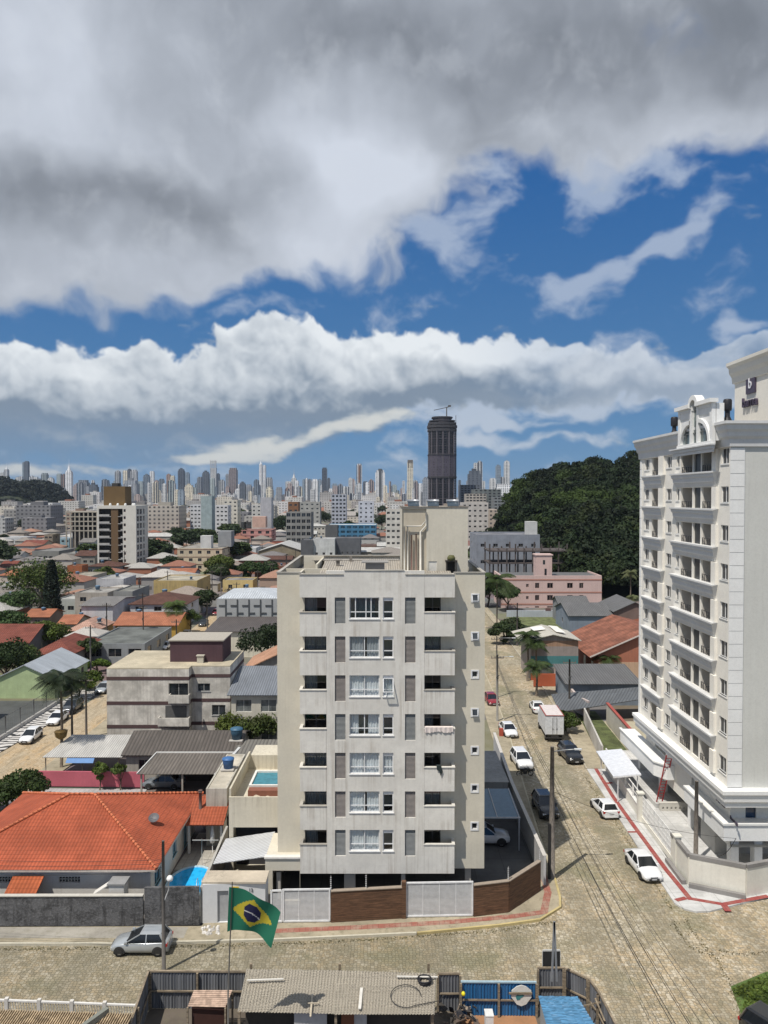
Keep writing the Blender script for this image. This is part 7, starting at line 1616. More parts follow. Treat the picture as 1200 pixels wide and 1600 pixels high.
H('orange roof with stepped ridge in the left tile cluster',92,118,974,3.4,8,'gable',1.3,(.4,.36,.3),TO,win=(1,1))
H('low orange roofed shed beside the tall dark conifer',40,76,963,3.0,8,'gable',1.2,(.25,.2,.17),TO,win=(1,0))
H('white gable fronted hall with grey side left of the street',127,176,946,6.0,16,'gable',.8,(.60,.60,.62),SHR,win=(0,0),cat='hall',name='hall')
H('grey windowless side hall joined to the white gable hall',177,207,926,6.6,14,'flat',wall=(.27,.27,.26),rcol=(.22,.22,.2),win=(0,0),cat='hall',name='hall')
H('beige two storey house with dark window and pale blue roof tank',117,168,928,6.0,12,'flat',wall=(.45,.41,.36),rcol=(.30,.29,.27),storeys=2,win=(2,1),ww=1.6,streak=.5)
H('white house with long brown hipped roof left of the street palms',203,290,944,5.2,13,'hip',2.2,(.55,.56,.58),TBR,storeys=2,win=(3,1),ww=1.8)
H('ochre walled building with worn flat roof',240,308,909,6.2,17,'flat',wall=(.48,.36,.16),rcol=(.38,.35,.28),win=(0,2),streak=.7,cat='building',name='building')
H('yellow house with dark roof behind the street tree',348,395,908,3.5,9,'flat',wall=(.58,.46,.22),rcol=(.22,.21,.2),win=(2,0))
H('peach three storey block with brown bands and stair tower',277,347,858,9.2,34,'flat',wall=(.62,.52,.38),rcol=(.30,.28,.25),storeys=3,win=(5,4),ww=1.5,wh=1.3,band=(.14,.07,.05),cat='apartment block',name='apartment_block')
v=W(318,858,312);m=MB();m.box(v.x-2.2,v.x+2.2,316,320,9.4,14.6);tag(m.build('stair_tower',plaster((.60,.60,.58))),'small white stair tower on top of the peach block','stair tower');m=MB();m.box(v.x+2.9,v.x+8.5,326,333,9.4,16.0);tag(m.build('stair_tower',plaster((.30,.31,.32))),'taller grey tower behind the white one on the peach block','stair tower')
H('bright pink block with dark bands, right of the peach block',376,424,829,9.3,20,'flat',wall=(.62,.32,.29),rcol=(.2,.12,.1),storeys=3,win=(4,1),ww=2.2,wh=1.8,band=(.12,.05,.05),cat='apartment block',name='apartment_block')
v=W(402,829,515);m=MB();m.box(v.x-4.5,v.x+4.5,522,530,9.4,17);tag(m.build('stair_tower',plaster((.62,.42,.34))),'pale orange stair tower on the bright pink block','stair tower')
H('wide beige gabled warehouse behind the beige block roof corner',404,475,861,5.4,30,'gable',3.4,(.28,.24,.17),SHW,axis='y',win=(0,0),cat='warehouse',name='warehouse')
H('white house with dark lean roof left of the warehouse',370,400,857,5.2,14,'flat',wall=(.62,.64,.66),rcol=(.5,.5,.5),win=(0,0))
H('dark reddish brown long flat building beside the beige block corner',398,452,886,4.6,14,'flat',wall=(.20,.09,.06),rcol=(.16,.08,.06),win=(2,1),cat='building',name='building')
H('long low brown roofs in front of the warehouse',385,455,874,4.2,10,'gable',1.2,(.25,.2,.17),TBR,win=(3,0))
H('dark grey block left of the white house above the beige block roof',470,489,845,10.5,12,'flat',wall=(.12,.125,.135),rcol=(.14,.14,.15),win=(0,0),cat='building',name='building')
H('white rooftop house with two windows above the beige block roof',489,523,843,11,12,'flat',wall=(.62,.63,.62),rcol=(.4,.4,.4),win=(3,0),ww=1.2,cat='building',name='building')
H('long dark grey block right of the white rooftop house',523,563,842,11,14,'flat',wall=(.13,.135,.15),rcol=(.14,.14,.15),win=(5,0),ww=.9,cat='building',name='building')
H('dark grey cube rising behind the white rooftop house',509,527,822,15.5,10,'flat',wall=(.12,.125,.13),rcol=(.12,.12,.12),win=(0,0),cat='building',name='building')
H('blue banded office building with white roof edge',512,588,821,12,24,'flat',wall=(.07,.22,.38),rcol=(.5,.55,.58),storeys=4,win=(8,2),ww=3.0,wh=1.6,cat='office building',name='office_building',glassc=(.02,.06,.10))
H('cream ten window block with green balconies left of the water tower',603,634,797,24,12,'flat',wall=(.62,.60,.55),rcol=(.5,.4,.33),storeys=8,win=(4,2),ww=1.4,cat='apartment block',name='apartment_block')
H('lavender and white narrow slab with dark left flank',560,584,784,27,12,'flat',wall=(.56,.58,.64),rcol=(.3,.3,.32),storeys=9,win=(3,1),ww=1.3,cat='apartment block',name='apartment_block')
H('white block with scattered air conditioners right of the water tower',722,763,786,26.5,14,'flat',wall=(.60,.57,.54),rcol=(.5,.48,.45),storeys=8,win=(5,1),ww=1.5,cat='apartment block',name='apartment_block')
H('unfinished grey block with square holes and brown upper room',447,486,801,21.5,16,'flat',wall=(.27,.27,.26),rcol=(.25,.24,.22),storeys=6,win=(5,2),ww=2.2,wh=2.0,cat='apartment block',name='apartment_block')
H('small brown brick upper room on an unfinished grey block',450,466,785,27,10,'flat',wall=(.25,.13,.07),rcol=(.25,.14,.1),storeys=8,win=(2,0),ww=1.6,cat='apartment block',name='apartment_block')
H('pale grey block behind the unfinished grey block',468,500,785,26,12,'flat',wall=(.40,.40,.38),rcol=(.35,.35,.33),storeys=8,win=(4,1),ww=1.6,cat='apartment block',name='apartment_block')
H('bluish block with zigzag balconies right of the trees',518,541,773,32,14,'flat',wall=(.46,.49,.56),rcol=(.35,.36,.4),storeys=10,win=(4,1),ww=1.9,wh=1.6,cat='apartment block',name='apartment_block')
H('pale cream block with tall lift shaft, right of the white and teal block',393,424,789,24,14,'flat',wall=(.62,.61,.58),rcol=(.45,.45,.43),storeys=8,win=(4,1),ww=1.5,cat='apartment block',name='apartment_block')
H('tall pale grey lift shaft of the cream block',407,424,778,29.6,8,'flat',wall=(.46,.47,.50),rcol=(.4,.4,.4),win=(0,0),cat='lift shaft',name='lift_shaft')
H('white apartment slab with stacked windows left of the teal shaft',297,314,789,24,12,'flat',wall=(.64,.66,.68),rcol=(.4,.42,.43),storeys=8,win=(3,1),ww=1.6,cat='apartment block',name='apartment_block')
H('windowless pale teal shaft between two white apartment slabs',314,331,776,30.5,10,'flat',wall=(.34,.42,.43),rcol=(.3,.36,.37),win=(0,0),cat='apartment block',name='apartment_block')
H('white apartment slab right of the teal shaft',331,356,790,24,12,'flat',wall=(.66,.66,.67),rcol=(.45,.45,.45),storeys=8,win=(4,1),ww=1.6,cat='apartment block',name='apartment_block')
H('cream block with grey right flank beside the white slabs',349,371,782,27.5,14,'flat',wall=(.66,.63,.55),rcol=(.4,.4,.38),storeys=9,win=(3,2),ww=1.6,cat='apartment block',name='apartment_block')
H('small white block with rooftop room right of the tan tower',242,277,799,16,14,'flat',wall=(.56,.60,.56),rcol=(.4,.42,.4),storeys=5,win=(4,1),ww=1.6,cat='apartment block',name='apartment_block')
H('white rooftop room of the small block right of the tan tower',246,263,790,21,8,'flat',wall=(.62,.63,.60),rcol=(.5,.5,.5),win=(0,0),cat='apartment block',name='apartment_block')
f=thing('concrete_frame','bare beige concrete frame of four floors left of the tan tower','building frame',(W(95,0,430).x,430,0));x0,x1=W(95,0,430).x,W(146,0,430).x;FC2=plaster((.40,.37,.31),.2)
for i in range(5):z=W(0,800+7.3*i,430).z;m=MB();m.box(x0,x1,430,444,z-.35,z+.25);m.build('floor_slab',FC2,f)
for i in range(8):
    for y in(430.05,443.3):x=x0+.4+(x1-x0-.8)*i/7;m=MB();m.box(x-.3,x+.3,y,y+.6,0,W(0,799,430).z-.4);m.build('column',FC2,f)
m=MB();m.box(x0+1,x1-1,437,437.3,0,W(0,800,430).z-.5);m.build('inner_wall',flat((.10,.09,.08),.9),f)
EXTRA=[
 ('long white warehouse under the left forested hill',8,58,786,8,40,'flat',(.5,.5,.5),(.5,.5,.5)),('grey long shed left of the white warehouse under the hill',-30,15,787,8,30,'flat',(.2,.22,.24),(.3,.3,.3)),
 ('white flat hall at the left edge above the big round tree',-20,33,841,6,20,'flat',(.56,.57,.58),(.4,.4,.4)),('white gabled cottage below the white flat hall at the left edge',6,30,868,4,10,'gable',(.58,.58,.58),'R'),
 ('cream house with red roof right of the white hall',34,68,850,5,12,'gable',(.52,.48,.38),'T'),('tall narrow tan house right of the red roof',69,82,836,9,10,'flat',(.30,.26,.20),(.28,.25,.2)),
 ('pale turquoise house behind the tan house',82,108,842,6,12,'flat',(.30,.44,.52),(.4,.45,.5)),('pale blue grey gabled house left of the tan tower foot',124,146,847,6,14,'gable',(.46,.50,.48),'R'),
 ('house with bright pale roof left of the tan tower',105,140,838,4.5,14,'gable',(.5,.48,.4),'W'),('long grey flat roofs in the middle of the left side',50,92,862,5,22,'flat',(.25,.25,.24),(.22,.22,.21)),
 ('grey stucco house with flat roof left of the tan tower foot',96,118,866,5,12,'flat',(.30,.28,.26),(.3,.3,.28)),('house with dark red roof left of the tan tower foot',118,148,868,5,12,'gable',(.28,.27,.25),'B'),
 ('dark low hipped house at the foot of the tan tower',136,186,885,3.6,12,'hip',(.24,.25,.26),'B'),('orange brick wall of a house left of the dark hipped house',105,128,885,5,6,'flat',(.36,.13,.06),(.2,.1,.06)),
 ('beige house with worn flat roof right of the big round tree',103,142,902,5.2,14,'flat',(.40,.37,.31),(.36,.33,.27)),('low white fronted shop with grey side',150,193,906,5,12,'flat',(.50,.51,.53),(.4,.4,.39)),
 ('small grey house at the left edge below the orange roof',-15,32,917,4,12,'flat',(.42,.42,.40),(.40,.38,.33)),('orange roofed cottage at the left edge beside the big tree',0,26,899,3.4,9,'hip',(.45,.4,.34),'O'),
 ('red roofed cottage at the left edge above the orange roof',0,22,884,3.6,9,'gable',(.4,.34,.3),'T'),('tall grey brown house with stained wall right of the conifer foot',34,64,915,6,12,'flat',(.30,.27,.24),(.33,.31,.28)),
 ('white flat house in front of the stained grey house',88,118,938,4,9,'flat',(.46,.48,.46),(.4,.4,.38)),('pale house between the left edge trees',-10,22,940,4.5,10,'gable',(.45,.44,.42),'R'),
 ('cream cottage with brown gable right of the tan tower',230,262,862,5,11,'gable',(.52,.50,.44),'B'),('small orange roof at the foot of the tan tower right side',232,254,873,4,8,'hip',(.35,.3,.25),'O'),
 ('low building with pale roofs right of the tan tower',230,266,838,5.5,14,'gable',(.40,.40,.36),'W'),('orange and grey roofed house in front of the peach block',262,302,897,4,10,'gable',(.42,.44,.48),'O'),
 ('red tiled roofs behind the peach block',262,300,830,5,14,'hip',(.42,.36,.3),'O'),('brown roofed houses behind the peach block stair tower',326,364,826,5,14,'gable',(.35,.28,.2),'B'),
 ('white low house with red roof left of the bright pink block',300,322,822,5,12,'gable',(.55,.5,.48),'T'),('dark glass fronted hall below the cream blocks',354,384,816,10,14,'flat',(.06,.065,.07),(.4,.4,.4)),
 ('second dark glass fronted hall left of the pale lift shaft',382,400,816,10,14,'flat',(.07,.07,.075),(.4,.4,.4)),('grey hipped roofs right of the bright pink block',428,470,845,5,14,'hip',(.4,.36,.3),'R'),
 ('red roofed house right of the bright pink block',424,452,848,4,10,'hip',(.5,.4,.36),'T'),('white villa with layered roofs above the dark grey block',478,508,822,8,12,'hip',(.55,.53,.48),'W'),
 ('cream villa left of the layered roof villa',472,494,834,6,10,'gable',(.55,.50,.42),'W'),('low brown building right of the blue office',562,588,853,5,12,'flat',(.20,.13,.10),(.18,.13,.12)),
 ('long pale roofed sheds left of the water tower',545,634,862,4,16,'gable',(.45,.42,.35),'W'),('dark flat shed below the cream window block',588,632,848,5,14,'flat',(.16,.16,.16),(.18,.18,.17)),
 ('pale shed with worn roof right of the dark flat shed',590,640,853,4.5,10,'gable',(.3,.3,.3),'W'),('brown roofed house right of the water tower',732,752,828,5.5,12,'gable',(.30,.16,.12),'B'),('pink walled house below the brown roof right of the water tower',732,750,846,5.5,10,'flat',(.45,.25,.22),(.3,.3,.3)),
 ('grey apartment blocks behind the right forested hill foot',772,800,777,29.6,20,'flat',(.22,.24,.25),(.25,.25,.25)),('dark grey stepped block right of the tall dark tower',720,750,758,45,30,'flat',(.17,.19,.23),(.2,.2,.2)),('tall grey block with terrace right of the dark tower',741,783,765,38,30,'flat',(.16,.18,.18),(.2,.2,.2)),
 ('cream and white lower block left of the hill foot',728,760,772,33,18,'flat',(.45,.42,.38),(.4,.4,.4)),('low pale house at the left edge above the red roofs',0,34,828,5,12,'gable',(.35,.35,.33),'R'),('row house with pale roof below the left hill',40,66,828,4.5,12,'gable',(.5,.48,.42),'W'),('grey house left of the concrete frame',66,94,822,5,14,'gable',(.25,.26,.28),'R')]
RMS={'R':SHR,'W':SHW,'T':TR,'O':TO,'B':TBR}
for lab,a,b_,py,h,dep,rf,wl,rc in EXTRA:
    big=h>20;kw=dict(storeys=max(1,int(h/3))if h>7 else(2 if h>5.6 else 1),win=(max(1,min(6,int((b_-a)/6))),1),ww=1.6)
    if h>20:kw['win']=(6,2);kw['ww']=2.6;kw['wh']=1.6
    if isinstance(rc,tuple):H(lab,a,b_,py,h,dep,rf,1.5,wl,None,rcol=rc,cat='building' if h>7 else 'house',name='building' if h>7 else 'house',**kw)
    else:H(lab,a,b_,py,h,dep,rf,1.6+.2*(h>4.5),wl,RMS[rc],**kw)
# ================================================================ skyline of the far city
# x0, x1, top row, distance, wall, window, style, what sets it apart
SK={'w':(.78,.79,.80),'c':(.72,.67,.55),'g':(.34,.36,.39),'d':(.13,.15,.18),'b':(.27,.33,.39),'p':(.46,.38,.36),'t':(.40,.46,.46),'m':(.60,.61,.61),'r':(.38,.27,.22)}
TOW=[
 (0,6,738,2700,'m','pale tower at the extreme left of the skyline'),(6.5,12,733,2700,'w','pale spired tower second from the left edge of the skyline','s'),(13,18,748,2700,'g','low grey tower right of the pale spired one'),
 (24,29,746,2600,'m','low white tower left of the dark twin tower'),(29,35,744,2600,'w','low white tower touching the dark twin tower'),(35,38,722,2800,'b','thin left half of the dark twin tower at the far left'),(38.3,44,720.5,2800,'d','taller right half of the dark twin tower at the far left'),
 (46,52,744,2600,'w','first low white tower right of the dark twin tower'),(53,58,745,2600,'m','second low white tower right of the dark twin tower'),(59,63,748,2600,'g','low grey tower above the left hill crest'),(64.5,73.5,739,2500,'t','pale green grey tower rising behind the left hill'),(74,83,747,2450,'m','pale grey tower on the right slope of the left hill'),
 (88.5,95,740,2400,'t','narrow teal and beige slab at the foot of the left hill'),(96.5,101,741,2400,'r','dark reddish tower just left of the rounded white tower'),(102,111.5,735,2200,'w','rounded white tower with pointed top left of the tan tower','s'),(114,125,757,2100,'p','pinkish stepped building right of the rounded white tower'),(121,136,750,2000,'g','grey concrete building with flat dark top behind the concrete frame'),(137,151,757,2000,'d','dark wide building left of the brown rooftop block'),
 (163,169,750,2300,'b','small bluish tower peeping over the brown rooftop block'),(179.5,187,736,2400,'m','slim grey tower with white left edge right of the brown rooftop block'),(192,199,735,2300,'c','cream left strip of the triple topped tower'),(199.3,203.5,733,2300,'d','dark middle strip of the triple topped tower'),(204,213.5,734,2300,'w','white right strip of the triple topped tower'),(192,213,750.5,2000,'g','broad dark grey block in front of the triple topped tower'),
 (214,223,752,2200,'t','grey green tower right of the triple topped tower'),(223.5,233,742,2300,'b','blue grey tower left of the white crowned tower'),(234,240,736,2350,'w','narrow tower with bright white crown'),(240.3,247.5,751,2200,'p','pinkish tower right of the white crowned tower'),(248,255,748,2200,'b','bluish tower in the pair right of the white crowned tower'),(260,265.5,741,2250,'r','brownish left half of the pale pair before the dark slab'),(266,272,743,2250,'c','cream right half of the pale pair before the dark slab'),
 (278,287.5,733,2100,'d','tall dark slab with stepped top left of centre'),(288,295,738,2200,'b','blue grey tower with slanted top right of the dark slab'),(288,301,758,1900,'c','low beige building below the slanted tower'),(308,315.5,745,2000,'g','dark grey lower tower left of the stepped grey tower'),(316,326,737,2050,'d','stepped dark grey tower left of the lattice tower'),(328.5,337.5,719,2300,'m','very tall pale lattice topped tower left of centre','l'),(338,342.5,740,2200,'d','dark narrow slab touching the lattice topped tower'),(328,334.5,747,1900,'t','greenish low tower in front of the lattice topped tower'),
 (352.5,357,741,2200,'g','thin grey tower left of the mauve slab'),(357.5,370,731,2100,'p','wide grey mauve slab with floor lines left of centre','f'),(374,383,754,2000,'d','dark tower with bright white flat cap'),(384,392.5,757,2000,'g','grey tower right of the white capped one'),(396.5,404,750,2000,'b','bluish tower with pale dome left of the white twins'),(405,409.5,724.5,2300,'w','taller thin white twin tower left of centre','s'),(410.8,415,727,2300,'w','shorter thin white twin tower left of centre'),
 (415.5,425,746,2000,'m','white tower with pale dome right of the white twins'),(415.5,425,762,1500,'c','pale yellow lower block right of the white twins'),(431,440,761,1800,'g','grey tower with dark left side above the green trees'),(445,451.5,763,1700,'r','brown tower left of the pale spired pair'),(448.5,454.5,752,2000,'m','pale left tower of the spired pair'),(455,463,747,2000,'m','pale right tower of the spired pair','s'),(464,472,760,2000,'c','beige lower tower right of the spired pair'),
 (472.5,476.5,749,2000,'b','first stripe of the blue grey striped tower'),(477,480.5,747,2000,'w','second, white stripe of the blue grey striped tower'),(481,486.5,749,2000,'g','third, dark stripe of the blue grey striped tower'),(487,496.5,748.5,2000,'w','bright white tower with brown cap left of the tall dark blue one'),(497,502,749,2000,'b','blue grey tower touching the tall dark blue one'),(503.2,510.8,730.5,1900,'d','tall slim dark blue tower in the middle of the skyline','f'),(511.5,515.5,747,2000,'d','dark stub tower right of the tall slim dark blue tower'),
 (520,527.5,759,1900,'p','pinkish tower above the zigzag balcony block'),(528,535.5,757,1900,'g','grey tower above the zigzag balcony block'),(536,542.5,760,1900,'w','small white tower left of the slender dark and white one'),(544.5,550.5,747,1900,'m','slender dark and white tower'),(557,565.5,724.5,2100,'w','tall white tower with orange brown central stripe','o'),(556,565.5,756,1700,'m','white lower tower in front of the orange striped one'),(567,574.5,752,1900,'d','dark and white tower right of the orange striped one'),(575.5,585,750.5,2000,'p','mauve tower left of the wide white slab'),
 (586.5,601.5,734.5,1900,'w','wide white slab with dark cap in the middle','k'),(602,605,760,2000,'g','grey sliver right of the wide white slab'),(609,613.5,759,2100,'b','short blue grey tower right of the wide white slab'),(614,626,772,1900,'c','low cream cluster left of the arched cream tower'),(636.4,645.6,719.5,1900,'c','tall cream tower with dark arched top','a'),(648,653.5,753,1800,'p','pinkish slim tower left of the dark scaffolded tower'),(654,660,755,1800,'w','white slim tower left of the dark scaffolded tower'),(660.5,670,747,1700,'g','grey white tower touching the dark scaffolded tower'),
 (716.5,720.5,750,1700,'b','slim blue grey tower right of the dark scaffolded tower'),(732,752,735.5,1300,'d','broad dark grey stepped block right of the scaffolded tower'),(741,745.8,723,1500,'m','left half of the pale pair above the dark grey blocks'),(746.2,753.8,721,1500,'m','right half of the pale pair above the dark grey blocks'),(766,775,747,1500,'m','grey white low tower left of the blue white one'),(775.5,782.5,727,1600,'b','blue and white tower near the hill edge'),(783,788,745,1600,'m','low white tower between the two towers by the hill'),(788.5,796.5,720.5,1600,'m','tall grey white tower nearest the right forested hill'),(773,800,756,1500,'w','low white building at the foot of the towers by the hill')]
TM={}
for i,e in enumerate(TOW):
    x0,x1,pt,Y,c,lab=e[:6];st=e[6]if len(e)>6 else ''
    a,b_=W(x0,775,Y),W(x1,775,Y);z=W(x0,pt,Y).z;w=b_.x-a.x;dp=max(14,w*.8)
    r=thing('skyline_tower',lab,'tower',(a.x,Y,0),'towers of the far skyline')
    key=(c,i%3,st=='f');
    if key not in TM:TM[key]=towerskin(SK[c],(.05,.06,.08),[4.2,5.5,7.][i%3],[3.4,3.8,3.1][i%3],[.5,.62,.4][i%3],.55,1 if(i%3==1)else 0,.6 if st=='f' else 0.)
    m=MB();cut=z-w*.25
    m.box(a.x,b_.x,Y,Y+dp,0,cut if st!='l' else z-w*1.4)
    if st!='l':m.box(a.x+w*.1,b_.x-w*.1,Y+dp*.1,Y+dp*.9,cut,z)
    m.build('body',TM[key],r)
    cap=flat(k(SK[c],.6),.8)
    if st=='s':m=MB();m.lathe([(w*.3,0),(w*.18,w*.5),(.4,w*.9),(.2,w*1.9)],((a.x+b_.x)/2,Y+dp/2,z),8);m.build('spire',flat(k(SK[c],.9),.7),r)
    elif st=='l':
        m=MB();zz=z-w*1.4
        for k_ in range(6):m.box(a.x,b_.x,Y,Y+dp,zz+w*.23*k_,zz+w*.23*k_+1)
        for xx in(a.x,a.x+w*.3,a.x+w*.65,b_.x-1.6):m.box(xx,xx+1.6,Y-.02,Y+1.6,zz,z)
        m.build('open_top',flat(k(SK[c],.8),.8),r)
    elif st=='o':m=MB();m.box(a.x+w*.35,b_.x-w*.35,Y-.6,Y-.02,60,z-4);m.build('centre_stripe',flat((.22,.12,.08),.8),r)
    elif st=='k':m=MB();m.box(a.x+w*.3,b_.x-w*.3,Y-.6,Y+dp*.6,z-2,z+w*.14);m.box(a.x+w*.36,b_.x-w*.36,Y-1,Y-.61,20,z-2);m.build('cap',flat((.10,.11,.12),.8),r)
    elif st=='a':m=MB();m.box(a.x+w*.05,b_.x-w*.05,Y-.6,Y-.02,z-w*.35,z+1.5);m.box(a.x+w*.12,a.x+w*.3,Y-.5,Y-.02,z-w*1.2,z-w*.36);m.box(b_.x-w*.3,b_.x-w*.12,Y-.5,Y-.02,z-w*1.2,z-w*.36);m.build('arched_top',flat((.16,.14,.12),.8),r)
    elif i%2:m=MB();m.box(a.x+w*.3,b_.x-w*.35,Y+dp*.3,Y+dp*.7,z,z+w*.18);m.build('roof_box',cap,r)
# the many towers between them that nothing tells apart
R_=random.Random(8);n=0
while n<215:
    px=R_.uniform(-5,800)
    if 668<px<720:continue
    w=R_.uniform(3.5,9);pt=R_.choice((R_.uniform(748,762),R_.uniform(758,774),R_.uniform(762,776)));Y=R_.uniform(1500,2900)
    if px<95:pt=max(pt,750)
    a=W(px,775,Y);b_=W(px+w,775,Y);z=W(px,pt,Y).z;c=R_.choice('wwmmmcgptb');key=(c,n%3,False)
    if key not in TM:TM[key]=towerskin(SK[c],(.05,.06,.08),[4.2,5.5,7.][n%3],[3.4,3.8,3.1][n%3],[.5,.62,.4][n%3],.55,1 if(n%3==1)else 0,0.)
    r=thing('skyline_tower','one of the lower pale towers crowding the skyline between the named ones','tower',(a.x,Y,0),'lower towers of the far skyline');m=MB();ww=b_.x-a.x;m.box(a.x,b_.x,Y,Y+ww,0,z-ww*.2);m.box(a.x+ww*.15,b_.x-ww*.2,Y+ww*.2,Y+ww*.8,z-ww*.2,z);m.build('body',TM[key],r);n+=1
# blue and grey water tanks, chimneys and dishes on the nearer roofs
R_=random.Random(15);tk=None;nt_=0
for o in list(COL.objects):
    if o.type!='EMPTY' or o.get('category')not in('house','building','hall')or not(150<o.location.y<420)or o.location.x>-20 or R_.random()<.45:continue
    w=next((c for c in o.children if c.name.startswith('roof')),None)
    if w is None:continue
    zs=[v.co.z for v in w.data.vertices];xs=[v.co.x for v in w.data.vertices];ys=[v.co.y for v in w.data.vertices]
    for q in range(1):
        X=o.location.x+R_.uniform(min(xs)*.6,max(xs)*.6);Y=o.location.y+R_.uniform(.3,.7)*max(ys);Z=(min(zs)+max(zs))/2+.1
        if tk is None:tk=water_tank(0,0,0,1.0,'one of the small water tanks sitting on house roofs in the left district',(.07,.12,.18),'water tanks on the roofs');t=tk
        else:t=dup(tk,(0,0,0))
        t.location=(X,Y,Z);s_=R_.uniform(.7,1.2);t.scale=(s_,s_,s_);nt_+=1
# tall dark tower under construction with tower crane
def dark_tower():
    Y=950.;x0,x1=W(671,0,Y).x,W(715.5,0,Y).x;xc=(x0+x1)/2;hw=(x1-x0)/2;b=thing('scaffolded_tower','very tall dark rounded tower under construction, crane on top','tower',(xc,Y+hw,0))
    n=20
    def ringpts(s,ch=.42):return[(xc+hw*s*c,Y+hw*.85+hw*.85*s*d)for c,d in((-1,-.35),(-.82,-.72),(-.45,-.95),(0,-1),(.45,-.95),(.82,-.72),(1,-.35),(1,.6),(.6,1),(-.6,1),(-1,.6))]
    z_=lambda py:W(690,py,Y).z
    top=z_(671);DK=plaster((.085,.075,.085),.25,0,sc=.05);SL=flat((.052,.050,.056),.9);NET=towerskin((.085,.075,.10),(.05,.045,.055),4.,3.1,.6,.5)
    m=MB();m.prism(ringpts(.90),0,top);m.build('core_wall',towerskin((.105,.095,.105),(.012,.012,.014),5.2,3.1,.55,.62),b)
    zz=0;i=0
    while zz<top:
        m=MB();m.prism(ringpts(.985 if(i%2)else.975),zz-.35,zz+.45);m.build('floor_slab',SL if i%3 else plaster((.10,.09,.10),.2),b);zz+=3.1;i+=1
    for p in ringpts(.965)[:7]:m=MB();m.box(p[0]-.8,p[0]+.8,p[1]-.5,p[1]+.5,0,top);m.build('column',plaster((.125,.115,.13),.2),b)
    m=MB();m.prism(ringpts(1.0),z_(745),z_(710));m.build('safety_net',NET,b)
    for pa,pb,s_ in((673,669,1.03),(667.5,663.5,1.06),(662.5,659,1.0),(657,655.5,.92),(746.5,744,1.04),(711,709.5,1.03)):m=MB();m.prism(ringpts(s_),z_(pa),z_(pb));m.build('platform',SL,b)
    m=MB();m.prism([(xc+(x-xc)*.72,y)for x,y in ringpts(.9)],z_(671),z_(650.5));m.prism([(xc+(x-xc)*.95,y)for x,y in ringpts(.9)],z_(671),z_(659));m.build('top_storeys',DK,b)
    m=MB();m.prism([(xc+(x-xc)*.78,y)for x,y in ringpts(.95)],z_(652),z_(650));m.build('platform',SL,b)
    m=MB();m.box(x1-1.2,x1-.6,Y+6,Y+6.6,z_(680),z_(648));m.build('hoist_mast',SL,b)
    c=thing('tower_crane','small crane standing on top of the dark tower under construction','crane',(W(699,0,Y+10).x,Y+10,z_(650)))
    X=W(699,0,Y+10).x;zt=W(0,636,Y+10).z;CM=flat((.10,.09,.08),.6);m=MB();m.box(X-.6,X+.6,Y+9.5,Y+10.5,z_(650),zt);m.build('mast',CM,c)
    a=W(678,641,Y+10);q=W(704,634.5,Y+10);m=MB();m.beam((a.x,Y+10,a.z),(X,Y+10,zt-.5),.5,.8);m.beam((X,Y+10,zt-.5),(q.x,Y+10,q.z),.8,1.0);m.build('jib',CM,c);m=MB();m.box(q.x-3,q.x+.4,Y+9,Y+11,q.z-1.0,q.z+1.2);m.build('counterweight',CM,c)
dark_tower()
# low rise city between the named buildings and the skyline: real little buildings in one loop
R_=random.Random(21);protos={}
LOWC=[(.40,.39,.37),(.46,.43,.38),(.30,.29,.28),(.5,.5,.49),(.34,.25,.20),(.22,.22,.23),(.36,.16,.10),(.42,.36,.30)]
ROOFC=[(.24,.11,.075),(.22,.20,.18),(.40,.38,.35),(.16,.15,.15),(.30,.17,.12),(.26,.22,.19),(.33,.32,.30),(.20,.18,.16)]
def lowproto(j,tall):
    key=(j,tall)
    if key in protos:return protos[key]
    c=LOWC[j%len(LOWC)];r=thing('low_building','x','building',(0,0,0));w,d,h=(16,14,1.0)
    m=MB();m.box(-8,8,0,14,0,10)
    if tall:m.build('body',towerskin(c,(.05,.05,.055),3.4,3.0,.45,.45),r);m=MB();m.box(-3,3,4,9,10,11.2);m.build('roof_box',flat(k(c,.7),.9),r)
    else:m.build('body',towerskin(c,(.07,.065,.06),4.5,3.6,.35,.3),r);m=MB();hip_roof(m,-8,8,0,14,10,4.0,.6,.2);m.build('roof',flat(ROOFC[j%len(ROOFC)],.9,var=.3),r)
    protos[key]=r;return r
taken=[]
def clear(X,Y,w):
    pxa=600+1200*(X-w/2)/Y;pxb=600+1200*(X+w/2)/Y
    for k_ in taken:
        if abs(k_[0]-X)<(k_[2]+w)/2 and abs(k_[1]-Y)<16:return False
    return True
count=0;used_p=set()
def lowb(X,Y,w,h,j,tall,lab,group):
    global count
    p=lowproto(j,tall);key=(j%8,tall)
    if id(p)not in used_p:used_p.add(id(p));o=p
    else:o=dup(p,(0,0,0))
    o.location=(X,Y,0);sc=w/16;o.scale=(sc,sc,h/10);o['label']=lab;o['group']=group;count+=1
tries=0;far=[MB()for _ in range(4)];nf=0
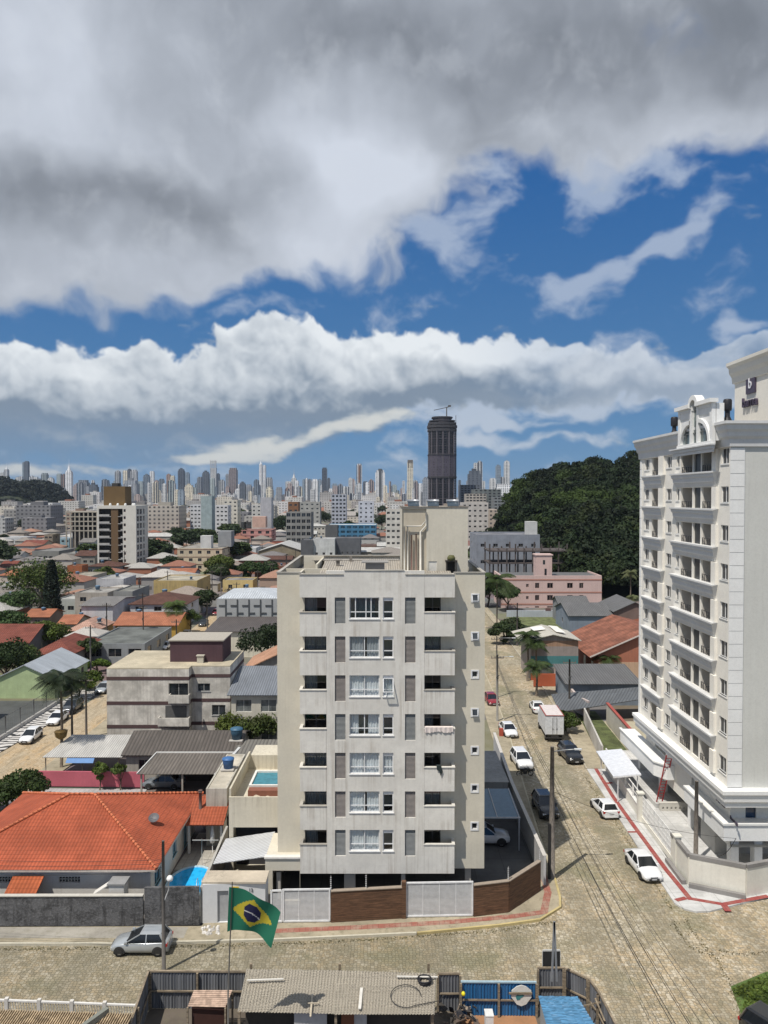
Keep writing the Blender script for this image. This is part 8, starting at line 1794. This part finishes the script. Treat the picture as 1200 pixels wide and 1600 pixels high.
while nf<620 and tries<9000:
    tries+=1;Y=R_.uniform(560,2300);pxx=R_.uniform(-20,800);X=(pxx-600)/1200*Y
    if(Y<900 and 430<pxx<640)or(pxx>770 and Y<1200):continue
    w=R_.uniform(11,24)*(1+Y/2500)
    if not clear(X,Y,w):continue
    taken.append((X,Y,w));tall=R_.random()<.35;h=R_.uniform(12,24)if tall else R_.uniform(4,8)
    if tall and R_.random()<.3 and Y>1200:h=R_.uniform(26,40)
    if Y<860 and count<95:lowb(X,Y,w,h,R_.randrange(8),tall,'one of the small far mid-rise blocks between the houses and skyline' if tall else 'one of the small far roofs spread below the skyline','far mid-rise blocks below the skyline' if tall else 'far low roofs below the skyline')
    else:
        m=far[nf%4];m.box(X-w/2,X+w/2,Y,Y+w*.8,0,h)
        if tall:m.box(X-w*.2,X+w*.1,Y+2,Y+w*.5,h,h+2.5,1)
        else:
            o_=len(m.v);a,b_,c,d=X-w*.53,X+w*.53,Y-.5,Y+w*.85;m.v+=[(a,c,h),(b_,c,h),(b_,d,h),(a,d,h),(a+w*.3,(c+d)/2,h+w*.16),(b_-w*.3,(c+d)/2,h+w*.16)];m.f+=[[o_,o_+1,o_+5,o_+4],[o_+1,o_+2,o_+5],[o_+2,o_+3,o_+4,o_+5],[o_+3,o_,o_+4]];m.mi+=[1]*4;m.sm+=[False]*4
    nf+=1
whole=MB()
for q,m in enumerate(far):
    o_=len(whole.v);whole.v+=m.v;whole.f+=[[i+o_ for i in f]for f in m.f];whole.mi+=[i+2*q for i in m.mi];whole.sm+=m.sm
ms=[]
for q in range(4):ms+=[towerskin(((.55,.54,.51),(.62,.58,.50),(.42,.41,.40),(.66,.66,.66))[q],(.07,.065,.06),4.,3.2,.4,.4),flat(((.26,.12,.08),(.30,.28,.26),(.22,.20,.19),(.42,.40,.38))[q],.9,var=.3)]
tag(whole.build('far_buildings',ms,uv=False),'mass of tiny far buildings packed between the houses and the skyline','buildings',kind='stuff')
# closer roofs that fill the gaps on the left, each a house
R_=random.Random(33);c2=0;tries=0
occ=[]
for o in COL.objects:
    if o.type=='EMPTY' and o.get('category')in('house','building','apartment block','hall','warehouse','apartment tower','office building'):occ.append((o.location.x,o.location.y))
while c2<165 and tries<9000:
    tries+=1;Y=R_.uniform(150,580);pxx=R_.uniform(-30,470);X=(pxx-600)/1200*Y
    if-50<X<-36:continue
    if any(abs(X-a)<11 and-9<Y-b_<17 for a,b_ in occ):continue
    occ.append((X,Y+0));c2+=1
    lowb(X,Y,R_.uniform(8,12),R_.uniform(2.8,5.4),R_.randrange(8),False,'one of the small crowded houses between the larger buildings on the left','crowded small houses on the left')
for q in range(70):
    Y=R_.uniform(140,420);pxx=R_.uniform(-20,440);X=(pxx-600)/1200*Y
    if-50<X<-36 or any(abs(X-a)<7 and-6<Y-b_<12 for a,b_ in occ):continue
    occ.append((X,Y));lowb(X,Y,R_.uniform(5,8),R_.uniform(2.4,3.6),R_.randrange(8),False,'one of the small crowded houses between the larger buildings on the left','crowded small houses on the left')
pp=None
for q in range(34):
    Y=R_.uniform(130,420);X=R_.choice((-36.5-R_.uniform(0,1),(R_.uniform(0,440)-600)/1200*Y))
    if pp is None:pp=street_pole('utility_pole','one of the thin poles rising among the houses of the left district',0,0,9,.16,.1,flat((.13,.12,.11),.8),None,True,group='poles among the houses on the left');o=pp
    else:o=dup(pp,(0,0,0))
    o.location=(X,Y,0)
c3=0;tries=0
while c3<38 and tries<3000:
    tries+=1;Y=R_.uniform(200,640);pxx=R_.uniform(560,800);X=(pxx-600)/1200*Y
    if 14<X<34+(Y-150)*.05 or(X>30 and Y<300)or X>20+Y*.17:continue
    if any(abs(X-a)<15 and-12<Y-b_<22 for a,b_ in occ):continue
    occ.append((X,Y));c3+=1
    lowb(X,Y,R_.uniform(10,16),R_.uniform(3,6),R_.randrange(8),False,'one of the small roofs beyond the far end of the side street','small roofs at the far end of the side street')
# ================================================================ vegetation
import numpy as np
def leafmesh(name,pts,nrm,size,mat,parent=None,seed=1,elong=1.0,flatten=.6):
    """many small leaf faces; pts (n,3), nrm (n,3) outward"""
    rs=np.random.RandomState(seed);n=len(pts);nn=nrm+rs.normal(0,flatten,(n,3));nn/=np.linalg.norm(nn,axis=1)[:,None]+1e-9
    a=rs.normal(0,1,(n,3));u=np.cross(nn,a);u/=np.linalg.norm(u,axis=1)[:,None]+1e-9;v=np.cross(nn,u);s=size*rs.uniform(.6,1.4,(n,1))
    q=np.stack([pts-u*s*elong-v*s*.2,pts-v*s*.75,pts+u*s*elong+v*s*.15,pts+v*s*.75],1).reshape(-1,3).astype(np.float32)
    me=bpy.data.meshes.new(name);me.vertices.add(4*n);me.vertices.foreach_set('co',q.ravel());me.loops.add(4*n);me.loops.foreach_set('vertex_index',np.arange(4*n,dtype=np.int32));me.polygons.add(n);me.polygons.foreach_set('loop_start',np.arange(0,4*n,4,dtype=np.int32))
    try:me.polygons.foreach_set('loop_total',np.full(n,4,np.int32))
    except Exception:pass
    me.update(calc_edges=True);me.validate();me.materials.append(mat);o=bpy.data.objects.new(name,me);COL.objects.link(o)
    if parent is not None:o.parent=parent
    return o
def crown_pts(rx,ry,rz,cz,n,clumps,seed,inner=.35):
    rs=np.random.RandomState(seed);P_=[];N_=[]
    for c in range(clumps):
        d=rs.normal(0,1,3);d/=np.linalg.norm(d);d[2]=abs(d[2])*.9-.25 if rs.rand()<.85 else d[2];r_=rs.uniform(.45,.82);cc=np.array([d[0]*rx*r_,d[1]*ry*r_,cz+d[2]*rz*r_]);cr=rs.uniform(.24,.42)*min(rx,ry,rz*1.2)
        k_=n//clumps;e=rs.normal(0,1,(k_,3));e/=np.linalg.norm(e,axis=1)[:,None];rad_=rs.uniform(inner,1,(k_,1))**.5
        P_.append(cc+e*rad_*cr*np.array([1.15,1.15,.85]));N_.append(e)
    return np.concatenate(P_),np.concatenate(N_)
def tree(lab,x,y,h,r,col=(.045,.075,.02),n=2600,clumps=26,seed=1,trunk=.35,rz=None,cz=None,group=None,z=0,cat='tree',leafsize=None,name='tree'):
    t=thing(name,lab,cat,(x,y,z),group);rz=rz or h*.38;cz=cz or h-rz*.85
    p,nn=crown_pts(r,r,rz,cz,n,clumps,seed);leafmesh('crown',p,nn,leafsize or max(.10,r*.055),leaf(col),t,seed)
    m=MB();R_=random.Random(seed);m.tube([(x,y,z),(x+.1*r,y,z+cz*.45),(x,y,z+cz)],[trunk*.5,trunk*.36,trunk*.2],7)
    for i in range(5):a=R_.uniform(0,6.28);m.tube([(x+.05*r,y,z+cz*.4),(x+cos(a)*r*.35,y+sin(a)*r*.35,z+cz*.8),(x+cos(a)*r*.6,y+sin(a)*r*.6,z+cz*1.05)],[trunk*.2,trunk*.13,.03],5)
    m.build('trunk',bark(),t);return t
def palm(lab,x,y,h,fr=2.6,nf=16,col=(.035,.06,.018),seed=1,group=None,cl=True,z=0,droop=1.0,trunk=.16):
    t=thing('palm_tree',lab,'palm',(x,y,z),group);R_=random.Random(seed);m=MB();m.tube([(x,y,z),(x+.1,y,z+h*.5),(x,y,z+h)],[trunk*1.25,trunk,trunk*.8],8);m.build('trunk',bark((.15,.12,.09)),t)
    P_=[];N_=[];f=MB()
    for i in range(nf):
        a=2*pi*i/nf+R_.uniform(-.2,.2);el=R_.uniform(-.1,1.1);L_=fr*R_.uniform(.8,1.1);prev=None;n=12
        for j in range(n+1):
            s_=j/n;rr=L_*s_*cos(el*.8*(1-s_*.3));zz=z+h+L_*(sin(el)*s_-droop*.75*s_*s_);c_=Vector((x+cos(a)*rr,y+sin(a)*rr,zz))
            if prev is not None:
                d=(c_-prev).normalized();side=d.cross(Vector((0,0,1))).normalized();w=fr*.27*sin(pi*min(1,s_*.92+.08))+.05
                for sg in(1,-1):
                    for q in(0,.33,.66):
                        b0=prev.lerp(c_,q);tip=b0+side*sg*w+d*w*.5+Vector((0,0,-w*.55));e_=d*L_/n*.34
                        f.add([b0,b0+e_,tip+e_*.3,tip],[(0,1,2,3)])
            prev=c_
    f.build('fronds',leaf(col,.4),t,uv=False)
    return t
G_=lambda px,py,z=0:G(px,py,z)
# palms and trees by the side street
for i,(px,py,h,fr,lab)in enumerate(((824,1064,7.7,2.9,'tall bushy palm in front of the teal striped hall, left one'),(837,1066,6.4,2.6,'second bushy palm touching the first before the teal striped hall'),(838,1088,4.8,3.0,'drooping palm nearest the box truck by the right pavement'),(776,985,12,6.0,'large shaggy palm beside the pink block at the far street end'))):
    v=G_(px,py);palm(lab,v.x,v.y,h,fr,20,seed=i+3,group='palms along the side street')
for i,(px,py)in enumerate(((941,1064),(952,1066),(960,1061))):v=G_(px,py);palm(('left palm of three in front of the terracotta house','middle palm of three in front of the terracotta house','right palm of three in front of the terracotta house')[i],v.x,v.y,4.2,2.3,12,seed=20+i,group='three palms before the terracotta house',trunk=.12)
v=G_(96,1200);palm('tall dark palm at the left street with a brown skirt of old fronds',v.x,v.y,10.2,3.5,30,(.013,.024,.010),5)
m=MB();m.lathe([(.2,0),(.75,-.15),(.6,-.8),(.2,-1.1)],(v.x,v.y,4.4),9,smooth=False)
tag(m.build('dry_fronds',leaf((.14,.10,.04))),'brown bunch of dry fronds halfway up the dark palm trunk','dry fronds')
for i,(px,py,h,r,col,lab)in enumerate(((275,993,7,3.8,(.05,.08,.02),'tree like palm cluster above the ochre end wall'),(297,990,5.5,2.4,(.05,.085,.02),'small leafy tree beside the two white cars'))):
    v=G_(px,py);(palm if i==0 else tree)(lab,v.x,v.y,h,r,**({'nf':22,'seed':8,'col':col}if i==0 else{'col':col}))
TR=[
 (36,1262,3.8,3.2,(.035,.06,.018),'dense dark green bush tree left of the pink wall'),(8,1268,3.0,2.4,(.04,.065,.02),'lower dark bush at the left edge beside the pink wall'),
 (62,955,14,10,(.055,.085,.02),'very large spreading tree at the upper left among the roofs'),(30,975,9,5.0,(.05,.09,.035),'leafy pale green tree left of the tall conifer'),(12,1000,7,4.2,(.045,.085,.03),'bushy tree at the left edge above the red roof'),
 (72,1018,6.5,4.8,(.07,.105,.02),'round olive bush between the two dark red roofs'),(5,1072,8,6.0,(.022,.04,.012),'big dark tree at the left edge behind the green house'),(28,1062,6,4.0,(.05,.08,.02),'sunlit tree beside the lime green house'),
 (122,1092,3.6,2.6,(.08,.12,.02),'yellow green hedge tree beside the lime green house'),(140,1078,3.4,2.0,(.07,.11,.02),'second yellow green hedge tree by the left street'),(150,1052,2.6,3.0,(.07,.12,.02),'bright green hedge before the modern flat roofed house'),(138,1040,5.5,2.4,(.05,.08,.03),'small garden tree in front of the modern flat roofed house'),
 (415,1042,8.5,6.0,(.02,.035,.015),'dark round tree between the cream hall and the beige block'),(374,1168,5.0,3.2,(.07,.10,.02),'yellow green shrub below the glazed veranda, left one'),(402,1170,5.2,3.4,(.05,.075,.02),'green shrub below the glazed veranda, right one'),
 (322,960,7.5,3.6,(.03,.05,.02),'dark street tree beside the brown hipped white house'),(340,915,8,4.5,(.035,.055,.02),'round dark tree in front of the yellow house'),(345,905,10,6.0,(.07,.10,.02),'olive tree below the peach block corner'),(390,905,7,6.0,(.035,.065,.02),'wide green tree behind the yellow house'),(418,905,7,4.5,(.03,.06,.02),'green tree left of the beige block corner'),
 (280,850,11,8,(.025,.045,.018),'big dark tree above the peach block'),(250,880,9,6.0,(.03,.05,.02),'dark tree right of the tan tower foot'),(440,838,17,9,(.025,.045,.02),'tall dark tree left of the grey hipped roofs'),(500,828,18,12,(.02,.035,.015),'dark trees left of the zigzag balcony block'),(545,842,14,7,(.02,.045,.015),'tree crown over the blue office roof'),
 (555,812,16,12,(.02,.038,.015),'dark tree clump right of the zigzag balcony block'),(596,828,15,7,(.025,.045,.02),'dark tree behind the blue office end wall'),(48,838,17,10,(.018,.032,.015),'dark broad tree behind the conifer at the upper left'),(165,912,6,4,(.06,.09,.02),'small green tree in front of the low white shop'),(14,880,8,6,(.05,.08,.02),'green tree at the left edge below the white flat hall'),(60,828,10,7,(.03,.05,.02),'green tree left of the concrete frame'),
 (372,1240,3.0,.9,(.09,.13,.03),'small thin leafed plant on the terrace of the cream house'),(156,1235,3.0,.9,(.08,.12,.03),'left small papaya tree behind the orange roof'),(188,1235,3.0,.9,(.07,.11,.03),'right small papaya tree behind the orange roof'),
 (786,1006,5,3.5,(.03,.05,.02),'dark bushes on the right pavement at the far end'),(800,1000,5,3,(.035,.055,.02),'second dark bush near the far end of the right pavement'),(880,1145,3.0,2.2,(.05,.08,.02),'weedy shrub beside the box truck wall'),(762,948,9,5,(.03,.055,.02),'green tree left of the pink block'),(792,955,8,4,(.03,.055,.02),'green tree at the corner of the pink block'),
 (1185,1560,.7,.7,(.09,.14,.03),'leafy low shrub in the bottom right grass corner'),(1198,1578,.9,.8,(.05,.08,.02),'darker shrub at the bottom right edge')]
for i,(px,py,h,r,col,lab)in enumerate(TR):
    v=G_(px,py);n=int(min(6000,max(900,1100*r)));tree(lab,v.x,v.y,h,r,col,n,max(9,int(14+r*2)),i+50,trunk=.12*r+.05,rz=min(h*.48,r*1.1),leafsize=max(.10,min(.42,.0011*v.y+.05)))
v=G_(81,975);c=thing('conifer','tall narrow dark conifer left of the orange roofs','tree',(v.x,v.y,0));rs=np.random.RandomState(3);n=3600;hh=rs.uniform(.05,1,n)**.9;aa=rs.uniform(0,2*pi,n);rr=(2.3*(1-hh)**.55+.35)*rs.uniform(.6,1,n);P_=np.stack([rr*np.cos(aa),rr*np.sin(aa),hh*14.5+1],1);N_=np.stack([np.cos(aa),np.sin(aa),np.full(n,.3)],1);leafmesh('crown',P_,N_,.26,leaf((.012,.022,.014)),c,3);m=MB();m.tube([(v.x,v.y,0),(v.x,v.y,14)],[.3,.05],7);m.build('trunk',bark(),c)
# scattered garden trees far away
R_=random.Random(77);base=None;nF=0;tr_=0
while nF<85 and tr_<2000:
    tr_+=1;Y=R_.uniform(260,1500);pxx=R_.uniform(-20,780);X=(pxx-600)/1200*Y
    if-50<X<-36 or(Y<700 and 430<pxx<740):continue
    if base is None:base=[tree('one of the dark garden trees scattered between the distant houses',0,0,10,5.5,c_,1500,16,90+q,leafsize=.5,group='garden trees between distant houses')for q,c_ in enumerate(((.025,.045,.018),(.04,.065,.02),(.02,.035,.016)))]
    o=base[nF]if nF<3 else dup(base[nF%3],(0,0,0),R_.uniform(0,6))
    s_=R_.uniform(.6,1.3)*(1+Y/1800);o.location=(X,Y,0);o.scale=(s_*1.2,s_*1.2,s_*.85);nF+=1
# ---- forested hill on the right
def forestmat(col):
    n=NT('forest_leaves');a=n.vor(n.pos(),.13,'F1','Color');sp=n.N.new('ShaderNodeSeparateColor');n.L.new(a,sp.inputs[0]);b_=n.noise(n.pos(),.02,4,.6)
    c=n.mix(n.mr(sp.outputs[0],.2,1.),k(col,.55),k(col,1.5));c=n.mix(n.mr(sp.outputs[1],.7,1.,0,.6),c,(.030,.040,.010));c=n.mix(n.mr(b_,.48,.64,0,.85),c,(.040,.065,.012));n.P(Base_Color=c,Roughness=.7);n.p.inputs['Specular IOR Level'].default_value=.2;return n.m  # brighter crowns and broad patches paint sunlit green into the leaf colour
RIDGE=[(760,800),(785,778),(800,760),(820,743),(840,733),(870,722),(900,717),(920,715),(945,721),(962,722),(980,713),(1001,703),(1060,690),(1200,670),(1320,660)]
def ridge_z(px):
    for(a,b_),(c_,d)in zip(RIDGE[:-1],RIDGE[1:]):
        if a<=px<=c_:return b_+(d-b_)*(px-a)/(c_-a)
    return RIDGE[0][1]if px<760 else RIDGE[-1][1]
def hill_h(X,Y):
    px=600+1200*X/Y;top=max(0.,31+(775-ridge_z(px))*430/1200)-9.5
    foot=225+max(0,(900-px))*1.5+(0 if px>885 else 0)
    t=max(0,min(1,(Y-foot)/max(60.,430-foot)));s_=t
    back=1 if Y<430 else max(0.,1-(Y-430)/160)
    return top*s_*(back*back*(3-2*back))
m=MB();nx,ny=90,50
for j in range(ny+1):
    for i in range(nx+1):
        px=740+620*i/nx;Y=200+390*j/ny;X=(px-600)/1200*Y;m.v.append((X,Y,hill_h(X,Y)-.3 if px>744 else-.3))
for j in range(ny):
    for i in range(nx):a=j*(nx+1)+i;m.f.append([a,a+1,a+nx+2,a+nx+1]);m.mi.append(0);m.sm.append(True)
o=m.build('hill',mat_grass((.006,.010,.004)),uv=False);o['kind']='structure'
rs=np.random.RandomState(5);PP=[];NN=[];R_=random.Random(6);cnt=0
for q in range(9000):
    Y=R_.uniform(215,470);px=R_.uniform(756,1040);X=(px-600)/1200*Y;h_=hill_h(X,Y)
    if h_<.6 or cnt>1500:continue
    if Y>440:continue
    cnt+=1;r=R_.uniform(2.4,4.2)*(1+.9*(R_.random()<.3));k_=int(60+r*r*7);c_=np.array([X,Y,h_+R_.uniform(2.5,6.5)])
    for sub in range(3):
        off=np.array([R_.uniform(-.5,.5)*r,R_.uniform(-.5,.5)*r,R_.uniform(-.2,.4)*r]);e=rs.normal(0,1,(k_//2,3));e/=np.linalg.norm(e,axis=1)[:,None];e[:,2]=np.abs(e[:,2])*.9-.15
        PP.append(c_+off+e*r*.62*rs.uniform(.7,1,(k_//2,1)));NN.append(e)
PP=np.concatenate(PP);NN=np.concatenate(NN);print('hill leaves',len(PP),cnt)
o=leafmesh('forest',PP,NN,.55,forestmat((.012,.022,.008)),None,8,flatten=.45);tag(o,'dense dark forest canopy covering the hill on the right','forest',kind='stuff')
for i,(px,py,Yp,h,lab)in enumerate(((985,905,215,9,'pale feathery palm standing out from the dark forest, upper one'),(989,950,205,11,'palm with slim trunk at the forest edge beside the white tower'))):
    v=W(px,py,Yp);palm(lab,v.x,Yp,max(4,v.z+2),2.8,16,(.10,.12,.06),40+i)
# ---- left far hill
m=MB();L_=[(-60,748),(-20,745),(5,752),(20,760),(40,757),(65,756),(75,762),(90,776),(96,784)];Y0=1350;nx=60;n=0;ptsL=[]
for j in range(9):
    for i in range(nx+1):
        px=-60+160*i/nx;zt=0
        for(a,b_),(c_,d)in zip(L_[:-1],L_[1:]):
            if a<=px<=c_:zt=W(px,b_+(d-b_)*(px-a)/(c_-a),Y0).z
        s_=sin(pi*min(1,j/8)*.5*2)if j else 0;Y=Y0-150+j*38;X=(px-600)/1200*Y0;z=max(0,zt)*s_;m.v.append((X,Y,z));ptsL.append((X,Y,z))
for j in range(8):
    for i in range(nx):a=j*(nx+1)+i;m.f.append([a,a+1,a+nx+2,a+nx+1]);m.mi.append(0);m.sm.append(True)
o=m.build('far_hill',mat_grass((.018,.028,.016)),uv=False);o['kind']='structure'
PP=[];NN=[]
for(X,Y,z)in ptsL:
    if z<5 or Y>Y0+60:continue
    for sub in range(3):
        e=rs.normal(0,1,(26,3));e/=np.linalg.norm(e,axis=1)[:,None];e[:,2]=abs(e[:,2]);PP.append(np.array([X+rs.uniform(-3,3),Y+rs.uniform(-18,18),z+rs.uniform(-2,2)])+e*rs.uniform(4,7));NN.append(e)
o=leafmesh('forest',np.concatenate(PP),np.concatenate(NN),2.2,leaf((.009,.016,.012),.4),None,9,flatten=.4);tag(o,'dark wooded hill crest far away at the left under the skyline','forest',kind='stuff')
# ---- grass tufts bottom right and along the kerbs
rs=np.random.RandomState(4);n=5200;X=rs.uniform(21.6,27.5,n);Y=rs.uniform(42.5,49.6,n);keep=(X>21.9+(48-Y)*-.0+.25*np.sin(Y*3))&(Y<47.6+(X-21.9)*.5);P_=np.stack([X,Y,np.full(n,.10)],1)[keep];N_=np.tile(np.array([.0,-.4,.5]),(len(P_),1));o=leafmesh('grass_tufts',P_,N_,.10,leaf((.085,.13,.03),.5),None,2,elong=1.0,flatten=.8);tag(o,'rough green grass in the bottom right corner','grass',kind='stuff')
P_=[];R_=random.Random(3)
for line in(((1068,1432),(1085,1460),(1120,1500),(1140,1535),(1160,1590)),((1050,1440),(1075,1478),(1120,1500)),((1110,1480),(1150,1492),(1200,1488)),((0,1484),(200,1482),(430,1476),(640,1466)),((640,1464),(780,1455),(870,1440)),((915,1215),(985,1320),(1050,1420)),((520,1452),(640,1443)),((870,1400),(845,1310),(822,1240))):
    for a,b_ in zip(line[:-1],line[1:]):
        p=G(*a);q=G(*b_);n=int((q-p).length*26)
        for i in range(n):
            v=p.lerp(q,R_.random());s_=.10+.25*(R_.random()<.2);P_.append((v.x+R_.gauss(0,s_),v.y+R_.gauss(0,s_),.035))
P_=np.array(P_);o=leafmesh('weeds',P_,np.tile(np.array([0,0,1.]),(len(P_),1)),.045,leaf((.10,.095,.045)),None,6);tag(o,'small weeds and dirt along kerbs and joints of the stone setts','weeds',kind='stuff')
# ================================================================ overhead wires, each a thing
WM=flat((.025,.025,.025),.6)
def wire(lab,p,q,sag=.5,r=.018,n=16,group='overhead wires'):
    p=Vector(p);q=Vector(q);pts=[]
    for i in range(n+1):t=i/n;v=p.lerp(q,t);v.z-=sag*4*t*(1-t);pts.append(v)
    m=MB();m.tube(pts,r,5);return tag(m.build('wire',WM,uv=False),lab,'wire',group)
a=Vector((P1.x,P1.y,0));b=Vector((12.6,30,0))
wl='one of the parallel black wires from the tall street pole to the bottom edge'
for i,(dx,z,s_)in enumerate(((-.1,8.3,.5),(.05,8.1,.6),(.2,7.9,.4),(.35,8.45,.7),(.7,8.6,.5),(.95,8.65,.6),(.15,6.9,.55),(-.15,7.1,.45))):
    wire(wl,a+Vector((dx*.25,0,z)),b+Vector((dx*1.2+.6,0,z+.1)),s_,.011 if i<6 else.018,group='wires from the tall street pole to the bottom edge')
c=G(777,1128);c=Vector((c.x,c.y,0))
for i,z in enumerate((8.4,7.9,7.4)):wire('one of the wires between the tall street pole and the next pole',a+Vector((.1*i,0,z)),c+Vector((.1*i,0,z-.2)),.5,.02,group='wires up the side street')
d=G(776,1090)
for i,z in enumerate((8.3,7.6)):wire('one of the wires between the lamp arm pole and the thin frame pole',c+Vector((0,0,z-.2)),(d.x,d.y,z),.3,.02,group='wires up the side street')
w=WX(1150,1310,25.3*KT)
wire('thin wire crossing the street from the tall pole to the podium of the white tower',a+Vector((0,0,7.2)),(w.x,w.y,w.z),.7,.014)
wire('pale cable loop hanging from the podium corner of the white tower',(w.x,w.y,w.z),(G(1120,1338,1.2).x,G(1120,1338,1.2).y,1.2),.4,.025)
e=G(113,1186);f=G(135,1155);P2v=Vector((P2.x,P2.y,0))
for i in range(4):wire('one of the wires leaving the slim lamp pole towards the left edge',P2v+Vector((0,0,6.6+.25*i)),(-42,51+.4*i,6.3+.25*i),.5,.014,group='wires from the slim lamp pole')
wire('thin wire between the two poles on the left street',(e.x,e.y,8.2),(f.x,f.y,7.8),.3,.014)
m=MB()
# ================================================================ air
hz=MB();hz.box(-8800,8800,-250,15500,-1,260);ho=tag(hz.build('haze',None or NT('haze').m,uv=False),kind='stuff')
def haze_mat():
    m_=ho.data.materials[0];t=m_.node_tree;t.nodes.clear();o=t.nodes.new('ShaderNodeOutputMaterial');v=t.nodes.new('ShaderNodeVolumePrincipled');v.inputs['Color'].default_value=(.72,.84,1,1);v.inputs['Density'].default_value=HAZE;v.inputs['Anisotropy'].default_value=.3;t.links.new(v.outputs[0],o.inputs['Volume'])
HAZE=.55e-4
haze_mat()
for o in COL.objects:
    if o.get('_o')is not None:del o['_o']
